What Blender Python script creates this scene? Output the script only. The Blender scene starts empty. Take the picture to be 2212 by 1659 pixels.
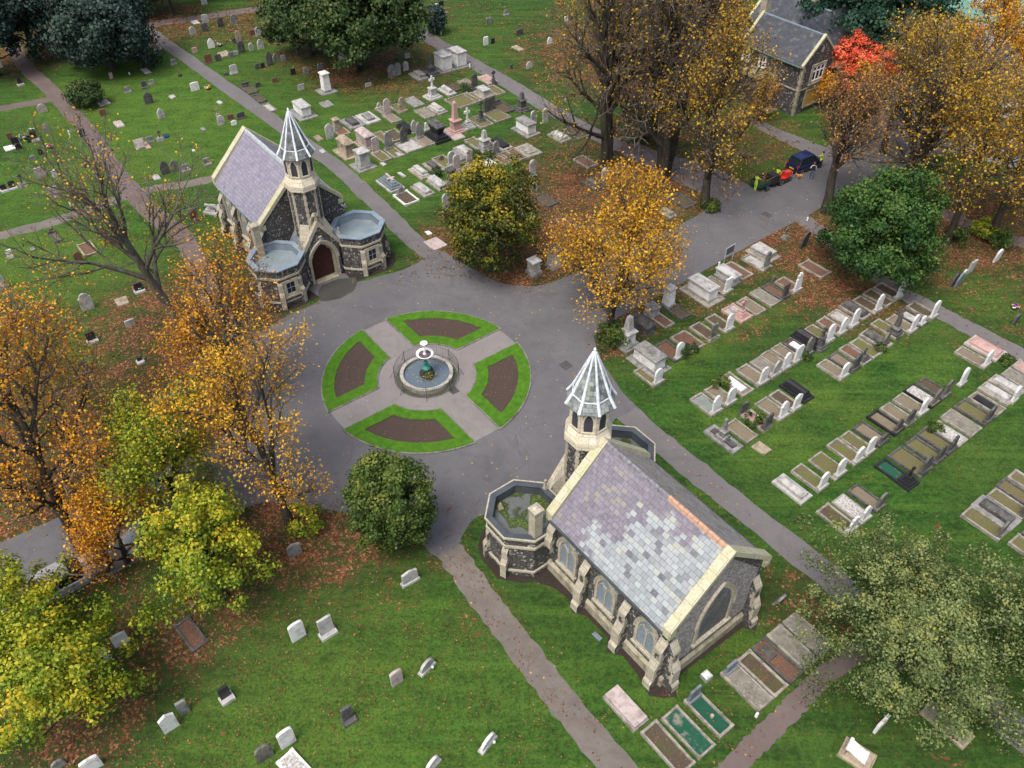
import bpy, math, random
import numpy as np
from mathutils import Matrix, Vector
from mathutils.geometry import tessellate_polygon
random.seed(7)
RNG = np.random.default_rng(11)
scene = bpy.context.scene
COL = scene.collection
PI = math.pi
# ---------------------------------------------------------------- camera model (metres, photo measured on a 2212 x 1659 view)
F, PITCH, ROLL, H = 1837.5, math.radians(43.234), math.radians(0.149), 40.0
CX, CY = 1106.0, 829.5
AX = math.radians(-52.64)              # axis of the two chapels
E1 = Vector((math.cos(AX), math.sin(AX), 0)); E2 = Vector((-math.sin(AX), math.cos(AX), 0))
C0 = Vector((-5.893, 43.31, 0))        # middle of the roundabout
def G(u, v, z=0.0):
    """point of the photograph -> point on the level plane z"""
    a = (u-CX)/F; b = -(v-CY)/F
    a, b = a*math.cos(ROLL)+b*math.sin(ROLL), -a*math.sin(ROLL)+b*math.cos(ROLL)
    dy = math.cos(PITCH)+b*math.sin(PITCH); dz = -math.sin(PITCH)+b*math.cos(PITCH)
    t = (z-H)/dz
    return Vector((a*t, dy*t, z))
def T(i, j, x, y, z=0.0):
    return G(x/4+553*i, y/4+414.75*j, z)
def proj(p):
    rz = p[2]-H
    d = p[1]*math.cos(PITCH)-rz*math.sin(PITCH); up = p[1]*math.sin(PITCH)+rz*math.cos(PITCH); r = p[0]
    r, up = r*math.cos(ROLL)-up*math.sin(ROLL), r*math.sin(ROLL)+up*math.cos(ROLL)
    return CX+F*r/d, CY-F*up/d, d
def height_at(p, vtop):
    """height above ground point p whose picture reaches row vtop"""
    lo, hi = 0.0, 40.0
    for _ in range(40):
        m = (lo+hi)/2
        if proj((p[0], p[1], m))[1] > vtop: lo = m
        else: hi = m
    return lo
def loc(s, t, z=0.0):
    return C0+E1*s+E2*t+Vector((0, 0, z))
# ---------------------------------------------------------------- object helpers
def tag(o, label=None, cat=None, group=None, kind=None):
    if label: o['label'] = label
    if cat: o['category'] = cat
    if group: o['group'] = group
    if kind: o['kind'] = kind
    return o
def thing(name, p=(0, 0, 0), rz=0.0, label=None, cat=None, group=None):
    o = bpy.data.objects.new(name, None); COL.objects.link(o)
    o.empty_display_size = 0.3
    o.location = p; o.rotation_euler = (0, 0, rz)
    return tag(o, label, cat, group)
def copy_tree(o, parent=None):
    c = o.copy(); COL.objects.link(c); c.parent = parent
    for ch in list(o.children): copy_tree(ch, c)
    return c
class MB:
    """mesh builder: shapes are pushed through the current matrix M"""
    def __init__(s): s.v = []; s.f = []; s.m = []; s.M = Matrix.Identity(4); s.mi = 0
    def add(s, vs, fs):
        n = len(s.v)
        s.v += [tuple(s.M @ Vector(p)) for p in vs]
        s.f += [tuple(i+n for i in f) for f in fs]; s.m += [s.mi]*len(fs)
        return s
    def box(s, x0, x1, y0, y1, z0, z1, tx=0.0, ty=0.0):
        """tx, ty: inset of the top on each side"""
        v = [(x0, y0, z0), (x1, y0, z0), (x1, y1, z0), (x0, y1, z0), (x0+tx, y0+ty, z1), (x1-tx, y0+ty, z1), (x1-tx, y1-ty, z1), (x0+tx, y1-ty, z1)]
        return s.add(v, [(3, 2, 1, 0), (4, 5, 6, 7), (0, 1, 5, 4), (1, 2, 6, 5), (2, 3, 7, 6), (3, 0, 4, 7)])
    def cbox(s, cx, cy, z0, sx, sy, sz, tx=0.0, ty=None):
        return s.box(cx-sx/2, cx+sx/2, cy-sy/2, cy+sy/2, z0, z0+sz, tx, tx if ty is None else ty)
    def prism(s, poly, z0, z1, top=None):
        """closed 2-D outline extruded in z; top: other outline for the upper rim"""
        n = len(poly); top = top or poly
        area = sum(poly[i][0]*poly[(i+1) % n][1]-poly[(i+1) % n][0]*poly[i][1] for i in range(n))
        if area < 0: poly = poly[::-1]; top = top[::-1]
        v = [(p[0], p[1], z0) for p in poly]+[(p[0], p[1], z1) for p in top]
        f = [(i, (i+1) % n, n+(i+1) % n, n+i) for i in range(n)]
        tris = tessellate_polygon([[Vector((p[0], p[1], 0)) for p in poly]]) if n > 4 else None
        if n <= 4:
            f += [tuple(range(n-1, -1, -1)), tuple(range(n, 2*n))]
        else:
            for t in tris:
                a, b, c = [poly[i] for i in t]
                if (b[0]-a[0])*(c[1]-a[1])-(b[1]-a[1])*(c[0]-a[0]) < 0: t = t[::-1]
                f += [tuple(t[::-1]), tuple(i+n for i in t)]
        return s.add(v, f)
    def ring(s, outer, inner, z0, z1):
        """band between two outlines with the same number of points"""
        n = len(outer)
        v = [(p[0], p[1], z) for z in (z0, z1) for p in outer]+[(p[0], p[1], z) for z in (z0, z1) for p in inner]
        f = []
        for i in range(n):
            j = (i+1) % n
            f += [(i, j, n+j, n+i), (2*n+j, 2*n+i, 3*n+i, 3*n+j), (n+i, n+j, 3*n+j, 3*n+i), (j, i, 2*n+i, 2*n+j)]
        return s.add(v, f)
    def arc_band(s, outer, inner, z0, z1):
        """open band (no closing segment)"""
        n = len(outer)
        v = [(p[0], p[1], z) for z in (z0, z1) for p in outer]+[(p[0], p[1], z) for z in (z0, z1) for p in inner]
        f = []
        for i in range(n-1):
            j = i+1
            f += [(i, j, n+j, n+i), (2*n+j, 2*n+i, 3*n+i, 3*n+j), (n+i, n+j, 3*n+j, 3*n+i), (j, i, 2*n+i, 2*n+j)]
        f += [(0, n, 3*n, 2*n), (n-1, 3*n-1, 4*n-1, 2*n-1)]
        return s.add(v, f)
    def frust(s, cx, cy, z0, r0, z1, r1, n=8, a0=None, cap=True):
        a0 = PI/n if a0 is None else a0
        v = [(cx+r*math.cos(a0+2*PI*i/n), cy+r*math.sin(a0+2*PI*i/n), z) for z, r in ((z0, r0), (z1, r1)) for i in range(n)]
        f = [(i, (i+1) % n, n+(i+1) % n, n+i) for i in range(n)]
        if cap: f += [tuple(range(n-1, -1, -1)), tuple(range(n, 2*n))]
        return s.add(v, f)
    def lathe(s, prof, n=16, cx=0, cy=0):
        v = [(cx+r*math.cos(2*PI*i/n), cy+r*math.sin(2*PI*i/n), z) for r, z in prof for i in range(n)]
        f = [(k*n+i, k*n+(i+1) % n, (k+1)*n+(i+1) % n, (k+1)*n+i) for k in range(len(prof)-1) for i in range(n)]
        f += [tuple(range(n-1, -1, -1)), tuple(range((len(prof)-1)*n, len(prof)*n))]
        return s.add(v, f)
    def tube(s, pts, rad, n=6):
        pts = [Vector(p) for p in pts]
        rad = [rad]*len(pts) if isinstance(rad, (int, float)) else rad
        v = []; f = []; u = None
        for i, p in enumerate(pts):
            d = (pts[min(i+1, len(pts)-1)]-pts[max(i-1, 0)]).normalized()
            if u is None: u = d.orthogonal().normalized()
            u = (u-d*u.dot(d)).normalized(); w = d.cross(u)
            v += [tuple(p+(u*math.cos(2*PI*k/n)+w*math.sin(2*PI*k/n))*rad[i]) for k in range(n)]
        for i in range(len(pts)-1):
            f += [(i*n+k, i*n+(k+1) % n, (i+1)*n+(k+1) % n, (i+1)*n+k) for k in range(n)]
        f += [tuple(range(n-1, -1, -1)), tuple(range((len(pts)-1)*n, len(pts)*n))]
        return s.add(v, f)
    def bar(s, a, b, w, h=None):
        a = Vector(a); b = Vector(b); h = h or w
        d = (b-a).normalized(); u = d.cross(Vector((0, 0, 1)))
        u = u.normalized() if u.length > 1e-4 else Vector((1, 0, 0))
        q = u.cross(d)
        v = [tuple(p+u*(i*w/2)+q*(j*h/2)) for p in (a, b) for i, j in ((-1, -1), (1, -1), (1, 1), (-1, 1))]
        return s.add(v, [(0, 1, 2, 3), (7, 6, 5, 4), (1, 0, 4, 5), (2, 1, 5, 6), (3, 2, 6, 7), (0, 3, 7, 4)])
    def build(s, name, mats, parent=None, smooth=False, jitter=0.0, **tg):
        if jitter:
            s.v = [(x+random.uniform(-jitter, jitter), y+random.uniform(-jitter, jitter), z+random.uniform(-jitter, jitter)) for x, y, z in s.v]
        me = bpy.data.meshes.new(name)
        me.from_pydata(s.v, [], s.f)
        mats = mats if isinstance(mats, (list, tuple)) else [mats]
        for m in mats: me.materials.append(m)
        if len(mats) > 1: me.polygons.foreach_set('material_index', s.m)
        uv = me.uv_layers.new(name='UVMap').data
        Z = Vector((0, 0, 1))
        for p in me.polygons:
            nn = p.normal
            u = Z.cross(nn)
            u = u.normalized() if u.length > 0.05 else Vector((1, 0, 0))
            w = nn.cross(u)
            for li in p.loop_indices:
                co = me.vertices[me.loops[li].vertex_index].co
                uv[li].uv = (co.dot(u), co.dot(w))
        if smooth: me.polygons.foreach_set('use_smooth', [True]*len(me.polygons))
        me.update()
        o = bpy.data.objects.new(name, me); COL.objects.link(o)
        if parent: o.parent = parent
        tag(o, **tg)
        return o
def np_mesh(name, verts, quads, mat, parent=None, attr=None, tris=False):
    """big meshes straight from numpy arrays"""
    me = bpy.data.meshes.new(name)
    k = 3 if tris else 4
    nf = len(quads)
    me.vertices.add(len(verts)); me.vertices.foreach_set('co', np.asarray(verts, np.float32).ravel())
    me.loops.add(nf*k); me.loops.foreach_set('vertex_index', np.asarray(quads, np.int32).ravel())
    me.polygons.add(nf); me.polygons.foreach_set('loop_start', np.arange(0, nf*k, k, dtype=np.int32))
    me.update(calc_edges=True)
    if attr is not None:
        for an, (dom, arr) in attr.items():
            at = me.attributes.new(an, 'FLOAT', dom); at.data.foreach_set('value', np.asarray(arr, np.float32))
    me.materials.append(mat)
    o = bpy.data.objects.new(name, me); COL.objects.link(o)
    if parent: o.parent = parent
    return o
# ---------------------------------------------------------------- materials
class NT:
    def __init__(s, name):
        s.mat = bpy.data.materials.new(name); s.mat.use_nodes = True
        s.t = s.mat.node_tree; s.n = s.t.nodes; s.b = s.n['Principled BSDF']
        s.b.inputs['Specular IOR Level'].default_value = 0.3
    def node(s, typ, **kw):
        n = s.n.new(typ)
        for k, v in kw.items():
            if k in n.inputs: s.set(n.inputs[k], v)
            else: setattr(n, k, v)
        return n
    def set(s, inp, v):
        if hasattr(v, 'is_output'): s.t.links.new(v, inp)
        else: inp.default_value = v
    def coord(s, kind='Object', scale=1.0, rnd=True):
        if kind == 'UV':
            o = s.node('ShaderNodeUVMap').outputs[0]
        else:
            o = s.node('ShaderNodeTexCoord').outputs[kind]
            if rnd:
                oi = s.node('ShaderNodeObjectInfo')
                m = s.node('ShaderNodeVectorMath', operation='MULTIPLY_ADD')
                s.t.links.new(oi.outputs['Random'], m.inputs[0]); m.inputs[1].default_value = (37, 53, 71); s.t.links.new(o, m.inputs[2])
                o = m.outputs[0]
        return o
    def noise(s, vec, scale, detail=4, rough=0.6, dist=0.0):
        n = s.node('ShaderNodeTexNoise'); s.t.links.new(vec, n.inputs['Vector'])
        n.inputs['Scale'].default_value = scale; n.inputs['Detail'].default_value = detail; n.inputs['Roughness'].default_value = rough
        n.inputs['Distortion'].default_value = dist
        return n.outputs['Fac']
    def vor(s, vec, scale, feature='F1', out='Distance', rnd=1.0):
        n = s.node('ShaderNodeTexVoronoi', feature=feature); s.t.links.new(vec, n.inputs['Vector'])
        n.inputs['Scale'].default_value = scale; n.inputs['Randomness'].default_value = rnd
        return n.outputs[out]
    def ramp(s, fac, stops, interp='LINEAR'):
        n = s.node('ShaderNodeValToRGB'); n.color_ramp.interpolation = interp
        e = n.color_ramp.elements
        while len(e) < len(stops): e.new(0.5)
        for el, (p, c) in zip(e, stops):
            el.position = p; el.color = (c[0], c[1], c[2], 1) if isinstance(c, (tuple, list)) else (c, c, c, 1)
        s.t.links.new(fac, n.inputs[0])
        return n.outputs[0]
    def mix(s, fac, a, b, mode='MIX'):
        n = s.node('ShaderNodeMix', data_type='RGBA', blend_type=mode)
        s.set(n.inputs[0], fac)
        for i, c in ((6, a), (7, b)):
            s.set(n.inputs[i], c if hasattr(c, 'is_output') else (c[0], c[1], c[2], 1))
        return n.outputs[2]
    def math(s, op, a, b=0.0, clamp=False):
        n = s.node('ShaderNodeMath', operation=op, use_clamp=clamp)
        s.set(n.inputs[0], a); s.set(n.inputs[1], b)
        return n.outputs[0]
    def attr(s, name):
        return s.node('ShaderNodeAttribute', attribute_name=name).outputs['Fac']
    def bump(s, h, strength=0.3, dist=0.05):
        n = s.node('ShaderNodeBump'); n.inputs['Strength'].default_value = strength; n.inputs['Distance'].default_value = dist
        s.t.links.new(h, n.inputs['Height']); s.t.links.new(n.outputs[0], s.b.inputs['Normal'])
    def done(s, col=None, rough=0.85, metal=0.0):
        if col is not None: s.set(s.b.inputs['Base Color'], col if hasattr(col, 'is_output') else (col[0], col[1], col[2], 1))
        s.set(s.b.inputs['Roughness'], rough); s.set(s.b.inputs['Metallic'], metal)
        return s.mat
def plain(name, c, rough=0.6, metal=0.0, var=0.25, scale=3.0):
    t = NT(name); v = t.coord()
    f = t.noise(v, scale, 5)
    col = t.ramp(f, [(0.3, tuple(x*(1-var) for x in c)), (0.7, tuple(min(1, x*(1+var)) for x in c))])
    return t.done(col, rough, metal)
def stone(name, base, stain, lichen=None, amt=0.5, rough=0.85, speck=0.0, scale=1.0):
    """weathered stone: base colour, dark streaks, pale or yellow lichen"""
    t = NT(name); v = t.coord()
    f1 = t.noise(v, 2.2*scale, 6, 0.65, 0.4); f2 = t.noise(v, 14*scale, 4, 0.7)
    c = t.mix(t.ramp(f1, [(0.62-amt*0.4, 0), (0.85-amt*0.35, 1)]), base, stain)
    c = t.mix(t.math('MULTIPLY', t.ramp(f2, [(0.35, 0), (0.75, 1)]), 0.35), c, tuple(x*0.45 for x in base))
    if lichen:
        f3 = t.noise(v, 5*scale, 5, 0.7, 0.5)
        c = t.mix(t.ramp(f3, [(0.58, 0), (0.68, 1)]), c, lichen)
    if speck:
        c = t.mix(t.math('MULTIPLY', t.noise(v, 60, 2, 0.5), speck), c, (0.5, 0.5, 0.5))
    t.bump(t.math('ADD', f1, f2), 0.35, 0.03)
    return t.done(c, rough)
# ---------------------------------------------------------------- light and air
W = bpy.data.worlds.new("World"); scene.world = W; W.use_nodes = True
sky = W.node_tree.nodes.new('ShaderNodeTexSky'); sky.sky_type = 'NISHITA'; sky.sun_disc = False
SUN_EL, SUN_ROT = math.radians(62), math.radians(215)
sky.sun_elevation = SUN_EL; sky.sun_rotation = SUN_ROT; sky.air_density = 1.0; sky.dust_density = 6.0; sky.ozone_density = 0.6
bg = W.node_tree.nodes['Background']; bg.inputs[1].default_value = 0.10
W.node_tree.links.new(sky.outputs[0], bg.inputs[0])
sl = bpy.data.lights.new('sun', 'SUN'); sl.energy = 1.0; sl.angle = math.radians(25); sl.color = (1, 0.97, 0.93)
so = bpy.data.objects.new('sun', sl); COL.objects.link(so)
_d = Vector((math.sin(SUN_ROT)*math.cos(SUN_EL), math.cos(SUN_ROT)*math.cos(SUN_EL), math.sin(SUN_EL)))
so.rotation_euler = _d.to_track_quat('Z', 'Y').to_euler(); so.location = (0, 0, 60)
scene.view_settings.view_transform = 'Standard'; scene.view_settings.look = 'None'
scene.view_settings.exposure = EXPOSURE = 1.18; scene.view_settings.gamma = 1
# ---------------------------------------------------------------- camera
cd = bpy.data.cameras.new('camera'); cam = bpy.data.objects.new('camera', cd); COL.objects.link(cam)
cd.sensor_width = 36; cd.lens = 36*F/2212; cd.clip_start = 0.5; cd.clip_end = 3000
_r = Vector((1, 0, 0)); _u = Vector((0, math.sin(PITCH), math.cos(PITCH))); _b = Vector((0, -math.cos(PITCH), math.sin(PITCH)))
_x = _r*math.cos(ROLL)-_u*math.sin(ROLL); _y = _r*math.sin(ROLL)+_u*math.cos(ROLL)
cam.matrix_world = Matrix(((_x.x, _y.x, _b.x, 0), (_x.y, _y.y, _b.y, 0), (_x.z, _y.z, _b.z, H), (0, 0, 0, 1)))
scene.camera = cam
# ---------------------------------------------------------------- ground with its grass and fallen-leaf patches
LITTER = []                            # (x, y, radius, strength): trees add their own
def litter(u, v, r, k): p = G(u, v); LITTER.append((p.x, p.y, r, k))
for a in [(1010, 590, 5, .9), (1100, 610, 5, .9), (1010, 500, 4.5, .8), (1170, 480, 7, .9), (1240, 420, 7, .9), (1130, 540, 4, .9), (1350, 420, 9, .9),
          (1450, 330, 10, .7), (1200, 330, 6, .5), (1330, 120, 12, .8), (1480, 120, 12, .9), (1560, 60, 10, .8), (1600, 430, 3, .7), (1200, 60, 6, .4), (1310, 720, 3, .8), (1345, 690, 3, .8),
          (1440, 690, 4, 0.42), (1560, 660, 5, 0.48), (1700, 520, 5, .95), (1740, 500, 4, .95), (1820, 620, 6, .9), (1900, 640, 4, .8), (1620, 560, 4, .7), (1650, 620, 4, 0.45), (1500, 640, 3, .7),
          (2060, 500, 7, .9), (1990, 470, 6, .95), (2150, 560, 6, .6), (2180, 480, 7, .8), (2100, 680, 5, 0.27), (2200, 700, 4, 0.30), (2030, 590, 4, .55),
          (700, 1150, 4, .9), (640, 1110, 4, .95), (560, 1180, 5, 0.42), (820, 1180, 4, 0.45), (740, 1220, 4, 0.36), (520, 1250, 4, 0.36), (400, 1400, 2.6, .8), (300, 1380, 4, .6), (250, 1450, 5, 0.36),
          (350, 1540, 4, 0.27), (180, 1560, 5, 0.33), (560, 1300, 4, 0.30), (720, 1270, 3, 0.36), (250, 760, 7, 0.36), (330, 800, 7, 0.45), (400, 700, 8, .85), (480, 760, 7, .95), (540, 800, 6, .95), (200, 850, 9, 0.48), (100, 800, 9, 0.36), (420, 900, 8, .95), (300, 1000, 10, .9),
          (500, 1000, 6, .8), (60, 1000, 10, .8), (1190, 1200, 3, 0.21), (1060, 1330, 2, .45), (930, 1190, 2, .5), (740, 120, 10, 0.33), (860, 150, 9, .6), (570, 45, 7, .7), (640, 60, 6, .75), (480, 60, 6, .5), (350, 60, 7, .75), (200, 40, 9, .9), (60, 110, 8, .7),
          (940, 10, 10, .25), (1010, 40, 8, .25), (1660, 340, 4, .35), (1690, 330, 3, .4), (1640, 300, 6, .6), (1850, 1230, 4, 0.30), (1950, 1400, 8, 0.21), (1760, 1330, 3, .7), (2150, 620, 5, .4), (1210, 560, 5, .9), (1150, 600, 4, .9)]:
    litter(*a)
BRIGHT = []                            # yellow-green worn strips between the grave rows and on the lawns
for a in [(1500, 745, 1.4, .9), (1560, 715, 1.4, .9), (1620, 685, 1.3, .9), (1680, 655, 1.2, .8), (1740, 628, 1.2, .7), (1440, 775, 1.4, .8), (1560, 905, 1.6, .6), (1660, 900, 1.8, .6), (1760, 860, 1.6, .7), (1830, 800, 1.4, .8), (1900, 740, 1.4, .7), (1960, 700, 1.5, .7),
          (1700, 960, 2, .6), (1640, 985, 1.6, .5), (1850, 900, 1.5, .5), (2050, 740, 2.5, .4), (2130, 640, 3, .5), (2020, 820, 2, .5), (330, 180, 8, .5), (200, 230, 8, .6), (390, 260, 8, .7), (280, 330, 8, .7), (100, 400, 6, .5), (60, 560, 6, .8), (150, 600, 6, .6), (120, 690, 5, .5), (480, 330, 5, .6),
          (640, 1420, 4, .5), (800, 1430, 5, .4), (720, 1600, 5, .6), (560, 1580, 4, .6), (900, 1560, 5, .4), (960, 1420, 4, .35), (1150, 1500, 3, .4), (1400, 1530, 2, .4), (1650, 1420, 2, .5), (700, 420, 4, .4), (800, 260, 8, .4), (860, 380, 6, .4), (790, 370, 2.5, .9), (1640, 300, 5, .5), (1600, 350, 4, .6),
          (950, 90, 9, .3), (600, 230, 8, .3), (500, 130, 8, .3), (2100, 980, 3, .3), (1320, 1240, 3, .3)]:
    p = G(a[0], a[1]); BRIGHT.append((p.x, p.y, a[2], a[3]))
def field(xs, ys, blobs, power=2.0):
    out = np.zeros_like(xs)
    for x, y, r, k in blobs:
        out = np.maximum(out, k*np.exp(-(((xs-x)**2+(ys-y)**2)/(r*r))**power*0.7))
    return out
def make_ground():
    fx = np.arange(-110, 110.1, 0.55); fy = np.arange(4, 190.1, 0.55)
    xs = np.concatenate([[-900, -400, -200, -140], fx, [140, 200, 400, 900]]); ys = np.concatenate([[-300, -100, -30], fy, [230, 300, 500, 1000]])
    X, Y = np.meshgrid(xs, ys)
    nx, ny = len(xs), len(ys)
    x = X.ravel(); y = Y.ravel()
    v = np.stack([x, y, np.zeros_like(x)], 1)
    i = np.arange(nx*ny).reshape(ny, nx)
    q = np.stack([i[:-1, :-1], i[:-1, 1:], i[1:, 1:], i[1:, :-1]], -1).reshape(-1, 4)
    t = NT('grass_ground'); c = t.coord('Object', rnd=False)
    li, br = t.attr('litter'), t.attr('bright')
    rot = t.node('ShaderNodeMapping'); t.t.links.new(c, rot.inputs[0]); rot.inputs['Rotation'].default_value = (0, 0, -AX-PI/2); rot.inputs['Scale'].default_value = (0.22, 1, 1)
    n0 = t.noise(c, 0.12, 5, 0.6); n1 = t.noise(c, 0.8, 6, 0.7); n2 = t.noise(c, 7, 5, 0.75); n3 = t.noise(rot.outputs[0], 1.1, 5, 0.65)
    n4 = t.noise(c, 30, 3, 0.7)
    g = t.mix(t.ramp(n1, [(0.36, 0), (0.62, 1)]), GRASS[0], GRASS[1])
    g = t.mix(t.ramp(n3, [(0.45, 0), (0.66, 0.85)]), g, GRASS[2])
    g = t.mix(t.math('MULTIPLY', t.ramp(n0, [(0.4, 0), (0.62, 1)]), 0.6), g, GRASS[3])
    mp2 = t.node('ShaderNodeMapping'); t.t.links.new(c, mp2.inputs[0]); mp2.inputs['Rotation'].default_value = (0, 0, -AX-PI/2+.12); mp2.inputs['Scale'].default_value = (0.05, 1, 1)
    n7 = t.noise(mp2.outputs[0], 0.9, 4, 0.55, .3)
    g = t.mix(t.math('MULTIPLY', t.ramp(n7, [(0.54, 0), (0.62, 1), (0.68, 0)]), t.math('MULTIPLY', n2, 0.55)), g, GRASS[4])
    g = t.mix(t.math('MULTIPLY', t.ramp(n7, [(0.34, 1), (0.42, 0)]), 0.25), g, GRASS[0])
    bm = t.math('MULTIPLY', br, t.ramp(t.math('ADD', t.math('MULTIPLY', n1, .5), t.math('MULTIPLY', n2, .5)), [(0.35, 0.1), (0.62, 1)]))
    g = t.mix(bm, g, GRASS[4])
    g = t.mix(t.ramp(n2, [(0.30, 0.85), (0.54, 0.0)]), g, (0.008, 0.026, 0.005))
    n9 = t.noise(c, 3.2, 5, 0.7)
    g = t.mix(t.math('MULTIPLY', t.ramp(n9, [(0.48, 0), (0.68, 1)]), 0.55), g, GRASS[2])
    g = t.mix(t.math('MULTIPLY', t.ramp(n9, [(0.30, 1), (0.46, 0)]), 0.5), g, GRASS[0])
    g = t.mix(t.ramp(n4, [(0.55, 0), (0.85, 0.55)]), g, (0.11, 0.18, 0.04))
    # brown leaves pressed into the grass: denser where the attribute says so
    lv = t.vor(c, 9, out='Color'); sep = t.node('ShaderNodeSeparateColor'); t.t.links.new(lv, sep.inputs[0])
    lcol = t.ramp(sep.outputs[1], [(0, (0.065, 0.026, 0.016)), (0.45, (0.135, 0.052, 0.028)), (0.8, (0.19, 0.085, 0.042)), (1, (0.27, 0.17, 0.08))])
    n5 = t.noise(c, 0.45, 5, 0.65)
    thr = t.math('ADD', t.math('MULTIPLY', li, 0.95), t.math('ADD', t.math('MULTIPLY', t.math('SUBTRACT', n1, 0.5), 1.5), t.math('MULTIPLY', t.math('SUBTRACT', n5, 0.5), 2.2)))
    lm = t.math('GREATER_THAN', thr, t.math('ADD', 0.34, t.math('MULTIPLY', sep.outputs[0], 0.85)))
    earth = t.mix(t.math('MULTIPLY', li, 0.55), g, (0.045, 0.03, 0.018))
    g = t.mix(lm, earth, lcol)
    t.bump(t.math('ADD', t.math('MULTIPLY', n2, 1.0), t.math('MULTIPLY', n4, 0.4)), 0.7, 0.12)
    t.b.inputs['Specular IOR Level'].default_value = 0.15
    m = t.done(g, 0.95)
    o = np_mesh('grass_ground', v, q, m, attr={'litter': ('POINT', field(x, y, LITTER)), 'bright': ('POINT', field(x, y, BRIGHT))})
    tag(o, 'green cemetery grass strewn with brown leaves', kind='structure')
GRASS = [(0.012, 0.042, 0.007), (0.033, 0.098, 0.014), (0.062, 0.150, 0.022), (0.034, 0.056, 0.014), (0.120, 0.190, 0.026)]
# ---------------------------------------------------------------- roads, paths and the roundabout
def tarmac(name, a, b, patch, scale=1.0, rough=0.7, cracks=True):
    t = NT(name); c = t.coord('Object', rnd=False)
    n0 = t.noise(c, 0.25*scale, 5, 0.6); n1 = t.noise(c, 1.6*scale, 6, 0.7); n2 = t.noise(c, 40, 3, 0.7)
    g = t.mix(t.ramp(n0, [(0.3, 0), (0.7, 1)]), a, b)
    g = t.mix(t.math('MULTIPLY', t.ramp(n1, [(0.5, 0), (0.75, 1)]), 0.5), g, patch)
    g = t.mix(t.math('MULTIPLY', t.ramp(n2, [(0.4, 0), (0.7, 1)]), 0.35), g, tuple(x*1.7 for x in b))
    n6 = t.noise(c, 0.35*scale, 3, 0.5, 1.5)
    g = t.mix(t.math('MULTIPLY', t.ramp(n6, [(0.56, 0), (0.585, 1), (0.62, 1), (0.66, 0.2)]), 0.18), g, patch)
    if cracks:
        d = t.vor(t.node('ShaderNodeVectorMath', operation='ADD', **{}).outputs[0] if False else c, 0.33, 'DISTANCE_TO_EDGE')
        dd = t.math('ADD', d, t.math('MULTIPLY', t.math('SUBTRACT', n1, 0.5), 0.05))
        ck = t.math('MULTIPLY', t.ramp(dd, [(0.0, 1), (0.005, 0)]), t.ramp(n0, [(0.52, 0), (0.60, 0.45)]))
        g = t.mix(ck, g, (0.03, 0.028, 0.026))
    # pale fallen leaf flecks
    lv = t.vor(c, 3.2, out='Color'); ld = t.vor(c, 3.2); sep = t.node('ShaderNodeSeparateColor'); t.t.links.new(lv, sep.inputs[0])
    fl = t.math('MULTIPLY', t.math('GREATER_THAN', sep.outputs[0], 0.86), t.math('LESS_THAN', ld, 0.16))
    g = t.mix(fl, g, t.mix(sep.outputs[1], (0.42, 0.30, 0.10), (0.30, 0.15, 0.06)))
    t.bump(n2, 0.25, 0.02)
    return t.done(g, rough)
M_ROAD = tarmac('road_tarmac', (0.076, 0.076, 0.082), (0.116, 0.115, 0.120), (0.054, 0.054, 0.058))
M_PAVE = tarmac('worn_paving', (0.150, 0.138, 0.135), (0.200, 0.187, 0.182), (0.105, 0.097, 0.094))
M_PATH = tarmac('tarmac_path', (0.098, 0.092, 0.094), (0.135, 0.128, 0.128), (0.075, 0.070, 0.070), cracks=False)
M_GRAV = tarmac('gravel_path', (0.088, 0.077, 0.068), (0.150, 0.134, 0.118), (0.060, 0.052, 0.044), scale=2.0, rough=0.9, cracks=False)
M_LEAFPATH = tarmac('leafy_path', (0.085, 0.068, 0.062), (0.125, 0.102, 0.096), (0.105, 0.055, 0.038), scale=2.0, rough=0.9, cracks=False)
def catmull(pts, n=8, closed=False):
    out = []
    m = len(pts)
    for i in range(m if closed else m-1):
        p = [pts[(i+k-1) % m] if closed else pts[min(max(i+k-1, 0), m-1)] for k in range(4)]
        for k in range(n):
            t = k/n
            out.append(tuple(0.5*((2*b)+(-a+c)*t+(2*a-5*b+4*c-d)*t*t+(-a+3*b-3*c+d)*t**3) for a, b, c, d in zip(*p)))
    if not closed: out.append(tuple(pts[-1]))
    return out
def sheet(name, poly, z, mat, label, jit=0.0, th=0.03):
    mb = MB()
    p = [(x+random.uniform(-jit, jit), y+random.uniform(-jit, jit)) for x, y in poly]
    mb.prism(p, z-th, z)
    return mb.build(name, mat, label=label, kind='structure')
def ribbon(name, pts, w, z, mat, label, jit=0.09):
    """pts in world xy"""
    c = catmull(pts, 10)
    c = [Vector((p[0], p[1], 0)) for p in c]
    Lp, Rp = [], []
    for i, p in enumerate(c):
        d = (c[min(i+1, len(c)-1)]-c[max(i-1, 0)]).normalized(); n = Vector((-d.y, d.x, 0))
        a = w/2+random.uniform(-jit, jit); b = w/2+random.uniform(-jit, jit)
        Lp.append(p+n*a); Rp.append(p-n*b)
    v = [(q.x, q.y, z) for q in Lp+Rp]+[(q.x, q.y, z-0.03) for q in Lp+Rp]; n = len(c)
    f = [(n+i, n+i+1, i+1, i) for i in range(n-1)]
    f += [(i, i+1, 2*n+i+1, 2*n+i) for i in range(n-1)]+[(3*n+i, 3*n+i+1, n+i+1, n+i) for i in range(n-1)]
    mb = MB(); mb.add(v, f)
    return mb.build(name, mat, label=label, kind='structure')
def st(*pts): return [tuple(loc(s, t).xy) for s, t in pts]
def px(*pts): return [tuple(G(u, v).xy) for u, v in pts]
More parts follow.
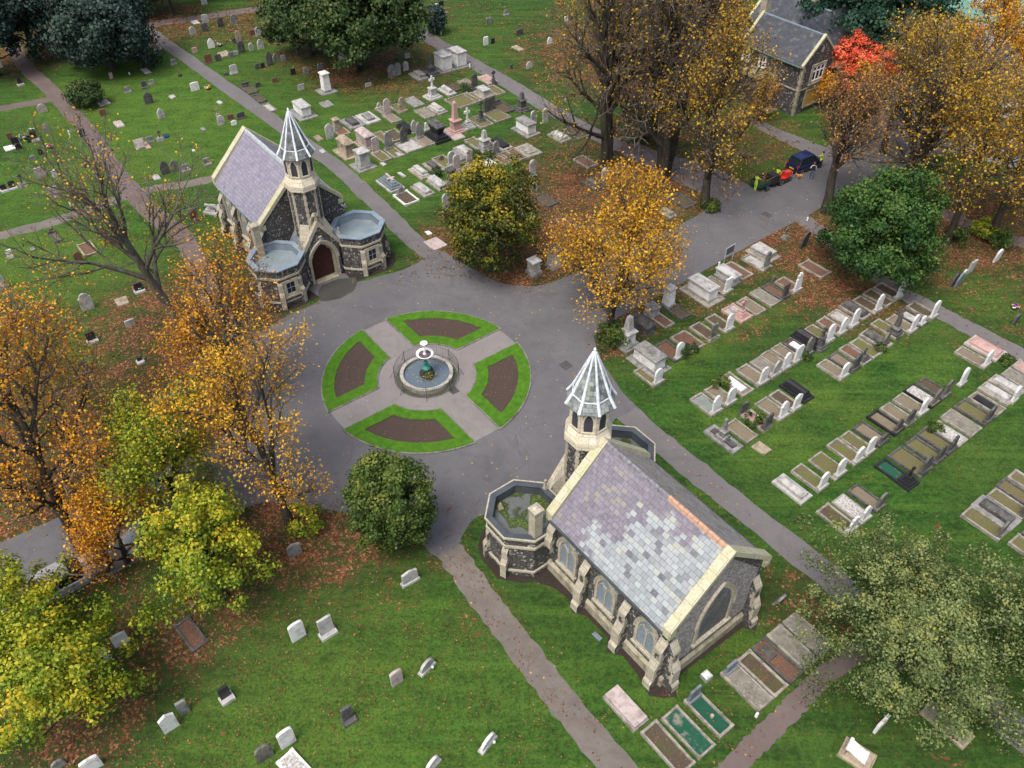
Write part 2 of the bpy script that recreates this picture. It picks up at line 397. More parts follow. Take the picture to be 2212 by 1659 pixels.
road = [(-3.2, 13.6), (-3.0, 20), (-2.8, 28), (-3.3, 33), (-3.4, 38), (-3.5, 46), (-5, 56), (-6, 75), (-6, 95), (10, 95), (8, 75), (3.5, 56), (2.3, 43), (2.85, 39), (2.9, 30), (3.2, 21), (3.3, 15), (3.7, 12.8), (4.5, 11.6), (6.6, 10.5), (9.3, 9.7), (11.0, 9.4), (11.0, 7.9), (11.2, 7.0), (12.0, 6.3),
        (12.3, 3.5), (12.6, 0), (12.3, -3.5), (12.0, -4.6), (12.6, -5.9), (12.9, -6.2), (12.8, -7.9), (11.3, -7.9), (9, -8.6), (7.2, -10.2), (5.6, -11.6), (3.6, -13.4), (3.0, -16), (2.9, -24), (3.2, -34), (3.5, -60), (-3.4, -60), (-3.2, -34), (-3.0, -24), (-3.0, -16), (-3.4, -13.4), (-5.2, -11.2),
        (-8.5, -9.5), (-11.5, -8.7), (-11.5, -6.9), (-12.1, -4.2), (-12.1, -1.9), (-12.9, -1.6), (-14.3, -1.55), (-14.3, 1.3), (-13.0, 1.4), (-12.4, 2.0), (-12.0, 4.0), (-11.7, 6.1), (-12.0, 7.9), (-12.2, 9.3), (-9.5, 9.75), (-6.5, 10.3), (-4.6, 11.3)]
sheet('road', st(*catmull(road, 3, True)), 0.016, M_ROAD, 'grey tarmac carriage drive round the roundabout', 0.05)
ribbon('path', st((9.5, 8.7), (14, 8.45), (20, 8.5), (27, 8.6), (36, 8.7), (48, 8.7)), 1.75, 0.010, M_PATH, 'straight grey path beside the pale-roofed chapel')
ribbon('path', st((-10.5, 8.7), (-14, 8.35), (-22, 8.9), (-30, 9.3), (-44, 8.7), (-58, 8.1), (-72, 7.4), (-76, 7.3)), 1.65, 0.008, M_PATH, 'long straight path beyond the chapel')
ribbon('path', st((11.5, -6.9), (14, -7.1), (17.5, -7.35), (22, -7.6), (27.5, -7.75), (36, -7.8)), 1.55, 0.0, M_GRAV, 'worn brown gravel path down the front lawn').location.z = 0.009
ribbon('path', st((-10.0, -7.8), (-16, -8.3))+px((400, 520), (340, 470), (290, 420), (235, 350), (190, 285), (150, 240), (110, 195), (60, 150), (30, 105), (5, 60), (-40, 20)), 1.7, 0.011, M_LEAFPATH, 'leaf covered path along the left lawn')
ribbon('path', px((-60, 530), (0, 510), (120, 478), (175, 458), (240, 435), (330, 408), (400, 398), (470, 383), (520, 370)), 1.3, 0.005, M_GRAV, 'thin path crossing the left lawn')
ribbon('path', px((-30, 240), (40, 228), (90, 218), (120, 210)), 1.4, 0.006, M_LEAFPATH, 'short grassy path at the far left')
ribbon('path', px((318, 55), (360, 48), (420, 40), (500, 27), (560, 20), (620, 12), (700, 2)), 1.9, 0.012, M_LEAFPATH, 'brown path along the far trees')
ribbon('path', st((-70, 33.9), (-56, 33.6), (-45, 33.3), (-36, 33.3), (-22, 32.9), (-10, 33.6), (-3, 34.2)), 2.0, 0.007, M_PATH, 'grey path behind the far graves')
ribbon('path', st((-3.0, 36.2), (-8, 36.0), (-12, 34.5), (-16, 33.6)), 2.4, 0.013, M_PATH, 'path fork by the lodge lawn')
ribbon('path', st((2.5, 37), (8, 35.6), (13.5, 34.5), (18, 34.5), (24, 34.8), (34, 35.2), (50, 35.4)), 1.6, 0.004, M_PATH, 'grey path right of the grave rows')
ribbon('path', px((1560, 1680), (1610, 1628), (1665, 1575), (1720, 1520), (1775, 1465), (1830, 1425), (1900, 1385)), 1.0, 0.006, M_LEAFPATH, 'narrow trodden path under the olive tree')
sheet('door_apron', px((688, 628), (697, 616), (732, 602), (768, 600), (772, 612), (764, 628), (735, 645), (706, 652), (690, 650)), 0.022, tarmac('dark_apron_tarmac', (0.035, 0.036, 0.036), (0.06, 0.06, 0.055), (0.03, 0.04, 0.025), 2.0, .5, False), 'dark tarmac apron at the far chapel door', 0.04)  # sheet of darker tarmac laid over the road before the door
ribbon('path', px((1930, 470), (2000, 455), (2060, 470), (2120, 500), (2190, 520), (2280, 530)), 1.7, 0.003, M_LEAFPATH, 'leafy path under the right trees')
# lodge path and the car park beyond
sheet('path', st((-3.0, 49), (-9.6, 48.2), (-14, 48.6), (-14, 46.9), (-9.5, 46.6), (-3.2, 46.4)), 0.019, M_PATH, 'dark path to the lodge door', 0.03)
M_PARK = tarmac('car_park_tarmac', (0.19, 0.19, 0.21), (0.26, 0.26, 0.28), (0.15, 0.15, 0.16), cracks=False)
sheet('car_park', px((1900, 290), (1870, 190), (1880, 130), (1975, 108), (2045, 126), (2120, 147), (2180, 166), (2280, 200), (2350, 300), (2250, 380), (2100, 340)), 0.012, M_PARK, 'pale tarmac car park behind the lodge')
sheet('pavement', px((1940, 45), (1985, 20), (2100, 45), (2250, 75), (2400, 120), (2400, 185), (2250, 152), (2110, 112), (2035, 90), (1990, 75)), 0.010, M_PARK, 'grey footway beside the sports court')
M_WHITE_LINE = plain('road_paint', (0.62, 0.62, 0.6), 0.7, var=0.15)
mb = MB()
for (a, b) in [((1918, 103), (1990, 122)), ((1912, 117), (1985, 137)), ((1900, 125), (1945, 139)), ((1895, 135), (1935, 150)), ((2085, 165), (2140, 188)), ((2090, 185), (2150, 208)), ((2070, 195), (2120, 212))]:
    p, q = G(*a), G(*b); mb.bar((p.x, p.y, 0.012), (q.x, q.y, 0.012), 0.22, 0.012)
mb.build('road_marking', M_WHITE_LINE, label='white parking bay lines', kind='structure')
# roundabout paving with its kerb
def circ(r, n=72, a0=0.0): return [(C0.x+r*math.cos(a0+2*PI*i/n), C0.y+r*math.sin(a0+2*PI*i/n)) for i in range(n)]
sheet('roundabout_paving', circ(7.05), 0.026, M_PAVE, 'pale worn paving crossing the roundabout')
M_BEDGRASS = None
def bed_materials():
    t = NT('bed_grass'); c = t.coord('Object', rnd=True)
    n1 = t.noise(c, 2.5, 5, 0.7); n2 = t.noise(c, 22, 4, 0.75)
    g = t.mix(t.ramp(n1, [(0.3, 0), (0.7, 1)]), (0.040, 0.115, 0.010), (0.085, 0.205, 0.018))
    g = t.mix(t.ramp(n2, [(0.3, 0.6), (0.5, 0)]), g, (0.012, 0.035, 0.005))
    t.bump(n2, 0.6, 0.06); t.b.inputs['Specular IOR Level'].default_value = 0.1
    a = t.done(g, 0.95)
    t = NT('bed_soil'); c = t.coord('Object', rnd=True)
    n1 = t.noise(c, 1.5, 6, 0.7); n2 = t.noise(c, 18, 5, 0.8)
    g = t.mix(t.ramp(n2, [(0.3, 0), (0.7, 1)]), (0.034, 0.023, 0.019), (0.105, 0.074, 0.061))
    lv = t.vor(c, 8, out='Color'); ld = t.vor(c, 8); sep = t.node('ShaderNodeSeparateColor'); t.t.links.new(lv, sep.inputs[0])
    fl = t.math('MULTIPLY', t.math('GREATER_THAN', t.math('ADD', sep.outputs[0], t.math('MULTIPLY', n1, .5)), 1.13), t.math('LESS_THAN', ld, 0.25))
    g = t.mix(fl, g, (0.25, 0.14, 0.06))
    t.bump(n2, 0.9, 0.08)
    return a, t.done(g, 0.95)
M_BEDGRASS, M_SOIL = bed_materials()
M_KERBSTONE = stone('kerb_stone', (0.22, 0.21, 0.19), (0.07, 0.065, 0.055), amt=0.5)
def sector(r0, r1, half_gap, quad, n=20, inset=0.0):
    """outline of one bed between the crossing paths, in axis space"""
    g = half_gap+inset
    def arc(r):
        a0 = math.asin(min(0.95, g/r)); a1 = PI/2-a0
        return [(r*math.cos(a0+(a1-a0)*i/n), r*math.sin(a0+(a1-a0)*i/n)) for i in range(n+1)]
    a = quad*PI/2
    return [(x*math.cos(a)-y*math.sin(a), x*math.sin(a)+y*math.cos(a)) for x, y in arc(r1-inset)+arc(r0+inset)[::-1]]
for q in range(4):
    root = thing('flower_bed', C0, AX, 'curved empty flower bed edged with turf, '+['nearest the right-hand path', 'furthest from the camera', 'nearest the left trees', 'lowest in the picture'][q], 'flower bed', 'flower beds of the roundabout')
    o1 = sector(3.35, 7.25, 0.95, q); o2 = sector(3.35, 7.25, 0.95, q, inset=0.09); o3 = sector(3.35, 7.25, 0.95, q, inset=0.92)
    k = MB(); k.ring(o1, o2, 0.0, 0.10); k.build('kerb', M_KERBSTONE, root)
    gmb = MB(); gmb.ring(o2, o3, 0.02, 0.12); gmb.build('turf_edge', M_BEDGRASS, root, jitter=0.012)
    smb = MB(); smb.prism(o3, 0.02, 0.075); smb.build('soil', M_SOIL, root)
# ---------------------------------------------------------------- building materials
def flint(name, nod, mortar, fleck=0.25, scale=7.5):
    t = NT(name); c = t.coord('Object', rnd=False)
    w = t.noise(c, 3, 3)
    d = t.vor(c, scale, 'DISTANCE_TO_EDGE'); col = t.vor(c, scale, out='Color')
    sep = t.node('ShaderNodeSeparateColor'); t.t.links.new(col, sep.inputs[0])
    g = t.ramp(sep.outputs[0], [(0, nod), (0.55, tuple(x*2.0 for x in nod)), (1-fleck, tuple(x*3.2 for x in nod)), (1, (0.42, 0.41, 0.40))])
    g = t.mix(t.ramp(d, [(0.03, 1), (0.09, 0)]), g, mortar)
    g = t.mix(t.math('MULTIPLY', t.ramp(w, [(0.4, 0), (0.7, 1)]), 0.4), g, tuple(x*0.6 for x in mortar))
    t.bump(d, 0.6, 0.04)
    return t.done(g, 0.7)
M_FLINT = flint('knapped_flint', (0.016, 0.016, 0.018), (0.135, 0.13, 0.12), .2)
M_FLINT_PALE = flint('pale_flint', (0.115, 0.108, 0.108), (0.33, 0.31, 0.30), 0.25, 9)
def ashlar(name, a, b, lich, bw=0.55, bh=0.3, lamt=0.5):
    t = NT(name); u = t.coord('UV'); c = t.coord('Object', rnd=False)
    br = t.node('ShaderNodeTexBrick'); t.t.links.new(u, br.inputs['Vector'])
    br.inputs['Scale'].default_value = 1; br.inputs['Brick Width'].default_value = bw; br.inputs['Row Height'].default_value = bh; br.inputs['Mortar Size'].default_value = 0.012
    br.inputs['Color1'].default_value = (*a, 1); br.inputs['Color2'].default_value = (*b, 1); br.inputs['Mortar'].default_value = (a[0]*.4, a[1]*.4, a[2]*.4, 1)
    n1 = t.noise(c, 2.4, 6, 0.7); n2 = t.noise(c, 11, 5, 0.7)
    g = t.mix(t.math('MULTIPLY', t.ramp(n1, [(0.42, 0), (0.68, 1)]), lamt), br.outputs[0], lich)
    g = t.mix(t.math('MULTIPLY', t.ramp(n2, [(0.5, 0), (0.75, 1)]), 0.55), g, (0.09, 0.08, 0.06))
    t.bump(n2, 0.4, 0.03)
    return t.done(g, 0.85)
M_ASH = ashlar('cream_ashlar', (0.46, 0.42, 0.34), (0.36, 0.33, 0.265), (0.27, 0.265, 0.17), lamt=.55)
M_COPE = ashlar('lichened_coping', (0.50, 0.47, 0.36), (0.42, 0.40, 0.30), (0.34, 0.36, 0.15), 0.9, 0.9, 0.75)
M_BELL = ashlar('pale_belfry_stone', (0.66, 0.60, 0.48), (0.60, 0.54, 0.42), (0.38, 0.38, 0.24), 0.7, 0.4, 0.45)
def slate(name, base, alt, mosaic, moss, bw=0.36, bh=0.27):
    """slates laid in courses; every slate has its own shade, mosaic swaps whole patches for a paler slate"""
    t = NT(name); u = t.coord('UV'); c = t.coord('Object', rnd=False)
    br = t.node('ShaderNodeTexBrick'); t.t.links.new(u, br.inputs['Vector'])
    br.inputs['Scale'].default_value = 1; br.inputs['Brick Width'].default_value = bw; br.inputs['Row Height'].default_value = bh; br.inputs['Mortar Size'].default_value = 0.009; br.inputs['Bias'].default_value = 0.0
    br.inputs['Color1'].default_value = (0, 0, 0, 1); br.inputs['Color2'].default_value = (1, 1, 1, 1); br.inputs['Mortar'].default_value = (0.5, 0.5, 0.5, 1)
    r = br.outputs['Color']; f = br.outputs['Fac']
    # snap the coordinate to the slate so that a whole slate changes at once
    n0 = t.noise(c, 0.42, 3, 0.55); n1 = t.noise(c, 1.6, 5, 0.65)
    shade = t.ramp(r, [(0, base[0]), (0.5, base[1]), (1, base[2])])
    if mosaic:
        v = t.math('ADD', t.math('MULTIPLY', r, 0.20), t.math('MULTIPLY', t.math('SUBTRACT', n0, 0.5), 0.8))
        if mosaic == 'tail':
            sx = t.node('ShaderNodeSeparateXYZ'); t.t.links.new(c, sx.inputs[0])
            # newer slates towards the far gable and the eaves
            v = t.math('ADD', v, t.math('MULTIPLY', t.math('SUBTRACT', sx.outputs[0], 21.0), 0.085))
            v = t.math('SUBTRACT', v, t.math('MULTIPLY', t.math('SUBTRACT', sx.outputs[2], 6.6), 0.10))
        m = t.ramp(v, [(0.13, 0), (0.19, 1)])
        pal = t.ramp(r, [(0, alt[0]), (0.06, (0.06, 0.07, 0.08)), (0.12, alt[0]), (0.6, alt[1]), (1, alt[2])])
        shade = t.mix(m, shade, pal)
    if moss:
        mv = t.ramp(t.math('ADD', t.math('MULTIPLY', n1, 0.7), t.math('MULTIPLY', r, 0.3)), [(0.60, 0), (0.70, 1)])
        shade = t.mix(t.math('MULTIPLY', mv, moss[1]), shade, moss[0])
    shade = t.mix(t.math('MULTIPLY', t.ramp(n1, [(0.3, 1), (0.5, 0)]), 0.35), shade, tuple(x*0.55 for x in base[1]))
    n8 = t.noise(c, 5, 5, .75)
    shade = t.mix(t.math('MULTIPLY', t.ramp(n8, [(0.42, 0), (0.72, 1)]), 0.45), shade, tuple(x*1.75 for x in base[2]))
    shade = t.mix(t.math('MULTIPLY', f, 0.75), shade, (0.03, 0.03, 0.035))
    t.bump(t.math('ADD', t.math('MULTIPLY', r, 0.5), t.math('MULTIPLY', f, -1.0)), 0.5, 0.03)
    t.b.inputs['Specular IOR Level'].default_value = 0.5
    return t.done(shade, 0.5)
M_SLATE_FAR = slate('purple_slate', [(0.155, 0.147, 0.195), (0.185, 0.176, 0.225), (0.22, 0.21, 0.255)], None, None, None)
M_SLATE_NEAR = slate('patched_slate', [(0.120, 0.113, 0.142), (0.150, 0.140, 0.172), (0.185, 0.172, 0.205)], [(0.20, 0.23, 0.24), (0.27, 0.31, 0.318), (0.34, 0.385, 0.39)], 'tail', ((0.25, 0.25, 0.07), 0.45))
M_SLATE_BACK = slate('lichened_old_slate', [(0.15, 0.135, 0.135), (0.22, 0.20, 0.195), (0.36, 0.34, 0.32)], None, None, ((0.2, 0.17, 0.13), 0.6))
M_SLATE_PORCH = slate('blue_grey_slate', [(0.10, 0.12, 0.16), (0.15, 0.175, 0.22), (0.20, 0.23, 0.27)], None, None, ((0.12, 0.15, 0.06), 0.5))
M_SLATE_SPIRE = slate('spire_slate', [(0.07, 0.085, 0.09), (0.15, 0.175, 0.175), (0.30, 0.33, 0.32)], None, None, ((0.18, 0.20, 0.07), 0.75), 0.3, 0.26)
M_SLATE_SPIRE_DARK = slate('dark_spire_slate', [(0.04, 0.046, 0.05), (0.085, 0.095, 0.10), (0.17, 0.185, 0.185)], None, None, ((0.11, 0.12, 0.07), 0.5), 0.3, 0.26)
M_LODGE_SLATE = slate('lodge_slate', [(0.022, 0.025, 0.032), (0.034, 0.039, 0.050), (0.052, 0.058, 0.070)], None, None, ((0.16, 0.17, 0.16), 0.4), 0.4, 0.3)
M_LEAD = plain('bright_lead', (0.19, 0.245, 0.295), 0.45, 0.0, 0.2, 1.2)
M_LEAD_DARK = plain('dark_lead', (0.055, 0.065, 0.075), 0.5, 0.0, 0.3, 1.2)
M_LEAD_HIP = plain('white_lead_roll', (0.62, 0.66, 0.72), 0.5, 0.0, 0.25, 4)
M_TERRACOTTA = plain('terracotta', (0.40, 0.25, 0.17), 0.8, 0.0, 0.25, 6)
M_PLINTH = stone('plinth_stone', (0.36, 0.33, 0.25), (0.13, 0.12, 0.08), (0.30, 0.32, 0.14), 0.5)
M_GLASS = plain('leaded_glass', (0.18, 0.225, 0.27), 0.35, 0.0, 0.25, 8)
M_GLASS_DARK = plain('dark_glass', (0.02, 0.025, 0.035), 0.2, 0.0, 0.3, 8)
M_DOOR = plain('dark_oak_door', (0.045, 0.015, 0.012), 0.5, 0.0, 0.3, 3)
M_LOUVRE = plain('dark_louvre', (0.035, 0.035, 0.045), 0.7, 0.0, 0.3, 6)
M_IRON = plain('black_iron', (0.015, 0.015, 0.016), 0.5)
M_MOSSROOF = None
def moss_roof():
    t = NT('mossy_flat_roof'); c = t.coord('Object', rnd=False)
    n1 = t.noise(c, 0.9, 5, 0.6, 0.6); n2 = t.noise(c, 9, 5, 0.7)
    g = t.mix(t.ramp(n2, [(0.3, 0), (0.7, 1)]), (0.075, 0.085, 0.085), (0.12, 0.135, 0.13))
    g = t.mix(t.ramp(n1, [(0.50, 0), (0.54, 1)]), g, (0.035, 0.045, 0.012))
    g = t.mix(t.math('MULTIPLY', t.ramp(n1, [(0.56, 0), (0.60, 1)]), t.ramp(n2, [(0.45, 0), (0.55, 1)])), g, (0.075, 0.13, 0.025))
    t.bump(n1, 0.4, 0.05)
    return t.done(g, 0.55)
M_MOSSROOF = moss_roof()
def lead_flat():
    t = NT('wet_lead_flat_roof'); c = t.coord('Object', rnd=False)
    n1 = t.noise(c, 0.8, 4, 0.6); n2 = t.noise(c, 6, 5, 0.7)
    g = t.mix(t.ramp(n1, [(0.35, 0), (0.65, 1)]), (0.165, 0.21, 0.235), (0.235, 0.28, 0.30))
    g = t.mix(t.math('MULTIPLY', t.ramp(n2, [(0.5, 0), (0.8, 1)]), 0.4), g, (0.14, 0.18, 0.15))
    return t.done(g, 0.4)
M_LEADFLAT = lead_flat()
# ---------------------------------------------------------------- building helpers
def wallM(x, y, ang):
    """frame on a wall: local x runs to the right seen from outside, local y up, local z out of the wall"""
    n = Vector((math.cos(ang), math.sin(ang), 0)); z = Vector((0, 0, 1)); a = z.cross(n)
    return Matrix(((a.x, z.x, n.x, x), (a.y, z.y, n.y, y), (a.z, z.z, n.z, 0), (0, 0, 0, 1)))
def arch(w, z0, zs, za, n=7, x=0.0):
    h = w/2; rise = max(za-zs, h*1.0001); c = (rise*rise-h*h)/(2*h); r = c+h; am = math.asin(min(1, rise/r))
    lp = [(x-h+r-r*math.cos(am*i/n), zs+r*math.sin(am*i/n)) for i in range(n+1)]
    lp[-1] = (x, zs+rise)
    rp = [(2*x-p[0], p[1]) for p in lp[-2::-1]]
    return [(x-h, z0)]+lp+rp+[(x+h, z0)]
def window(root, M, w, z0, zs, za, lights=2, fr=0.17, glass=None, hood=True, stone_m=None, name='window'):
    mb = MB(); mb.M = M
    mb.arc_band(arch(w+2*fr, z0, zs, za+fr*1.35), arch(w, z0, zs, za), -0.02, 0.09)
    if hood: mb.arc_band(arch(w+2*fr+.18, zs-.1, zs, za+fr*1.35+.14), arch(w+2*fr, zs-.1, zs, za+fr*1.35), -0.02, 0.15)
    mb.box(-w/2-fr-.06, w/2+fr+.06, z0-.16, z0, -0.02, 0.2)
    wd = mb.build(name, stone_m or M_ASH, root)
    g = MB(); g.M = M; g.prism(arch(w, z0, zs, za), -0.02, 0.012); g.build('pane', glass or M_GLASS, wd)
    if lights > 1:
        t = MB(); t.M = M
        for k in range(1, lights):
            x = -w/2+w*k/lights; t.box(x-.045, x+.045, z0, zs+(za-zs)*0.35, -0.01, 0.06)
        for k in range(lights):
            x = -w/2+w*(k+.5)/lights; lw = w/lights
            t.arc_band(arch(lw, zs-.15, zs-.1, zs+(za-zs)*.45, 5, x), arch(lw-.09, zs-.15, zs-.1, zs+(za-zs)*.45-.08, 5, x), -0.01, 0.055)
        t.build('tracery', stone_m or M_ASH, wd)
    return wd
def buttress(root, M, w=0.5, prof=None, panels=((0.5, 1.4, 0.60), (2.3, 2.9, 0.36))):
    prof = prof or [(-.05, 0), (.74, 0), (.74, .55), (.62, .7), (.62, 1.75), (.36, 2.35), (.36, 3.15), (.0, 3.75), (-.05, 3.75)]
    mb = MB()
    mb.M = M @ Matrix(((0, 0, 1, -w/2), (0, 1, 0, 0), (1, 0, 0, 0), (0, 0, 0, 1)))
    mb.prism(prof, 0, w)
    for q in range(len(prof), len(mb.m)): mb.m[q] = 1
    mb.M = M
    for s in (-1, 1):
        for k, z in enumerate([.72+.32*i for i in range(8)]):
            d = max(.1, next((a[0]+(b[0]-a[0])*((z+.3-a[1])/(b[1]-a[1])) for a, b in zip(prof[1:-2], prof[2:-1]) if b[1] > a[1] and a[1] <= z+.3 <= b[1]), 0))
            if z+.3 < prof[-1][1]-.7 and d > .12: mb.box(s*w/2-.01, s*w/2+.01, z, z+.3, d-(.24 if k % 2 else .15), d-.003)
    mb.mi = 1
    for a, b, d in panels:
        for k in range(3):
            hh = (b-a)/3; ww = w*(0.30 if k % 2 else 0.20)
            mb.box(-ww, ww, a+k*hh, a+(k+1)*hh, d-.02, d+.006)
    return mb.build('buttress', [M_ASH, M_FLINT], root)
def octo(cx, cy, ap, n=8):
    r = ap/math.cos(PI/n)
    return [(cx+r*math.cos(PI/n+2*PI*i/n), cy+r*math.sin(PI/n+2*PI*i/n)) for i in range(n)]
def gable_coping(root, x0, x1, hw, ze, zr, mat, name='coping', th=0.24, kneel=True):
    """two raking bands with a flat-topped section between planes x0 and x1"""
    mb = MB(); mb.M = Matrix(((0, 0, 1, x0), (1, 0, 0, 0), (0, 1, 0, 0), (0, 0, 0, 1)))
    d = x1-x0
    mb.prism([(-hw, ze), (0, zr), (hw, ze), (hw, ze-th), (hw-.12, ze-th), (0, zr-th*1.5), (-hw+.12, ze-th), (-hw, ze-th)], 0, d)
    if kneel:
        for s in (-1, 1): mb.box(min(s*hw, s*(hw-.42)), max(s*hw, s*(hw-.42)), ze-.62, ze-th-.003, 0.02, d-.02)
    return mb.build(name, mat, root)
def gwall(mb, x0, x1, hw, ze, zr):
    mb.M = Matrix(((0, 0, 1, x0), (1, 0, 0, 0), (0, 1, 0, 0), (0, 0, 0, 1)))
    mb.prism([(-hw, 0), (hw, 0), (hw, ze), (0, zr), (-hw, ze)], 0, x1-x0)
    mb.M = Matrix.Identity(4)
# ---------------------------------------------------------------- the two chapels
def chapel(far):
    root = thing('chapel', C0-E1*(-0.484) if far else C0, AX+(PI if far else 0),
                 'flint chapel with smooth purple slate roof, arched brown door and pale blue flat roofs' if far else 'nearer flint chapel with patched pale and purple slate roof, seen from behind',
                 'chapel', 'pair of flint chapels')
    sg = 1 if far else -1                       # side that carries the chimney
    HW, ZE, ZR, XF, XB = 3.2, 4.95, 8.2, 17.25, 26.0
    # nave walls
    b = MB(); gwall(b, XF, XB, HW, ZE, ZR); b.build('wall', M_FLINT, root)
    if not far:
        e = MB(); e.M = wallM(XB, 0, 0); e.prism([(-HW+.35, 1.1), (HW-.35, 1.1), (HW-.35, ZE-.35), (0, ZR-.35), (-HW+.35, ZE-.35)], -.02, 0.012); e.build('gable_facing', M_FLINT_PALE, root)
    p = MB()
    for s in (-1, 1): p.box(XF, XB+.16, min(s*(HW-.05), s*(HW+.16)), max(s*(HW-.05), s*(HW+.16)), 0, .62); p.add([(XF, s*(HW+.16), .62), (XB+.16, s*(HW+.16), .62), (XB+.16, s*HW, .78), (XF, s*HW, .78)], [(0, 1, 2, 3)])
    p.box(XB-.05, XB+.15, -HW, HW, 0, .62); p.add([(XB+.15, -HW, .62), (XB+.15, HW, .62), (XB, HW, .78), (XB, -HW, .78)], [(0, 1, 2, 3)])
    p.build('plinth', M_PLINTH, root)
    # nave roof: two slopes with real thickness
    ov = 0.30
    for s in (-1, 1):
        r = MB(); k = (ZR-ZE)/HW; th = .12
        y1 = s*(HW+ov); z1 = ZE-ov*k
        r.M = Matrix(((0, 0, 1, XF+.25), (1, 0, 0, 0), (0, 1, 0, 0), (0, 0, 0, 1)))
        r.prism([(0, ZR+.02), (0, ZR+.02+th*1.4), (y1, z1+th*1.4), (y1, z1+.02)], 0, XB-XF-.5)
        r.build('roof', M_SLATE_FAR if far else (M_SLATE_NEAR if s < 0 else M_SLATE_BACK), root)
        gt = MB(); gt.box(XF+.3, XB-.3, min(y1, y1+s*.1), max(y1, y1+s*.1), z1-.02, z1+.1); gt.build('gutter', M_LEAD_DARK if not far else M_LEAD, root)
    zt = ZR+.19
    if far:
        rt = MB()
        for k in range(26): x = XF+.3+k*.32; rt.M = Matrix.Translation((x, 0, 0)); rt.M = rt.M @ Matrix(((0, 0, 1, 0), (1, 0, 0, 0), (0, 1, 0, 0), (0, 0, 0, 1))); rt.prism([(-.17, zt-.14), (-.1, zt+.03), (0, zt+.08), (.1, zt+.03), (.17, zt-.14)], 0, .31-.012*(k % 2))
        rt.build('ridge_tile', plain('weathered_ridge', (0.34, 0.38, 0.40), 0.6, 0, 0.3, 5), root)
    else:
        for a, bq, m in ((0, 14, plain('old_ridge', (0.17, 0.17, 0.19), 0.7, 0, 0.4, 6)), (14, 26, M_TERRACOTTA)):
            rt = MB()
            for k in range(a, bq): rt.M = Matrix.Translation((XF+.3+k*.32, 0, 0)) @ Matrix(((0, 0, 1, 0), (1, 0, 0, 0), (0, 1, 0, 0), (0, 0, 0, 1))); rt.prism([(-.17, zt-.14), (-.1, zt+.03), (0, zt+.08), (.1, zt+.03), (.17, zt-.14)], 0, .31-.012*(k % 2))
            rt.build('ridge_tile', m, root)
    gable_coping(root, XF-.09, XF+.42, 3.5, 5.18, 8.53, M_COPE); gable_coping(root, XB-.36, XB+.18, 3.5, 5.18, 8.53, M_COPE)
    # windows and buttresses along the sides
    for s in (-1, 1):
        for x in (18.75, 21.7, 24.65): window(root, wallM(x, s*HW, s*PI/2), 1.1, 1.55, 2.9, 3.95)
        for x in (20.22, 23.2, 25.72): buttress(root, wallM(x, s*HW, s*PI/2))
        buttress(root, wallM(XB, s*2.92, 0))
        buttress(root, wallM(17.6, s*HW, s*PI/2), 0.5, [(-.05, 2.6), (.5, 2.6), (.5, 3.2), (.36, 3.5), (.36, 3.9), (0, 4.4), (-.05, 4.4)], ())
    window(root, wallM(XB, 0, 0), 2.2, 1.75, 3.2, 5.6, 1 if not far else 3, 0.2)
    # tower, belfry and spire
    tx = 16.2
    tw = MB(); tw.frust(tx, 0, 0, 1.13, 7.8, 1.13); t_ = tw.build('tower', M_FLINT, root)
    for i in range(8):
        a = PI/8+i*PI/4; q = MB()
        q.M = Matrix.Translation((tx+1.10*math.cos(a), 1.10*math.sin(a), 0)) @ Matrix.Rotation(a, 4, 'Z')
        for k in range(20): zz = 2.9+k*.25; ww = .13 if k % 2 else .09; q.box(-.1, .055, -ww, ww, zz, zz+.25)
        q.build('quoin', M_ASH, t_)
    for a in (PI*.75, PI*1.25):
        m = Matrix.Translation((tx, 0, 0)) @ wallM(1.03*math.cos(a), 1.03*math.sin(a), a)
        wb = MB(); wb.M = m @ Matrix(((0, 0, 1, -.36), (0, 1, 0, 0), (1, 0, 0, 0), (0, 0, 0, 1))); wb.prism([(-.1, 2.6), (.62, 2.6), (.62, 3.9), (.0, 5.0), (-.1, 5.0)], 0, .72); wb.build('tower_buttress', M_ASH, t_)
    window(t_, Matrix.Translation((tx-1.05, 0, 0)) @ wallM(0, 0, PI), .42, 4.95, 5.1, 5.6, 1, .14, M_GLASS_DARK, True, None, 'trefoil_window').parent = root
    sk = MB(); sk.frust(tx, 0, 7.72, 1.16, 7.80, 1.30); sk.frust(tx, 0, 7.80, 1.30, 8.22, 1.30); sk.frust(tx, 0, 8.22, 1.30, 8.80, 1.02); skirt = sk.build('belfry_base', M_BELL, root)
    bl = MB(); bl.frust(tx, 0, 8.8, 1.0, 10.42, 1.0)
    apx = 1.0*math.cos(PI/8)
    for i in range(8):
        a = i*PI/4; bl.M = Matrix.Translation((tx, 0, 0)) @ wallM(apx*math.cos(a), apx*math.sin(a), a)
        bl.arc_band(arch(.62, 8.92, 9.65, 10.28, 6), arch(.46, 8.92, 9.65, 10.16, 6), -.02, .075)
        bl.box(-.31, .31, 8.86, 8.95, -.02, .1)
        bl.box(-.375, -.30, 8.8, 10.2, -.02, .06); bl.box(.30, .375, 8.8, 10.2, -.02, .06)
        lb = MB(); lb.M = bl.M
        lb.prism(arch(.46, 8.92, 9.65, 10.16, 6), -.01, .008)
        for k in range(8): z = 8.97+k*.125; w = .44 if z < 9.6 else .44*(1-((z-9.6)/.48)**2)**.5*.95; lb.add([(-w/2, z, .05), (w/2, z, .05), (w/2, z+.09, .01), (-w/2, z+.09, .01)], [(0, 1, 2, 3)])
        lb.build('louvre', M_LOUVRE, None).parent = skirt
    bl.M = Matrix.Identity(4); bl.build('belfry', M_BELL, root)
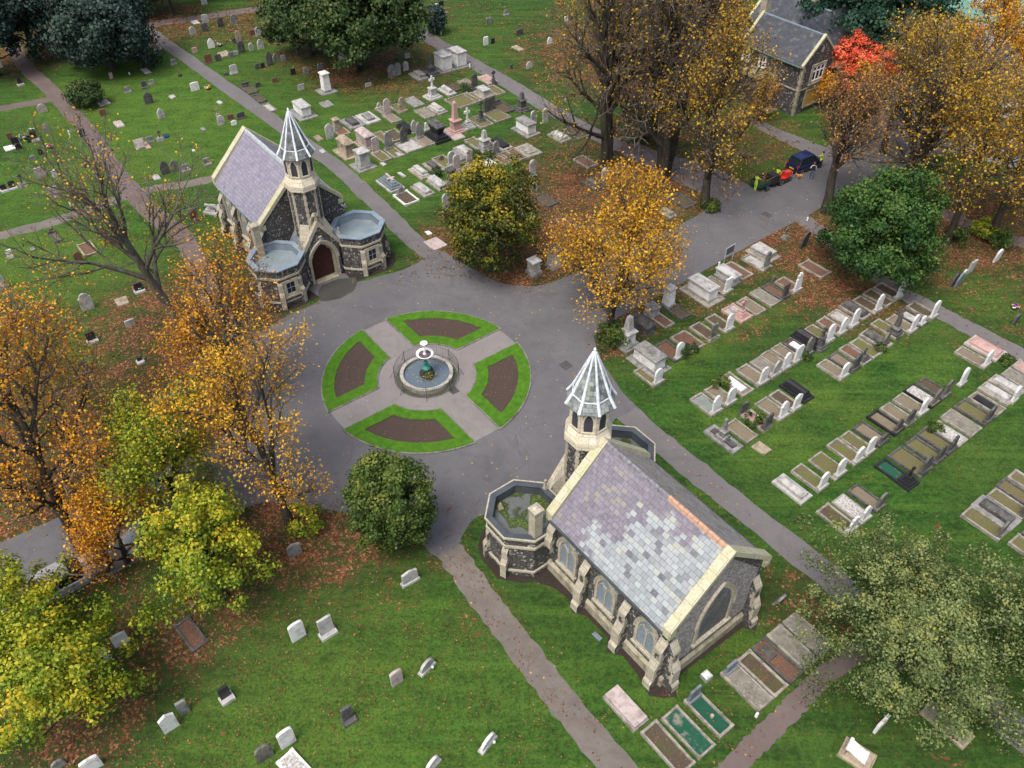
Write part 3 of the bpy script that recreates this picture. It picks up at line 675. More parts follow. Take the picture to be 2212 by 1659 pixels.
    sp = MB(); prof = [(10.30, 1.30), (10.36, 1.32), (10.92, 1.0), (13.45, .07)]
    for (z0, r0), (z1, r1) in zip(prof[:-1], prof[1:]): sp.frust(tx, 0, z0, r0, z1, r1, cap=(z0 == 10.30 or z1 > 13))
    spire = sp.build('spire', M_SLATE_SPIRE_DARK if far else M_SLATE_SPIRE, root)
    hp = MB()
    for i in range(8):
        a = PI/8+i*PI/4; c, s_ = math.cos(a), math.sin(a)
        hp.tube([(tx+r*c, r*s_, z+.015) for z, r in prof[1:]], [.085, .085, .05], 6)
        a2 = a+PI/4; hp.tube([(tx+1.0*c, 1.0*s_, 10.93), (tx+1.0*math.cos(a2), math.sin(a2), 10.93)], .03, 5)
    hp.build('lead_hip', M_LEAD_HIP, spire)
    fn = MB(); fn.lathe([(.11, 13.35), (.12, 13.45), (.05, 13.55), (.08, 13.62), (.02, 13.75)], 10, tx, 0); fn.build('finial', M_LEAD_HIP, spire)
    # octagonal vestries with parapets and flat roofs
    for s in (-1, 1):
        cx, cy = 15.37, s*3.52
        o_out, o_in = octo(cx, cy, 1.90), octo(cx, cy, 1.66)
        v = MB(); v.prism(o_out, 0, 2.72); vest = v.build('vestry', M_FLINT, root)
        v = MB(); v.ring(o_out, o_in, 2.725, 3.33); v.build('parapet_wall', M_FLINT, vest)
        v = MB(); v.ring(octo(cx, cy, 2.0), octo(cx, cy, 1.895), 2.55, 2.70); v.ring(octo(cx, cy, 1.99), octo(cx, cy, 1.895), .42, .56); v.build('string_course', M_ASH, vest)
        v = MB(); v.prism(o_in, 2.725, 2.80); v.build('flat_roof', M_LEADFLAT if far else M_MOSSROOF, vest)
        v = MB(); v.ring(o_in, octo(cx, cy, 1.63), 2.80, 3.40); v.ring(octo(cx, cy, 2.04), octo(cx, cy, 1.63), 3.335, 3.42); v.build('parapet_lead', M_LEAD if far else M_LEAD_DARK, vest)
        if not far:
            v = MB(); v.ring(octo(cx, cy, 2.05), octo(cx, cy, 1.97), 3.31, 3.44); v.build('parapet_coping', M_ASH, vest)
        # buttresses stand on the outer corners, fanned out
        for i in range(8):
            a = PI/8+i*PI/4; X = cx+2.05*math.cos(a); Y = cy+2.05*math.sin(a)
            if X > 16.9 and abs(Y) < 4.4: continue
            if abs(Y) < 2.4 and X < 14.9 and False: continue
            if s*(Y-cy) < -1.0 and X > 14: continue
            buttress(vest, wallM(X-.07*math.cos(a), Y-.07*math.sin(a), a), .36, [(-.12, 0), (.34, 0), (.34, 1.15), (.16, 1.45), (.16, 2.1), (0, 2.4), (-.12, 2.4)], ((.2, .95, .33), (1.5, 2.0, .15)))
        # front window
        wm = wallM(cx-1.90, cy, PI)
        f = MB(); f.M = wm; f.ring([(-.62, .95), (.62, .95), (.62, 2.35), (-.62, 2.35)], [(-.33, 1.15), (.33, 1.15), (.33, 2.12), (-.33, 2.12)], -.02, .11); f.box(-.68, .68, .82, .95, -.02, .17)
        wv = f.build('window', M_ASH, root)
        f = MB(); f.M = wm; f.box(-.33, .33, 1.15, 2.12, -.01, .02); f.build('pane', M_GLASS_DARK, wv)
        f = MB(); f.M = wm; f.box(-.025, .025, 1.15, 2.12, .02, .05); f.box(-.33, .33, 1.6, 1.64, .021, .049); f.build('glazing_bar', M_GLASS, wv)
    # chimney stack at the back corner of one vestry
    ch = MB(); cx, cy = 16.98, sg*4.02
    ch.cbox(cx, cy, 2.7, .52, .52, 2.65); ch.cbox(cx, cy, 5.35, .62, .62, .14); ch.cbox(cx, cy, 5.49, .56, .56, .14, .22); ch.build('chimney', M_ASH, root)
    # porch: front wall with a real door opening
    XP = 14.8; hw = 1.47
    o = arch(2.08, 0, 1.80, 3.40, 9)
    w = MB(); w.M = wallM(XP, 0, PI); w.prism([(-hw, 0)]+o+[(hw, 0), (hw, 2.9), (0, 5.1), (-hw, 2.9)], -.5, 0); porch = w.build('porch', M_FLINT, root)
    w = MB(); gwall(w, XP+.5, XF, hw, 2.8, 4.95)
    w.build('porch_side', M_FLINT, porch)
    for s in (-1, 1):
        r = MB(); r.M = Matrix(((0, 0, 1, XP+.2), (1, 0, 0, 0), (0, 1, 0, 0), (0, 0, 0, 1)))
        r.prism([(0, 4.98), (0, 5.1), (s*(hw+.12), 2.76), (s*(hw+.12), 2.64)], 0, XF-XP-.25); r.build('porch_roof', M_SLATE_PORCH, porch)
    gable_coping(porch, XP-.08, XP+.3, 1.72, 2.98, 5.40, M_ASH, 'porch_coping', .32, False)
    d = MB(); d.M = wallM(XP, 0, PI)
    for k, (ww, zz, dd) in enumerate(((2.08, 3.40, .10), (1.94, 3.29, -.08), (1.80, 3.18, -.22))):
        d.arc_band(arch(ww+.16 if k else ww+.36, 0, 1.80, zz+.1 if k else zz+.2, 9), arch(ww, 0, 1.80, zz, 9), -.46, dd)
    d.arc_band(arch(2.62, 1.75, 1.80, 3.72, 9), arch(2.44, 1.75, 1.80, 3.61, 9), -.02, .16)
    d.box(-.07, .07, 3.5, 3.95, -.02, .14); d.cbox(0, 3.98, -.02, .26, .1, .16); d.build('door_arch', M_ASH, porch)
    dr = MB(); dr.M = wallM(XP+.40, 0, PI); dr.prism(arch(1.86, .08, 1.80, 3.24, 9), 0, .05)
    for k in range(9): dr.box(-.8+k*.2, -.8+k*.2+.03, .1, 2.3, .05, .062)
    door = dr.build('door', M_DOOR, root)
    hb = MB(); hb.M = wallM(XP+.40, 0, PI); hb.cbox(.09, 1.15, .05, .05, .16, .06); hb.build('handle', M_IRON, door)
    s_ = MB(); s_.box(XP-.25, XP+.42, -.95, .95, 0.02, .09); s_.build('doorstep', M_PLINTH, porch)
    cr = MB(); cr.cbox(XP+.1, 0, 5.36, .16, .2, .16); cr.box(XP+.04, XP+.16, -.06, .06, 5.5, 5.98); cr.box(XP+.045, XP+.155, -.2, .2, 5.68, 5.80); cr.build('cross', M_ASH, porch)
    for s in (-1, 1):
        pn = MB(); pn.cbox(XP+.1, s*1.66, 2.7, .26, .26, .6); pn.cbox(XP+.1, s*1.66, 3.3, .26, .26, .75, .11); pn.cbox(XP+.1, s*1.66, 4.0, .1, .1, .1); pn.build('pinnacle', M_ASH, porch)
    return root
for far in (True, False): chapel(far)
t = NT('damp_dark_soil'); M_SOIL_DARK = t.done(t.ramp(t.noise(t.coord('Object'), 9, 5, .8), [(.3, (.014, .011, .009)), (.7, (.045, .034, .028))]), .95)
# dark soil border round each chapel, and the tarmac apron at the far door
def soil_border(far):
    sgn = -1 if far else 1; sh = 0.484 if far else 0
    pts = [(13.25, 1.6), (12.95, 2.9), (13.0, 4.6), (13.7, 5.6), (14.6, 6.0), (16.2, 5.95), (17.2, 5.2), (17.5, 4.4), (18.4, 3.75), (19.6, 3.65), (20.2, 4.15), (20.8, 3.65), (22.6, 3.65), (23.2, 4.2), (23.8, 3.65), (25.2, 3.7), (26.0, 4.1), (26.7, 3.6), (27.0, 2.9), (26.45, 2.4), (26.35, 0)]
    pts = pts+[(x, -y) for x, y in pts[-2::-1]]
    return [tuple(loc(sgn*x+sh, sgn*y).xy) for x, y in pts]
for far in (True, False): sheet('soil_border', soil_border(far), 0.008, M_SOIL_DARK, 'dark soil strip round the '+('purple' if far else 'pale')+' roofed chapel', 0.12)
# ---------------------------------------------------------------- fountain and its railing
def fountain():
    r = thing('fountain', C0, AX, 'round stone fountain pool with a green pedestal and two white bowls', 'fountain')
    m_st = stone('pool_stone', (0.40, 0.385, 0.34), (0.13, 0.125, 0.10), (0.30, 0.31, 0.20), .4)
    n = 48
    def c(q): return [(q*math.cos(2*PI*i/n), q*math.sin(2*PI*i/n)) for i in range(n)]
    b = MB(); b.ring(c(1.84), c(1.60), .31, .42); b.ring(c(1.79), c(1.66), .02, .31)
    for k in range(60):
        a = 2*PI*k/60; b.M = Matrix.Rotation(a, 4, 'Z'); b.box(1.785, 1.83, -.045, .045, .06, .31)
    b.build('pool_rim', m_st, r)
    b = MB(); b.ring(c(2.12), c(1.83), .028, .05); b.build('wet_apron', plain('mossy_apron', (0.07, 0.075, 0.05), .7, var=.5, scale=4), r)
    wt = NT('pool_water'); cc = wt.coord('Object', rnd=False); nn = wt.noise(cc, 5, 3)
    wt.bump(nn, .06, .03); wt.b.inputs['Specular IOR Level'].default_value = .6
    wm = wt.done((0.10, 0.13, 0.16), .12)
    b = MB(); b.prism(c(1.66), .10, .20); b.build('water', wm, r)
    rk = stone('rockwork', (0.075, 0.07, 0.05), (0.025, 0.025, 0.02), (0.06, 0.085, 0.025), .6)
    b = MB()
    for k in range(46):
        a = random.uniform(0, 6.28); z = random.uniform(.1, .75); q = (.62-.5*z)*random.uniform(.75, 1.1); s = random.uniform(.10, .2)
        b.M = Matrix.Translation((q*math.cos(a), q*math.sin(a), z)) @ Matrix.Rotation(random.uniform(0, 3), 4, 'X') @ Matrix.Rotation(random.uniform(0, 3), 4, 'Z'); b.cbox(0, 0, -s/2, s*1.2, s, s, s*.2)
    b.M = Matrix.Identity(4); b.frust(0, 0, .1, .5, .85, .2, 9); b.build('rockwork', rk, r)
    gr = plain('green_paint', (0.035, 0.19, 0.155), .45, var=.25, scale=5); wp = plain('white_paint', (0.72, 0.70, 0.69), .5, var=.12, scale=6)
    b = MB(); b.lathe([(.30, .78), (.33, .88), (.25, .98), (.15, 1.08), (.12, 1.3), (.16, 1.38), (.09, 1.45), (.08, 1.62)], 16); b.build('pedestal', gr, r)
    b = MB(); b.lathe([(.07, 1.62), (.10, 1.72), (.09, 1.85), (.20, 1.92), (.46, 2.02), (.575, 2.14), (.60, 2.17), (.55, 2.17), (.44, 2.09), (.12, 2.03)], 28); bowl = b.build('lower_bowl', wp, r, smooth=True)
    b = MB(); b.lathe([(.42, 2.085), (.42, 2.10)], 24); b.build('bowl_water', plain('dark_bowl_water', (0.10, 0.08, 0.09), .2), bowl)
    b = MB(); b.lathe([(.12, 2.03), (.14, 2.14), (.07, 2.25), (.10, 2.36), (.13, 2.5), (.10, 2.66), (.055, 2.72), (.085, 2.80), (.06, 2.88), (.1, 2.93)], 14); b.tube([(.09, 0, 2.6), (.2, .03, 2.72), (.12, .02, 2.92)], .03, 6); b.tube([(-.09, 0, 2.6), (-.2, -.03, 2.72), (-.12, -.02, 2.92)], .03, 6); b.build('figure', wp, r, smooth=True)
    b = MB(); b.lathe([(.07, 2.92), (.17, 2.96), (.255, 3.05), (.26, 3.07), (.21, 3.06), (.06, 3.0)], 20); b.build('upper_bowl', wp, r, smooth=True)
    b = MB()
    for k in range(60):
        a = random.uniform(-1.0, .8)-AX*0; q = random.uniform(.4, .75); z = .25+random.random()*.45*(1-(q-.4)); b.M = Matrix.Translation((q*math.cos(a), q*math.sin(a), z)) @ Matrix.Rotation(random.uniform(-1, 1), 4, 'X') @ Matrix.Rotation(random.uniform(0, 6), 4, 'Z'); b.mi = random.choice((0, 0, 1)); b.add([(-.07, 0, 0), (0, -.045, .01), (.07, 0, 0), (0, .045, .01)], [(0, 1, 2, 3)])
    for k in range(40):
        a = random.uniform(0, 6.28); q = random.uniform(.7, 1.55); b.M = Matrix.Translation((q*math.cos(a), q*math.sin(a), .206)); b.mi = random.choice((0, 1, 1)); s = random.uniform(.025, .07); b.add([(-s, 0, 0), (0, -s*.6, 0), (s, 0, 0), (0, s*.6, 0)], [(0, 1, 2, 3)])
    b.build('water_plants', kind='stuff', parent=r, mats=[M_LEAFG, plain('yellow_leaf_bits', (0.42, 0.3, 0.03), .7)])
    k_ = thing('railing', C0, AX, 'ring of thin black iron railings around the fountain', 'railing')
    m_ir = plain('weathered_iron', (0.06, 0.07, 0.07), .5, var=.4)
    b = MB()
    for i in range(96):
        a = 2*PI*i/96; x, y = 2.22*math.cos(a), 2.22*math.sin(a); b.tube([(x, y, .02), (x, y, 1.0)], .0065, 4)
    b.build('bars', m_ir, k_)
    b = MB()
    for z in (.14, .88):
        b.tube([(2.22*math.cos(2*PI*i/64), 2.22*math.sin(2*PI*i/64), z) for i in range(65)], .011, 5)
    b.build('rail', m_ir, k_)
    for i in range(8):
        a = 2*PI*i/8+.2; b = MB(); b.tube([(2.22*math.cos(a), 2.22*math.sin(a), 0), (2.22*math.cos(a), 2.22*math.sin(a), 1.08)], .028, 6); b.tube([(2.22*math.cos(a), 2.22*math.sin(a), .7), (2.55*math.cos(a), 2.55*math.sin(a), .02)], .016, 5); b.build('post', m_ir, k_)
M_LEAFG = plain('pond_leaf_green', (0.03, 0.075, 0.015), .8, var=.5, scale=9)
fountain()
def covers():
    m = plain('iron_cover', (0.07, 0.068, 0.066), .5, var=.3)
    for (u, v, L, w, lab) in [(1731.5, 1455, 1, 1, None)]: pass
    for (p, L, w, lab) in [(T(1, 2, 1705, 55), .75, .6, 'square iron cover in the paving below the fountain'), (T(2, 1, 465, 1500), .75, .7, 'square iron cover in the road beside the right bed'), (T(1, 2, 1375, 95), .28, .22, 'small iron cover near the railing foot'), (T(1, 2, 1590, 85), .28, .22, 'second small iron cover near the railing foot'), (T(3, 1, -10, 200), .8, .6, 'iron cover in the road by the grave rows')]:
        b = MB(); b.ring([(-L/2, -w/2), (L/2, -w/2), (L/2, w/2), (-L/2, w/2)], [(-L/2+.05, -w/2+.05), (L/2-.05, -w/2+.05), (L/2-.05, w/2-.05), (-L/2+.05, w/2-.05)], .0, .036); b.box(-L/2+.06, L/2-.06, -w/2+.06, w/2-.06, 0, .031)
        o = b.build('manhole_cover', m, label=lab, cat='cover', group='iron covers'); o.location = p; o.rotation_euler = (0, 0, AX)
covers()
# ---------------------------------------------------------------- lodge house
def lodge():
    r = thing('lodge_house', loc(-10.2, 51.7), AX, 'two storey flint lodge with slate gabled roofs and a red door', 'house')
    wm, st_, sl = flint('lodge_flint', (0.020, 0.019, 0.022), (0.095, 0.09, 0.088), .15, 8), M_PLINTH, M_LODGE_SLATE
    def rg(x0, x1, y0, y1, ze, zr, name='wing'):
        b = MB(); b.M = Matrix(((0, 0, 1, x0), (1, 0, 0, (y0+y1)/2), (0, 1, 0, 0), (0, 0, 0, 1))); h = (y1-y0)/2
        b.prism([(-h, 0), (h, 0), (h, ze), (0, zr), (-h, ze)], 0, x1-x0); w = b.build(name, wm, r)
        for s in (-1, 1):
            k = (zr-ze)/h; b = MB(); b.M = Matrix(((0, 0, 1, x0+.15), (1, 0, 0, (y0+y1)/2), (0, 1, 0, 0), (0, 0, 0, 1)))
            b.prism([(0, zr+.02), (0, zr+.16), (s*(h+.25), ze-.25*k+.16), (s*(h+.25), ze-.25*k+.02)], 0, x1-x0-.3); b.build('roof', sl, w)
        b = MB(); b.M = Matrix(((0, 0, 1, x0), (1, 0, 0, (y0+y1)/2), (0, 1, 0, 0), (0, 0, 0, 1)))
        b = None
        for xx in (-.06, x1-x0-.24): b = MB(); b.M = Matrix(((0, 0, 1, x0), (1, 0, 0, (y0+y1)/2), (0, 1, 0, 0), (0, 0, 0, 1))); b.prism([(-h-.2, ze+.05), (0, zr+.34), (h+.2, ze+.05), (h+.2, ze-.15), (0, zr+.05), (-h-.2, ze-.15)], xx, xx+.3); b.build('coping', M_COPE, w)
        b = MB(); b.box(x0+.2, x1-.2, (y0+y1)/2-.09, (y0+y1)/2+.09, zr+.1, zr+.22); b.build('ridge', M_LEAD, w)
        return w
    W1 = rg(-8.0, 0, 0, 5.0, 5.2, 7.45)
    rg(-12.5, -3.5, 6.2, 11.2, 5.0, 7.3)
    # cross wing with its ridge across
    b = MB(); b.M = Matrix(((1, 0, 0, -3.6), (0, 0, 1, 3.2), (0, 1, 0, 0), (0, 0, 0, 1))); b.prism([(-2.6, 0), (2.6, 0), (2.6, 5.1), (0, 7.6), (-2.6, 5.1)], 0, 8.6); W3 = b.build('cross_wing', wm, r)
    for s in (-1, 1):
        b = MB(); b.M = Matrix(((1, 0, 0, -3.6), (0, 0, 1, 3.25), (0, 1, 0, 0), (0, 0, 0, 1))); k = 2.5/2.6
        b.prism([(0, 7.62), (0, 7.77), (s*2.9, 5.1-.3*k+.16), (s*2.9, 5.1-.3*k+.02)], 0, 8.4); b.build('roof', sl, W3)
    b = MB(); b.M = Matrix(((1, 0, 0, -3.6), (0, 0, 1, 11.6), (0, 1, 0, 0), (0, 0, 0, 1))); b.prism([(-2.85, 5.15), (0, 7.95), (2.85, 5.15), (2.85, 4.95), (0, 7.65), (-2.85, 4.95)], 0, .3); b.build('coping', M_COPE, W3)
    for x, y in ((-8.2, 3.0), (-6.4, 8.7)):
        b = MB(); b.cbox(x, y, 5.5, .75, .75, 3.6); b.cbox(x, y, 9.1, .95, .95, .2); b.frust(x-.15, y, 9.3, .14, 9.75, .11, 8); b.frust(x+.17, y, 9.3, .14, 9.75, .11, 8); b.build('chimney', M_ASH, r)
    # quoins, string course
    b = MB()
    for k in range(17): z = k*.3; w = .34 if k % 2 else .22; b.box(-w, .03, -.03, .0, z, z+.3); b.box(0.0, .03, -.0, w, z, z+.3)
    for k in range(17): z = k*.3; w = .34 if k % 2 else .22; b.box(0.0, .03, 5.0-w, 5.0, z, z+.3)
    b.build('quoin', M_PLINTH, W1)
    b = MB(); b.box(-8, .06, -.07, 0, 2.55, 2.68); b.box(.0, .07, 0, 5.0, 2.55, 2.68); b.build('string_course', M_PLINTH, W1)
    b = MB(); b.box(-7.9, -.1, -.36, -.24, 5.0, 5.1); b.build('gutter', plain('green_gutter', (0.12, 0.2, 0.17), .5), W1)
    # gable windows: white frame upstairs, ochre boards downstairs
    M = wallM(0, 2.5, 0); white = plain('white_window_paint', (0.75, 0.76, 0.78), .5, var=.08)
    b = MB(); b.M = M; b.ring([(-1.15, 3.0), (1.15, 3.0), (1.15, 4.95), (-1.15, 4.95)], [(-.92, 3.2), (.92, 3.2), (.92, 4.72), (-.92, 4.72)], -.02, .1); b.box(-1.25, 1.25, 2.86, 3.0, -.02, .18); w = b.build('window', M_PLINTH, r)
    b = MB(); b.M = M; b.ring([(-.92, 3.2), (.92, 3.2), (.92, 4.72), (-.92, 4.72)], [(-.82, 3.3), (.82, 3.3), (.82, 4.62), (-.82, 4.62)], -.01, .07)
    for x in (-.3, .3): b.box(x-.06, x+.06, 3.3, 4.62, -.01, .069)
    b.box(-.82, .82, 4.15, 4.24, -.01, .066); b.build('frame', white, w)
    b = MB(); b.M = M; b.box(-.85, .85, 3.25, 4.65, -.01, .015); b.build('pane', M_GLASS_DARK, w)
    b = MB(); b.M = M; b.ring([(-1.3, .5), (1.3, .5), (1.3, 2.4), (-1.3, 2.4)], [(-1.1, .65), (1.1, .65), (1.1, 2.22), (-1.1, 2.22)], -.02, .1); w = b.build('window', M_PLINTH, r, label='boarded-up ground floor window')
    b = MB(); b.M = M; b.box(-1.1, .35, .65, 2.22, -.01, .03); b.box(.36, 1.1, .65, 2.22, -.01, .033); b.build('board', plain('ochre_board', (0.40, 0.23, 0.06), .8, var=.15), w)
    b = MB(); b.M = M; b.box(-.18, .18, 6.0, 6.5, -.02, .04); b.build('plaque', M_PLINTH, r)
    # side: first floor window, canopy over the red door
    for x in (-5.0, -7.2):
        M = wallM(x, 0, -PI/2)
        b = MB(); b.M = M; b.ring([(-.5, 3.4), (.5, 3.4), (.5, 4.75), (-.5, 4.75)], [(-.32, 3.55), (.32, 3.55), (.32, 4.6), (-.32, 4.6)], -.02, .09); w = b.build('window', white, r)
        b = MB(); b.M = M; b.box(-.32, .32, 3.55, 4.6, -.01, .015); b.build('pane', M_GLASS_DARK, w)
        b = MB(); b.M = M; b.box(-.03, .03, 3.55, 4.6, .015, .05); b.box(-.32, .32, 4.0, 4.05, .0152, .049); b.build('glazing_bar', white, w)
    b = MB(); b.box(-6.0, -2.9, -1.5, -.0, 0, 2.9); b.build('porch', wm, r)
    b = MB(); b.box(-6.2, -2.7, -1.7, -.02, 2.9, 3.05); b.ring([(-6.15, -1.65), (-2.75, -1.65), (-2.75, -.03), (-6.15, -.03)], [(-5.9, -1.42), (-3.0, -1.42), (-3.0, -.2), (-5.9, -.2)], 3.05, 3.32); b.build('porch_cornice', M_PLINTH, r)
    M = wallM(-2.9, -.75, 0)
    b = MB(); b.M = M; b.arc_band(arch(1.15, 0, 1.7, 2.3), arch(.9, 0, 1.7, 2.15), -.02, .1); b.build('door_frame', M_PLINTH, r)
    b = MB(); b.M = M; b.prism(arch(.9, .05, 1.7, 2.15), -.01, .03); d = b.build('door', plain('red_door', (0.20, 0.02, 0.02), .45), r)
    b = MB(); b.M = M; b.cbox(.3, 1.0, .03, .05, .12, .05); b.build('handle', M_IRON, d)
    b = MB(); b.box(-2.8, -1.8, -1.5, -.2, 0, .12); b.build('doorstep', M_PLINTH, r)
    b = MB(); b.box(-12.4, -8.05, .6, 5.4, 0, 4.0); b.box(-12.4, -8.05, .6, 5.4, 4.0, 4.12); b.build('side_extension', wm, r)
lodge()
# ---------------------------------------------------------------- vehicles
def paint(name, c, rough=.3): 
    t = NT(name); t.b.inputs['Coat Weight'].default_value = .6; t.b.inputs['Coat Roughness'].default_value = .08
    return t.done(c, rough)
M_TYRE = plain('tyre_rubber', (0.016, 0.016, 0.017), .8); M_RIM = plain('alloy_rim', (0.42, 0.43, 0.45), .35, .6, .1); M_CARGLASS = plain('car_glass', (0.015, 0.02, 0.025), .08, 0, .1)
M_RED = plain('red_lamp', (0.45, 0.015, 0.012), .3); M_LAMP = plain('clear_lamp', (0.6, 0.62, 0.65), .2); M_PLATE = plain('yellow_plate', (0.65, 0.45, 0.02), .5); M_BLACKPL = plain('black_plastic', (0.02, 0.02, 0.021), .6)
def wheel(root, x, y, r=.29, w=.18, name='wheel'):
    M = Matrix.Translation((x, y, r)) @ Matrix.Rotation(PI/2, 4, 'X')
    b = MB(); b.M = M; b.lathe([(r*.62, -w/2), (r*.95, -w/2), (r, -w*.3), (r, w*.3), (r*.95, w/2), (r*.62, w/2)], 20); wl = b.build(name, M_TYRE, root, smooth=False)
    b = MB(); b.M = M; b.lathe([(.02, -w*.46), (r*.62, -w*.52), (r*.64, w*.52), (.02, w*.46)], 14); b.build('rim', M_RIM, wl)
def loft(mb, secs):
    n = len(secs[0]); v = [p for s in secs for p in s]
    f = [(i*n+k, i*n+(k+1) % n, (i+1)*n+(k+1) % n, (i+1)*n+k) for i in range(len(secs)-1) for k in range(n)]
    f += [tuple(range(n-1, -1, -1)), tuple(range((len(secs)-1)*n, len(secs)*n))]
    return mb.add(v, f)
def car(p, rz, L, Wd, Hh, body, label, kind='hatch', group='parked cars', plate=True):
    r = thing('parked_car', p, rz, label, 'car', group)
    h, w = L/2, Wd/2
    belt = Hh*.56
    if kind == 'hatch': xs = [(-h, .62, .80, .80), (-h+.08, .30, .95, 1.0), (-h+.5, .22, 1.0, 1.0), (0, .20, 1.0, .99), (h-1.0, .20, 1.0, .97), (h-.45, .24, .96, .88), (h-.08, .30, .85, .74), (h, .40, .74, .55)]
    else: xs = [(-h, .50, .80, .78), (-h+.1, .30, .94, .96), (-h+.7, .22, 1.0, 1.0), (0, .20, 1.0, .99), (h-1.25, .20, 1.0, .95), (h-.5, .24, .95, .84), (h-.1, .30, .84, .72), (h, .42, .72, .55)]
    b = MB(); secs = []
    for x, zs, ww, bb in xs:
        zb = belt*bb; a = w*ww; secs.append([(x, -a*.94, zs), (x, a*.94, zs), (x, a, zs+(zb-zs)*.45), (x, a*.97, zb-.04), (x, a*.86, zb), (x, -a*.86, zb), (x, -a*.97, zb-.04), (x, -a, zs+(zb-zs)*.45)])
    loft(b, secs); b.build('body', body, r, smooth=False)
    # greenhouse: dark glass with painted roof and pillars
    xr0, xr1 = (-h+.12, -h+.42) if kind == 'hatch' else (-h+.25, -h+.75)
    xf1, xf0 = (h-1.35, h-.85) if kind == 'hatch' else (h-1.85, h-1.15)
    a, t = w*.88, w*.72
    g = MB(); zt = Hh-.09; bz = belt-.03
    g.add([(xr0, -a, bz), (xf0, -a, bz), (xf0, a, bz), (xr0, a, bz), (xr1, -t, zt), (xf1, -t, zt), (xf1, t, zt), (xr1, t, zt)], [(0, 1, 5, 4), (1, 2, 6, 5), (2, 3, 7, 6), (3, 0, 4, 7), (4, 5, 6, 7)]); g.build('windows', M_CARGLASS, r)
    b = MB(); n = 4
    secs = [[(x, -ww, z), (x, ww, z), (x, ww*.97, z+.05), (x, ww*.6, z+zz), (x, -ww*.6, z+zz), (x, -ww*.97, z+.05)] for x, ww, z, zz in ((xr1-.06, t*.98, zt-.03, .05), (xr1+.15, t*1.02, zt, .085), ((xr1+xf1)/2, t*1.02, zt+.005, .10), (xf1-.15, t*1.0, zt, .08), (xf1+.04, t*.95, zt-.03, .045))]
    loft(b, secs); b.build('roof', body, r)
    b = MB()
    for s in (-1, 1):
        for (x0, x1) in ((xr0, xr1), (xf0, xf1), ((xr0+xf0)/2-.1, (xr1+xf1)/2-.1)): b.bar((x0, s*a*1.005, bz), (x1, s*t*1.01, zt), .075, .05)
    b.build('pillar', body, r)
    for s in (-1, 1):
        for x in (-h+.62, h-.66): wheel(r, x, s*(w-.10))
        b = MB(); b.cbox(xf0-.15, s*(w+.07), belt+.02, .12, .16, .11, .02); b.build('wing_mirror', body, r)
        b = MB(); b.cbox(-h+.09, s*w*.80, belt*.62, .12, .14, .42, .01); b.build('tail_light', M_RED, r)
        b = MB(); b.cbox(h-.13, s*w*.66, belt*.60, .2, .26, .13, .03); b.build('headlight', M_LAMP, r)
        b = MB(); b.cbox(.1, s*(w*.995), belt*.82, .16, .03, .03); b.build('door_handle', M_BLACKPL, r)
    b = MB(); b.cbox(-h-.01, 0, belt*.55, .03, .5, .12); b.build('number_plate', M_PLATE if plate else M_LAMP, r)
    b = MB(); b.box(-h-.03, -h+.12, -w*.88, w*.88, .28, .42); b.box(h-.1, h+.03, -w*.7, w*.7, .26, .38); b.build('bumper', M_BLACKPL, r)
    return r
E2A = AX+PI/2
pw = T(3, 0, 288, 1508)
car(pw+E2*1.15-E1*.68, E2A-.06, 3.55, 1.6, 1.54, paint('dark_blue_paint', (0.006, 0.011, 0.055)), 'dark blue hatchback parked on the road behind the mower')
car(G(152, 1260), E2A+.05, 4.1, 1.75, 1.45, paint('silver_paint', (0.36, 0.35, 0.38)), 'silver car parked under the trees at the left frame edge', 'saloon')
car(G(352, 1150), E2A+PI, 4.2, 1.75, 1.5, paint('pale_blue_silver_paint', (0.40, 0.46, 0.52)), 'pale blue-silver car parked under the yellow-green tree', 'saloon')
car(T(3, 0, 2110, 1020), AX+.9, 4.2, 1.75, 1.5, paint('white_car_paint', (0.75, 0.75, 0.75)), 'white car in the car park behind the golden trees', 'hatch')
def mower():
    p = T(3, 0, 120, 1580)-E1*.25; r = thing('ride_on_mower', p, E2A-.05, 'red ride-on mower with a black grass collector and a driver', 'mower')
    red = paint('mower_red', (0.55, 0.03, 0.015)); blk = M_BLACKPL
    b = MB(); b.cbox(.75, 0, .42, .95, .62, .42, .08); b.cbox(.45, 0, .82, .3, .55, .12, .05); b.build('hood', red, r)
    b = MB(); b.cbox(-.05, 0, .32, 1.4, .72, .16); b.cbox(-.35, 0, .46, .6, .9, .12, .03); b.build('chassis', red, r)
    b = MB(); b.cbox(-1.15, 0, .42, .8, 1.05, .75, .06); b.build('grass_collector', blk, r)
    b = MB(); b.cbox(-.4, 0, .58, .42, .44, .12, .03); b.cbox(-.6, 0, .66, .1, .44, .38, .02); b.build('seat', blk, r)
    b = MB(); b.tube([(.28, 0, .85), (.12, 0, 1.02)], .02, 6); b.M = Matrix.Translation((.1, 0, 1.03)) @ Matrix.Rotation(-.6, 4, 'Y'); b.ring([(.17*math.cos(k*PI/8), .17*math.sin(k*PI/8)) for k in range(16)], [(.14*math.cos(k*PI/8), .14*math.sin(k*PI/8)) for k in range(16)], 0, .03); b.build('steering_wheel', blk, r)
    for s in (-1, 1):
        wheel(r, -.45, s*.46, .33, .24); wheel(r, .85, s*.42, .22, .16)
        b = MB(); b.cbox(1.21, s*.2, .62, .04, .12, .1); b.build('headlight', M_LAMP, r)
    b = MB(); b.cbox(.2, 0, .12, .8, 1.1, .14, .05); b.build('cutting_deck', blk, r)
    return p
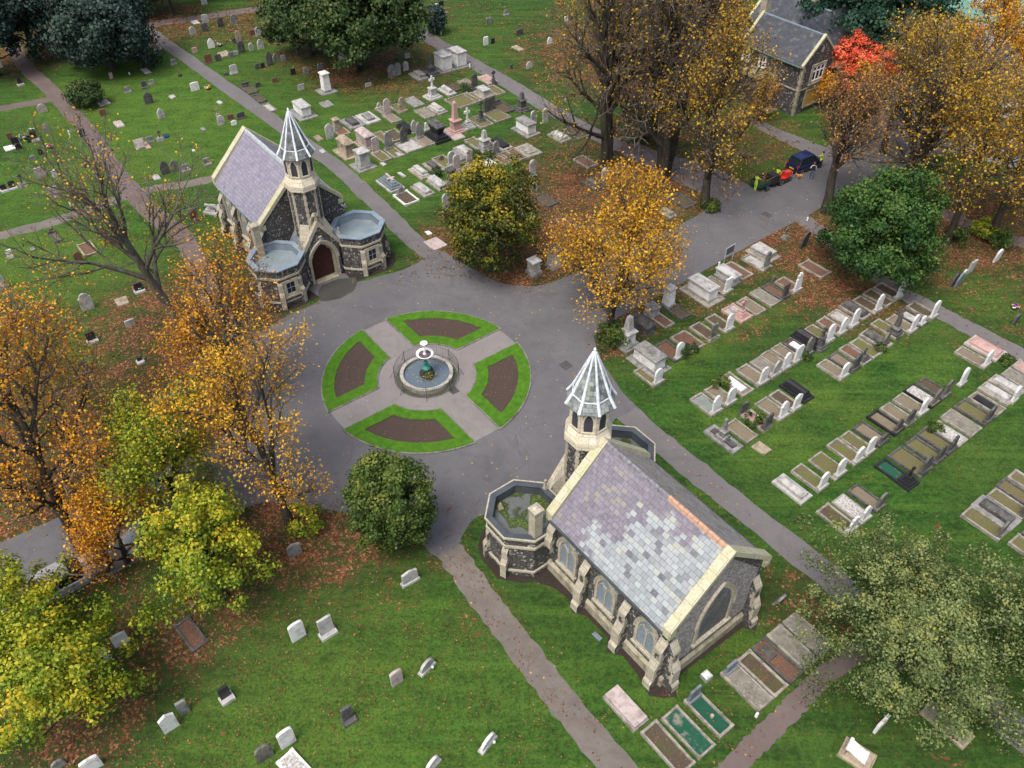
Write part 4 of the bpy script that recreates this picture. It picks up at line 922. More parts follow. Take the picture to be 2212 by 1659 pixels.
def trailer():
    p = T(2, 0, 2170, 1625)-E1*.2; r = thing('garden_trailer', p, E2A-.05, 'dark green open trailer loaded with cut branches', 'trailer', None)
    g = paint('trailer_green', (0.012, 0.05, 0.032), .5)
    b = MB(); L, w = 1.9, 1.25
    b.box(-L/2, L/2, -w/2, w/2, .42, .48)
    for s in (-1, 1): b.box(-L/2, L/2, s*w/2-.03, s*w/2+.03, .483, .86)
    for s in (-1, 1): b.box(s*L/2-.03, s*L/2+.03, -w/2+.031, w/2-.031, .482, .858)
    b.build('body', g, r)
    b = MB(); b.tube([(L/2, 0, .45), (L/2+.95, 0, .42)], .035, 6); b.build('drawbar', M_BLACKPL, r)
    for s in (-1, 1): wheel(r, -.1, s*(w/2+.12), .27, .18)
    b = MB()
    for k in range(26):
        a = Vector((random.uniform(-.8, .6), random.uniform(-.5, .5), random.uniform(.5, .85))); d = Vector((random.uniform(-.6, .9), random.uniform(-.3, .3), random.uniform(-.05, .35)))
        b.mi = random.choice((0, 0, 1)); b.tube([a, a+d*.5+Vector((0, 0, .05)), a+d], [.035, .025, .012], 5)
    o = b.build('branch_load', [plain('cut_branch', (0.20, 0.11, 0.06), .9), plain('brown_brash', (0.10, 0.055, 0.035), .9)], label='heap of cut branches in the green trailer', cat='branches'); o.location = p; o.rotation_euler = (0, 0, E2A-.05)
mower(); trailer()
# ---------------------------------------------------------------- people and the dog: one skinned body each, clothes and hair as children
SKIN = plain('skin', (0.50, 0.30, 0.22), .6, var=.08)
def skinned(name, joints, bones, mats, paint_fn, parent, sub=2):
    me = bpy.data.meshes.new(name); me.from_pydata([j[0] for j in joints], bones, []); me.update()
    o = bpy.data.objects.new(name, me); COL.objects.link(o)
    md = o.modifiers.new('skin', 'SKIN'); md.use_smooth_shade = True
    if not me.skin_vertices: bpy.context.view_layer.objects.active = o; bpy.ops.mesh.customdata_skin_add()
    for i, j in enumerate(joints): me.skin_vertices[0].data[i].radius = (j[1], j[2] if len(j) > 2 else j[1])
    me.skin_vertices[0].data[0].use_root = True
    ss = o.modifiers.new('sub', 'SUBSURF'); ss.levels = ss.render_levels = sub
    dg = bpy.context.evaluated_depsgraph_get(); dg.update()
    m2 = bpy.data.meshes.new_from_object(o.evaluated_get(dg)); bpy.data.objects.remove(o)
    m2.name = name
    m2.materials.clear()
    for m in mats: m2.materials.append(m)
    for pl in m2.polygons: pl.material_index = paint_fn(pl.center)
    n = bpy.data.objects.new(name, m2); COL.objects.link(n); n.parent = parent
    return n
def person(p, rz, label, h, top, legs, pose='stand', hair=(0.04, 0.025, 0.015), vest=None, arms=None, shoe=(0.02, 0.02, 0.02), hat=None):
    r = thing('person', p, rz, label, 'person', 'people on the road')
    k = h/1.75
    def V_(x, y, z): return (x*k, y*k, z*k)
    hip = .93
    if pose == 'sit': hip = .72
    J = [(V_(0, 0, hip), .135*k, .11*k), (V_(0, 0, hip+.24), .125*k, .095*k), (V_(.01, 0, hip+.46), .15*k, .105*k), (V_(.0, 0, hip+.56), .06*k), (V_(.02, 0, hip+.66), .075*k), (V_(.02, 0, hip+.76), .09*k, .085*k), (V_(.02, 0, hip+.83), .065*k)]
    B = [(0, 1), (1, 2), (2, 3), (3, 4), (4, 5), (5, 6)]
    arms = arms or [((.06, .27, .18), (.12, .27, -.06)), ((.0, -.27, .18), (.05, -.29, -.06))]
    for s, (e, hn) in zip((1, -1), arms):
        i = len(J)
        J += [(V_(0, s*.18, hip+.47), .065*k), (V_(e[0], e[1], hip+e[2]), .048*k), (V_(hn[0], hn[1], hip+hn[2]), .036*k)]
        B += [(2, i), (i, i+1), (i+1, i+2)]
        # palm and five short finger chains
        d = (Vector(hn)-Vector(e)).normalized(); pm = Vector(hn)+d*.07; sd = Vector((d.z, 0, -d.x)).normalized() if abs(d.y) < .95 else Vector((1, 0, 0))
        J.append((V_(pm.x, pm.y, hip+pm.z), .032*k, .02*k)); B.append((i+2, i+3))
        for f in range(5):
            o_ = sd*((f-1.5)*.016 if f < 4 else -.045); q = pm+o_+d*((.05, .065, .06, .045)[f] if f < 4 else .015)
            J.append((V_(q.x, q.y, hip+q.z), .009*k)); B.append((i+3, len(J)-1))
    for s in (1, -1):
        i = len(J)
        if pose == 'sit': J += [(V_(.02, s*.10, hip-.02), .09*k), (V_(.42, s*.14, hip+.0), .065*k), (V_(.48, s*.14, hip-.38), .045*k), (V_(.60, s*.14, hip-.42), .036*k)]
        else:
            st_ = .09*s if pose == 'walk' else .03*s
            J += [(V_(0, s*.095, hip-.06), .092*k), (V_(.03+st_, s*.10, .48), .062*k), (V_(st_*1.6, s*.10, .08), .042*k), (V_(.14+st_*1.6, s*.115, .04), .036*k)]
        B += [(0, i), (i, i+1), (i+1, i+2), (i+2, i+3)]
    zl, zt, zn = (hip-.02)*k, (hip+.5)*k, (hip+.585)*k
    tm = plain('cloth_top', top, .85, var=.12); lm = plain('cloth_legs', legs, .85, var=.15); sm = plain('shoe', shoe, .6)
    hands = [Vector(V_(hn[0], hn[1], hip+hn[2])) for _, hn in arms]
    foot = [Vector(J[-1][0]), Vector(J[-5][0])]
    def pf(c):
        c = Vector(c)
        if c.z > zn: return 3
        if any((c-q).length < .10*k for q in hands): return 3
        if any((c-q).length < .13*k and c.z < q.z+.07*k for q in foot): return 2
        if pose == 'sit': return 1 if (c.z < zl+.12*k and (c.x > .12*k or c.z < zl)) else 0
        return 1 if c.z < zl else 0
    body = skinned('body', J, B, [tm, lm, sm, SKIN], pf, r)
    hz = (hip+.76)*k
    b = MB(); b.lathe([(.0, hz+.125*k), (.06*k, hz+.115*k), (.10*k, hz+.06*k), (.108*k, hz), (.098*k, hz-.05*k), (.02, hz-.04*k)][::-1], 12, -.012*k, 0); b.build('hair' if hat is None else 'cap', plain('hair' if hat is None else 'cap_cloth', hair if hat is None else hat, .8), r, smooth=True)
    f = MB(); f.cbox(.112*k, 0, hz-.055*k, .03*k, .025*k, .04*k, .006)
    for s in (-1, 1): f.cbox(.10*k, s*.034*k, hz-.012*k, .014*k, .022*k, .012*k); f.cbox(.0, s*.098*k, hz-.03*k, .04*k, .022*k, .055*k, .005)
    f.cbox(.10*k, 0, hz-.078*k, .014*k, .045*k, .01*k); f.build('face', [SKIN], r)
    if vest:
        vm = MB(); a0 = .20*k; vm.prism([(.13*k*math.cos(t), .205*k*math.sin(t)) for t in [2*PI*q/14 for q in range(14)]], (hip+.02)*k, (hip+.52)*k, [(.115*k*math.cos(t), .185*k*math.sin(t)) for t in [2*PI*q/14 for q in range(14)]]); vm.build('vest', plain('vest_cloth', vest, .85), r)
    return r
HIVIS = (0.45, 0.62, 0.04)
person(T(2, 0, 2095, 1650), E2A, 'worker in yellow hi-vis suit and cap bending over the green trailer', 1.72, HIVIS, (0.45, 0.72, 0.06), 'stand', arms=[((.24, .22, .28), (.42, .14, .10)), ((.22, -.24, .28), (.42, -.12, .08))], hat=(0.02, 0.02, 0.02))
person(T(3, 0, 110, 1572)-E1*.3-E2*.35, E2A, 'mower driver in yellow hi-vis top and orange trousers', 1.7, HIVIS, (0.65, 0.11, 0.02), 'sit', arms=[((.18, .24, .22), (.42, .14, .24)), ((.18, -.24, .22), (.42, -.14, .24))])
person(T(3, 0, 368, 1552), E2A+.9, 'person in a black vest, white sleeves and blue jeans beside the blue car', 1.72, (0.70, 0.70, 0.70), (0.06, 0.11, 0.24), 'walk', vest=(0.025, 0.025, 0.03), hair=(0.16, 0.07, 0.035), shoe=(0.55, 0.55, 0.55), arms=[((.10, .27, .2), (.28, .16, .16)), ((.02, -.28, .2), (.16, -.27, -.02))])
person(pw+E2*2.25+E1*.30, AX+PI, 'worker in yellow hi-vis vest leaning at the blue car door', 1.72, HIVIS, (0.03, 0.03, 0.04), 'stand', arms=[((.2, .2, .3), (.34, .12, .3)), ((.2, -.22, .3), (.34, -.12, .24))])
def dog():
    p = T(3, 0, 262, 1548); r = thing('dog', p, E2A+2.6, 'small tan dog standing behind the blue car', 'dog')
    m = plain('tan_fur', (0.42, 0.22, 0.09), .9, var=.3, scale=14); dk = plain('dark_muzzle', (0.10, 0.05, 0.03), .8)
    J = [((-.22, 0, .40), .085, .09), ((-.05, 0, .39), .085, .10), ((.14, 0, .39), .095, .125), ((.26, 0, .48), .06), ((.33, 0, .57), .062), ((.41, 0, .55), .045), ((.47, 0, .54), .028)]
    B = [(0, 1), (1, 2), (2, 3), (3, 4), (4, 5), (5, 6)]
    for s in (1, -1):
        i = len(J); J += [((-.24, s*.07, .34), .065), ((-.18, s*.075, .24), .042), ((-.28, s*.075, .13), .024), ((-.26, s*.075, .03), .022), ((-.22, s*.075, .02), .024)]; B += [(0, i), (i, i+1), (i+1, i+2), (i+2, i+3), (i+3, i+4)]
        i = len(J); J += [((.16, s*.075, .32), .05), ((.14, s*.075, .20), .032), ((.16, s*.075, .10), .022), ((.16, s*.075, .03), .021), ((.20, s*.075, .02), .023)]; B += [(2, i), (i, i+1), (i+1, i+2), (i+2, i+3), (i+3, i+4)]
        i = len(J); J += [((.30, s*.055, .62), .026), ((.32, s*.085, .56), .018)]; B += [(4, i), (i, i+1)]
    i = len(J); J += [((-.32, 0, .48), .025), ((-.36, 0, .60), .022), ((-.30, 0, .68), .016)]; B += [(0, i), (i, i+1), (i+1, i+2)]
    skinned('body', J, B, [m, dk], lambda c: 1 if c[0] > .44 else 0, r)
dog()
# ---------------------------------------------------------------- small street furniture
def notice():
    a, b_ = T(2, 1, 1840, 618), T(2, 1, 1890, 588); d = (b_-a); L = d.length; rz = math.atan2(d.y, d.x)
    r = thing('notice_board', (a+b_)/2, rz, 'thin pale blue-grey notice frame on two legs by the road', 'sign'); m = plain('galvanised_post', (0.30, 0.36, 0.40), .5)
    Hh = height_at(a, (480)/4+414.75); L = max(L, 1.1)
    for s in (-1, 1): q = MB(); q.tube([(s*L/2, 0, 0), (s*L/2, 0, Hh)], .035, 6); q.build('post', m, r)
    q = MB(); q.ring([(-L/2, 0), (L/2, 0), (L/2, .8), (-L/2, .8)], [(-L/2+.05, .05), (L/2-.05, .05), (L/2-.05, .75), (-L/2+.05, .75)], -.03, .03)
    q.v = [(x, z_, y+Hh-.82) for x, y, z_ in q.v]; q.build('frame', m, r)
    q = MB(); q.box(-L/2+.05, L/2-.05, -.008, .008, Hh-.77, Hh-.07); q.build('panel', plain('dark_panel', (0.09, 0.09, 0.10), .5), r)
notice()
M_POSTW = plain('white_post', (0.72, 0.72, 0.70), .6, var=.1)
for (i, j, x, y, yt, lab) in [(2, 1, 1788, 638, 606, 'short white post at the road edge by the notice frame'), (1, 0, 1599, 297, 272, 'short white post at the foot of the cypress'), (1, 0, 1848, 578, 552, 'short white post beside the white chest tombs'), (3, 1, 337, 253, 222, 'short white post at the road edge by the green tree'), (0, 1, 613, 124, 92, 'short white post by the thin path'), (2, 0, 462, 865, 840, 'short white post by the lime trees'), (0, 0, 95, 355, 328, 'short white post on the leafy path'), (0, 0, 1120, 645, 630, 'tiny white marker below the holm oak'), (0, 0, 603, 1168, 1130, 'leaning white vase post behind the twigs'), (2, 3, 2110, 1215, 1185, 'small white stick by the tan cover slab'), (3, 3, 790, 945, 925, 'tiny white marker under the olive tree')]:
    p = T(i, j, x, y); hh = max(.25, height_at(p, yt/4+414.75*j)); q = MB(); q.cbox(0, 0, -.05, .13, .13, hh+.05, .01); q.cbox(0, 0, hh, .10, .10, .05, .03)
    o = q.build('marker_post', M_POSTW, label=lab, cat='post', group='white marker posts'); o.location = p; o.rotation_euler = (0, 0, AX)
def lines_fence(name, pts, hgt, gap, rad, mat, label, cat, posts_every=8, rails=2, group=None):
    r = thing(name, G(*pts[0]), 0, label, cat, group); o = r.location.copy(); P = [G(*q)-o for q in pts]
    bars = MB(); n = 0
    for a, b_ in zip(P[:-1], P[1:]):
        L = (b_-a).length; k = max(1, int(L/gap)); d = (b_-a)/k
        for i in range(k):
            q = a+d*i
            if n % posts_every == 0: pm = MB(); pm.tube([q, q+Vector((0, 0, hgt+.1))], rad*2.2, 6); pm.build('post', mat, r)
            elif rails: bars.tube([q, q+Vector((0, 0, hgt))], rad, 4)
            n += 1
        for z in ([hgt*.12, hgt*.92] if rails == 2 else [hgt*(.2+.26*w) for w in range(4)]): bars.tube([a+Vector((0, 0, z)), b_+Vector((0, 0, z))], rad*1.3, 4)
    bars.build('rails', mat, r)
lines_fence('railing_fence', [(1976, 62), (1990, 98), (2045, 114), (2110, 134), (2175, 152), (2260, 180)], 1.4, .28, .016, plain('dark_green_iron', (0.012, 0.03, 0.02), .6), 'dark iron railing fence along the grass strip by the car park', 'fence')
lines_fence('court_fence', [(2012, 34), (2050, 40), (2100, 50), (2170, 66), (2290, 96)], 3.2, .45, .010, plain('green_fence_steel', (0.02, 0.09, 0.055), .6), 'tall green mesh fence around the sports court', 'fence', 6)
lines_fence('court_fence', [(2182, 68), (2190, 30), (2200, -6), (2212, -50)], 3.2, .45, .012, plain('bright_green_steel', (0.02, 0.22, 0.11), .6), 'bright green court fence at the right frame edge', 'fence', 4)
sheet('sports_court', px((2000, 24), (2060, -20), (2200, -60), (2420, -40), (2420, 90), (2200, 58), (2100, 40)), 0.014, plain('court_green', (0.13, 0.27, 0.22), .7, var=.12, scale=.4), 'pale green sports court surface')
mb = MB()
for a, b_ in [((2055, -8), (2215, 30)), ((2110, 12), (2160, -30)), ((2150, 20), (2330, 66))]:
    p, q = G(*a), G(*b_); mb.bar((p.x, p.y, 0.016), (q.x, q.y, 0.016), 0.1, 0.01)
mb.build('court_marking', M_WHITE_LINE, label='white lines on the sports court', kind='structure')
def bench():
    p = T(3, 0, 1478, 300); r = thing('park_bench', p, AX+PI/2+.2, 'dark wooden bench on the pavement by the court', 'bench'); m = plain('dark_bench_wood', (0.05, 0.025, 0.015), .7)
    b = MB()
    for k in range(4): b.box(-.9, .9, -.25+k*.13, -.15+k*.13, .42, .46)
    b.build('seat', m, r); b = MB()
    for k in range(3): b.box(-.9, .9, .27, .31, .55+k*.13, .64+k*.13)
    b.build('backrest', m, r)
    for x in (-.75, .75):
        for y in (-.2, .25): b = MB(); b.box(x-.04, x+.04, y-.04, y+.04, 0, .42 if y < 0 else .9); b.build('leg', M_IRON, r)
bench()
def lumps():
    # small finial and ivy plants left on the near chapel's flat roof, birds on the coping
    p = loc(14.15, -4.2, 2.82); q = MB(); q.cbox(0, 0, 0, .26, .26, .12); q.cbox(0, 0, .12, .24, .2, .34, .09, .04); o = q.build('stone_finial', MG_FIN, label='small fallen stone finial lying on the mossy flat roof', cat='finial'); o.location = p; o.rotation_euler = (0, 0, .4)
MG_FIN = stone('finial_stone', (0.42, 0.39, 0.28), (0.2, 0.18, 0.12), (0.3, 0.3, 0.15))
lumps()
# ---------------------------------------------------------------- grave materials
MG = {
    'w': stone('white_marble', (0.70, 0.70, 0.69), (0.30, 0.31, 0.29), (0.46, 0.47, 0.40), 0.3),
    'p': stone('pale_grey_stone', (0.43, 0.43, 0.42), (0.17, 0.17, 0.16), (0.36, 0.36, 0.27), 0.45),
    'g': stone('grey_stone', (0.25, 0.25, 0.245), (0.09, 0.09, 0.085), (0.33, 0.33, 0.27), 0.5),
    'd': stone('dark_weathered_stone', (0.10, 0.10, 0.10), (0.035, 0.035, 0.035), (0.20, 0.20, 0.12), 0.55),
    'k': stone('black_granite', (0.022, 0.022, 0.026), (0.04, 0.04, 0.045), None, 0.3, 0.35),
    'b': stone('red_brown_granite', (0.16, 0.075, 0.06), (0.07, 0.04, 0.035), None, 0.3, 0.5),
    't': stone('tan_sandstone', (0.36, 0.30, 0.22), (0.13, 0.11, 0.085), (0.33, 0.32, 0.22), 0.5),
    'r': stone('pink_granite', (0.42, 0.24, 0.21), (0.24, 0.12, 0.10), (0.46, 0.36, 0.32), 0.35, 0.6, 0.3),
    'q': stone('pinkish_pale_stone', (0.44, 0.38, 0.36), (0.20, 0.15, 0.14), (0.45, 0.40, 0.38), 0.45),
    's': stone('kerb_grave_stone', (0.31, 0.29, 0.25), (0.10, 0.095, 0.08), (0.36, 0.35, 0.27), 0.5),
    'y': stone('yellow_lichened_stone', (0.17, 0.165, 0.15), (0.06, 0.06, 0.055), (0.30, 0.28, 0.07), 0.5),
    'l': stone('blue_slate_stone', (0.16, 0.19, 0.22), (0.08, 0.09, 0.10), None, 0.4),
    'u': stone('blue_tablet', (0.02, 0.04, 0.12), (0.02, 0.02, 0.03), None, 0.3, 0.4),
}
def fill_mat(name, a, b, c2, sc=14, extra=None):
    t = NT(name); c = t.coord('Object')
    n1 = t.noise(c, 1.6, 5, 0.7); n2 = t.noise(c, sc, 5, 0.8)
    g = t.mix(t.ramp(n2, [(0.3, 0), (0.7, 1)]), a, b)
    g = t.mix(t.ramp(n1, [(0.5, 0), (0.62, 1)]), g, c2)
    lv = t.vor(c, 9, out='Color'); ld = t.vor(c, 9); sep = t.node('ShaderNodeSeparateColor'); t.t.links.new(lv, sep.inputs[0])
    fl = t.math('MULTIPLY', t.math('GREATER_THAN', sep.outputs[0], extra or 0.88), t.math('LESS_THAN', ld, 0.35))
    g = t.mix(fl, g, (0.24, 0.09, 0.04))
    t.bump(n2, 0.7, 0.05)
    return t.done(g, 0.95)
MF = {
    'G': fill_mat('grave_turf', (0.070, 0.066, 0.030), (0.17, 0.150, 0.075), (0.10, 0.125, 0.028)),
    'V': fill_mat('grave_gravel', (0.10, 0.085, 0.06), (0.25, 0.215, 0.16), (0.17, 0.14, 0.085), 20),
    'S': fill_mat('grave_soil', (0.045, 0.035, 0.025), (0.11, 0.085, 0.06), (0.075, 0.075, 0.03)),
    'R': fill_mat('grave_leaves', (0.07, 0.045, 0.035), (0.17, 0.10, 0.07), (0.12, 0.075, 0.05), 12, 0.45),
    'P': fill_mat('pale_chippings', (0.25, 0.25, 0.24), (0.5, 0.49, 0.47), (0.20, 0.19, 0.16), 26),
    'L': fill_mat('blue_grey_chippings', (0.13, 0.17, 0.165), (0.26, 0.31, 0.30), (0.17, 0.20, 0.18), 30),
    'E': fill_mat('green_glass_chippings', (0.008, 0.05, 0.030), (0.016, 0.105, 0.060), (0.012, 0.07, 0.04), 30, 0.97),
    'M': fill_mat('green_and_bare_chippings', (0.008, 0.055, 0.030), (0.016, 0.11, 0.062), (0.21, 0.20, 0.17), 30, 0.97),
    'B': stone('cover_slab', (0.21, 0.195, 0.165), (0.11, 0.10, 0.085), (0.33, 0.32, 0.25), 0.5),
    'Q': stone('pink_cover_slab', (0.40, 0.27, 0.235), (0.22, 0.15, 0.13), None, 0.4),
    'X': stone('white_marble_rubble', (0.55, 0.54, 0.52), (0.16, 0.15, 0.13), None, 0.6, scale=4),
}
CNAME = {'w': 'white', 'p': 'pale grey', 'g': 'grey', 'd': 'dark', 'k': 'black', 'b': 'red-brown', 't': 'tan', 'r': 'pink', 'q': 'pinkish', 's': 'stone', 'y': 'lichened', 'l': 'blue-grey'}
def top_outline(shape, w, h):
    a = w/2
    if shape == 'f': return [(-a, 0), (a, 0), (a, h), (-a, h)]
    if shape == 's': return [(-a, 0), (a, 0), (a, h*.9)]+[(a*math.cos(t)*1.0, h*.9+h*.1*math.sin(t)) for t in [PI*k/8 for k in range(1, 8)]]+[(-a, h*.9)]
    if shape == 'a': return [(-a, 0), (a, 0)]+[(a*math.cos(PI*k/12), h-a+a*math.sin(PI*k/12)) for k in range(13)]+([])
    if shape == 'g': return arch(w, 0, max(.1, h-w*.85), h, 5)
    if shape == 'o':   # round head on square shoulders
        b = a*.72
        return [(-a, 0), (a, 0), (a, h-b*1.15), (b, h-b)]+[(b*math.cos(PI*k/10), h-b+b*math.sin(PI*k/10)) for k in range(1, 10)]+[(-b, h-b), (-a, h-b*1.15)]
    if shape == 'n': return [(-a, 0), (a, 0), (a, h*.84), (0, h), (-a, h*.84)]
    if shape == 'x':   # double headstone with two round heads
        b = a/2
        return [(-a, 0), (a, 0)]+[(b+b*math.cos(PI*k/8), h-b+b*math.sin(PI*k/8)) for k in range(9)]+[(-b+b*math.cos(PI*k/8), h-b+b*math.sin(PI*k/8)) for k in range(1, 9)]
    if shape == 'v':   # three heads
        b = a/3; out = [(-a, 0), (a, 0)]
        for c in (2*b, 0, -2*b): out += [(c+b*math.cos(PI*k/6), h-b+b*math.sin(PI*k/6)) for k in range(7 if c == 2*b else 1, 7)] if False else [(c+b*math.cos(PI*k/6), h-b+b*math.sin(PI*k/6)) for k in range(0 if c == 2*b else 1, 7)]
        return out
    if shape == 'c':   # cross-headed stone
        return [(-a, 0), (a, 0), (a*.8, h*.62), (a*.35, h*.70), (a*.75, h*.74), (a*.75, h*.88), (a*.3, h*.88), (a*.3, h), (-a*.3, h), (-a*.3, h*.88), (-a*.75, h*.88), (-a*.75, h*.74), (-a*.35, h*.70), (-a*.8, h*.62)]
    return top_outline('a', w, h)
def slab(mb, w, h, th, shape, lean=0.0, z0=0.0):
    m = mb.M
    mb.M = m @ Matrix.Translation((0, 0, z0)) @ Matrix.Rotation(lean, 4, 'Y') @ wallM(-th/2, 0, 0)
    mb.prism(top_outline(shape, w, h), 0, th)
    mb.M = m
def jit(a): return random.uniform(-a, a)
def headstone(p, w, h, col, shape='a', label=None, group=None, base=0, rz=None, lean=None, vase=False, cat='headstone'):
    root_rz = (AX if rz is None else rz)+jit(.05)
    lean = jit(.035) if lean is None else lean
    th = .10+.05*min(1, h)
    if not base:
        mb = MB(); slab(mb, w, h+.1, th, shape, lean, -.1)
        if h > .9: 
            s2 = top_outline(shape, w*.78, h*.80); mb.M = Matrix.Translation((0, 0, h*.1)) @ Matrix.Rotation(lean, 4, 'Y') @ wallM(th/2-.006, 0, 0); mb.prism(s2, 0, .012)
        o = mb.build('headstone', MG[col]); o.location = p; o.rotation_euler = (0, 0, root_rz)
        return tag(o, label, cat, group)
    r = thing('headstone', p, root_rz, label, cat, group)
    mb = MB(); slab(mb, w, h-.14, th, shape, lean, .14); mb.build('stone', MG[col], r)
    mb = MB(); mb.cbox(.08 if base == 2 else 0, 0, -.03, .34+(.2 if base == 2 else 0), w+.2, .18, .02); mb.build('base', MG['p' if col in 'wk' else col], r)
    if vase:
        mb = MB(); mb.lathe([(.06, .15), (.08, .26), (.06, .30)], 8, .24, w*.2); mb.build('vase', MG['w'], r)
    return r
def kerb_into(root, x0, x1, W, kc, fill, kh=.17, kw=.12, posts=True):
    k = MB()
    k.ring([(x0, -W/2), (x1, -W/2), (x1, W/2), (x0, W/2)], [(x0+kw, -W/2+kw), (x1-kw, -W/2+kw), (x1-kw, W/2-kw), (x0+kw, W/2-kw)], -.03, kh)
    if posts:
        for x in (x0+kw*.6, x1-kw*.6):
            for y in (-W/2+kw*.6, W/2-kw*.6): k.cbox(x, y, -.03, kw*1.35, kw*1.35, kh+.07)
    k.build('kerb', MG[kc], root, jitter=.012)
    f = MB(); f.box(x0+kw-.01, x1-kw+.01, -W/2+kw-.01, W/2-kw+.01, -.02, kh*.45 if fill not in 'BQX' else kh+.02)
    f.build('cover_slab' if fill in 'BQ' else 'infill', MF[fill], root)
def kerb_grave(p, L, W, kc, fill, label, group, head=None, d=-1, rz=None, posts=None, extra=None):
    """origin at the head end; the kerb runs in direction d along the axis"""
    r = thing('kerb_grave', p, (AX if rz is None else rz)+jit(.015), label, 'grave', group)
    x0, x1 = (-L+.18, .18) if d < 0 else (-.18, L-.18)
    kerb_into(r, x0, x1, W, kc, fill, random.uniform(.13, .20), random.uniform(.11, .14), random.random() < .5 if posts is None else posts)
    if head:
        hc, hs, hw, hh = head
        b = MB(); b.cbox(0, 0, .05, .36, hw+.16, .22, .02); b.build('base', MG[hc if hc not in 'wk' else 'p'], r)
        m = MB(); slab(m, hw, hh-.25, .13, hs, jit(.04), .26); m.build('headstone', MG[hc], r)
    if extra: extra(r)
    return r
def ledger(p, L, W, col, label, group, tiers=((.2, .14), (.34, .22)), hip=.16, base=None, rz=None, zb=.16, top=None, round_=False):
    """stepped, coped tomb: base slab, tiers (inset, height), and a low hipped or rounded top"""
    r = thing('ledger_tomb', p, (AX if rz is None else rz)+jit(.012), label, 'tomb', group)
    b = MB(); b.cbox(0, 0, -.03, L, W, zb+.03, .01); b.build('base_slab', MG[base or col], r)
    z = zb; t = MB(); last = 0
    for ins, hh in tiers: t.cbox(0, 0, z, L-2*ins, W-2*ins, hh, .015); z += hh; last = ins
    if round_:
        n = 8; a = (W-2*last-.06)/2; prof = [(a*math.cos(PI*k/n), a*.75*math.sin(PI*k/n)) for k in range(n+1)]
        t.M = Matrix(((0, 0, 1, -(L-2*last-.1)/2), (1, 0, 0, 0), (0, 1, 0, z), (0, 0, 0, 1))); t.prism(prof, 0, L-2*last-.1)
    elif hip: t.cbox(0, 0, z, L-2*last-.03, W-2*last-.03, hip, (W-2*last)*.38, (W-2*last)*.36)
    t.build('coped_stone', MG[top or col], r)
    return r
def chest(p, L, W, Hh, col, label, group, lid=None, base='g', hip=0, slabw=.35, rz=None, batter=0.0, urn=False):
    r = thing('chest_tomb', p, (AX if rz is None else rz)+jit(.012), label, 'tomb', group)
    b = MB(); b.cbox(0, 0, -.03, L+2*slabw, W+2*slabw, .13, .01); b.cbox(0, 0, .10, L+.24, W+.24, .14, .03); b.build('base_slab', MG[base], r)
    c = MB(); c.cbox(0, 0, .24, L, W, Hh-.38, batter)
    for sx in (-1, 1):
        for sy in (-1, 1): c.cbox(sx*(L/2-.04), sy*(W/2-.04), .24, .13, .13, Hh-.40)
    c.build('chest', MG[col], r)
    t = MB(); t.cbox(0, 0, Hh-.14, L+.14, W+.14, .07); t.cbox(0, 0, Hh-.07, L+.22, W+.22, .09, .02)
    if hip: t.cbox(0, 0, Hh+.02, L+.1, W+.1, hip, W*.3, W*.34)
    else: t.cbox(0, 0, Hh+.02, L-.35, W-.3, .05, .03)
    t.build('lid', MG[lid or col], r)
    return r
def cross(p, h, col, label, group, steps=2, bw=.8, ped=0.0, base=None, rz=None, celtic=False, kerb=None):
    r = thing('stone_cross', p, (AX if rz is None else rz)+jit(.03), label, 'cross', group)
    b = MB(); z = -.03; w = bw
    for k in range(steps): b.cbox(0, 0, z, w, w*1.1, .16+(.03 if k == 0 else 0), .03); z += .16+(.03 if k == 0 else 0); w *= .74
    if ped: b.cbox(0, 0, z, w*.85, w*.9, ped, .05); z += ped; b.cbox(0, 0, z, w*.9, w, .07, .04); z += .07
    b.build('stepped_base', MG[base or col], r)
    c = MB(); s = max(.07, min(.13, h*.07)); a = (h-z)
    c.M = wallM(-s/2, 0, 0)
    c.prism([(-s*.8, z), (s*.8, z), (s*.6, z+a*.6), (s*2.6, z+a*.6), (s*2.6, z+a*.78), (s*.6, z+a*.78), (s*.6, z+a), (-s*.6, z+a), (-s*.6, z+a*.78), (-s*2.6, z+a*.78), (-s*2.6, z+a*.6), (-s*.6, z+a*.6)], 0, s)
    if celtic: c.ring([(s*2.1*math.cos(PI*k/8), z+a*.69+s*2.1*math.sin(PI*k/8)) for k in range(16)], [(s*1.45*math.cos(PI*k/8), z+a*.69+s*1.45*math.sin(PI*k/8)) for k in range(16)], s*.15, s*.85)
    c.build('cross', MG[col], r)
    if kerb: kerb_into(r, -kerb[0]+.5, .55, kerb[1], kerb[2], kerb[3])
    return r
def obelisk(p, h, w, col, label, group, ped=None, slabs=(1.3,), cap=None, rz=None, taper=.62):
    """stepped slabs, square pedestal, tapering shaft with a pyramid tip"""
    r = thing('obelisk', p, (AX if rz is None else rz)+jit(.02), label, 'monument', group)
    b = MB(); z = -.03
    for s in slabs: b.cbox(0, 0, z, s*w, s*w, .19, .02); z += .17
    b.build('stepped_base', MG['g' if col in 'wp' else col], r)
    ph = ped if ped is not None else h*.28
    q = MB(); q.cbox(0, 0, z, w*.72, w*.72, ph, .02); z += ph; q.build('pedestal', MG[col], r)
    q = MB(); q.cbox(0, 0, z, w*.90, w*.90, .09); q.cbox(0, 0, z+.09, w*.7, w*.7, .08, .05); z += .17; q.build('cornice', MG[cap or col], r)
    s0 = w*.46; a = h-z; q = MB(); q.cbox(0, 0, z, s0, s0, a*.88, s0*(1-taper)/2); q.cbox(0, 0, z+a*.88, s0*taper, s0*taper, a*.12, s0*taper*.46); q.build('shaft', MG[cap or col] if cap == 'p' else MG[col], r)
    return r
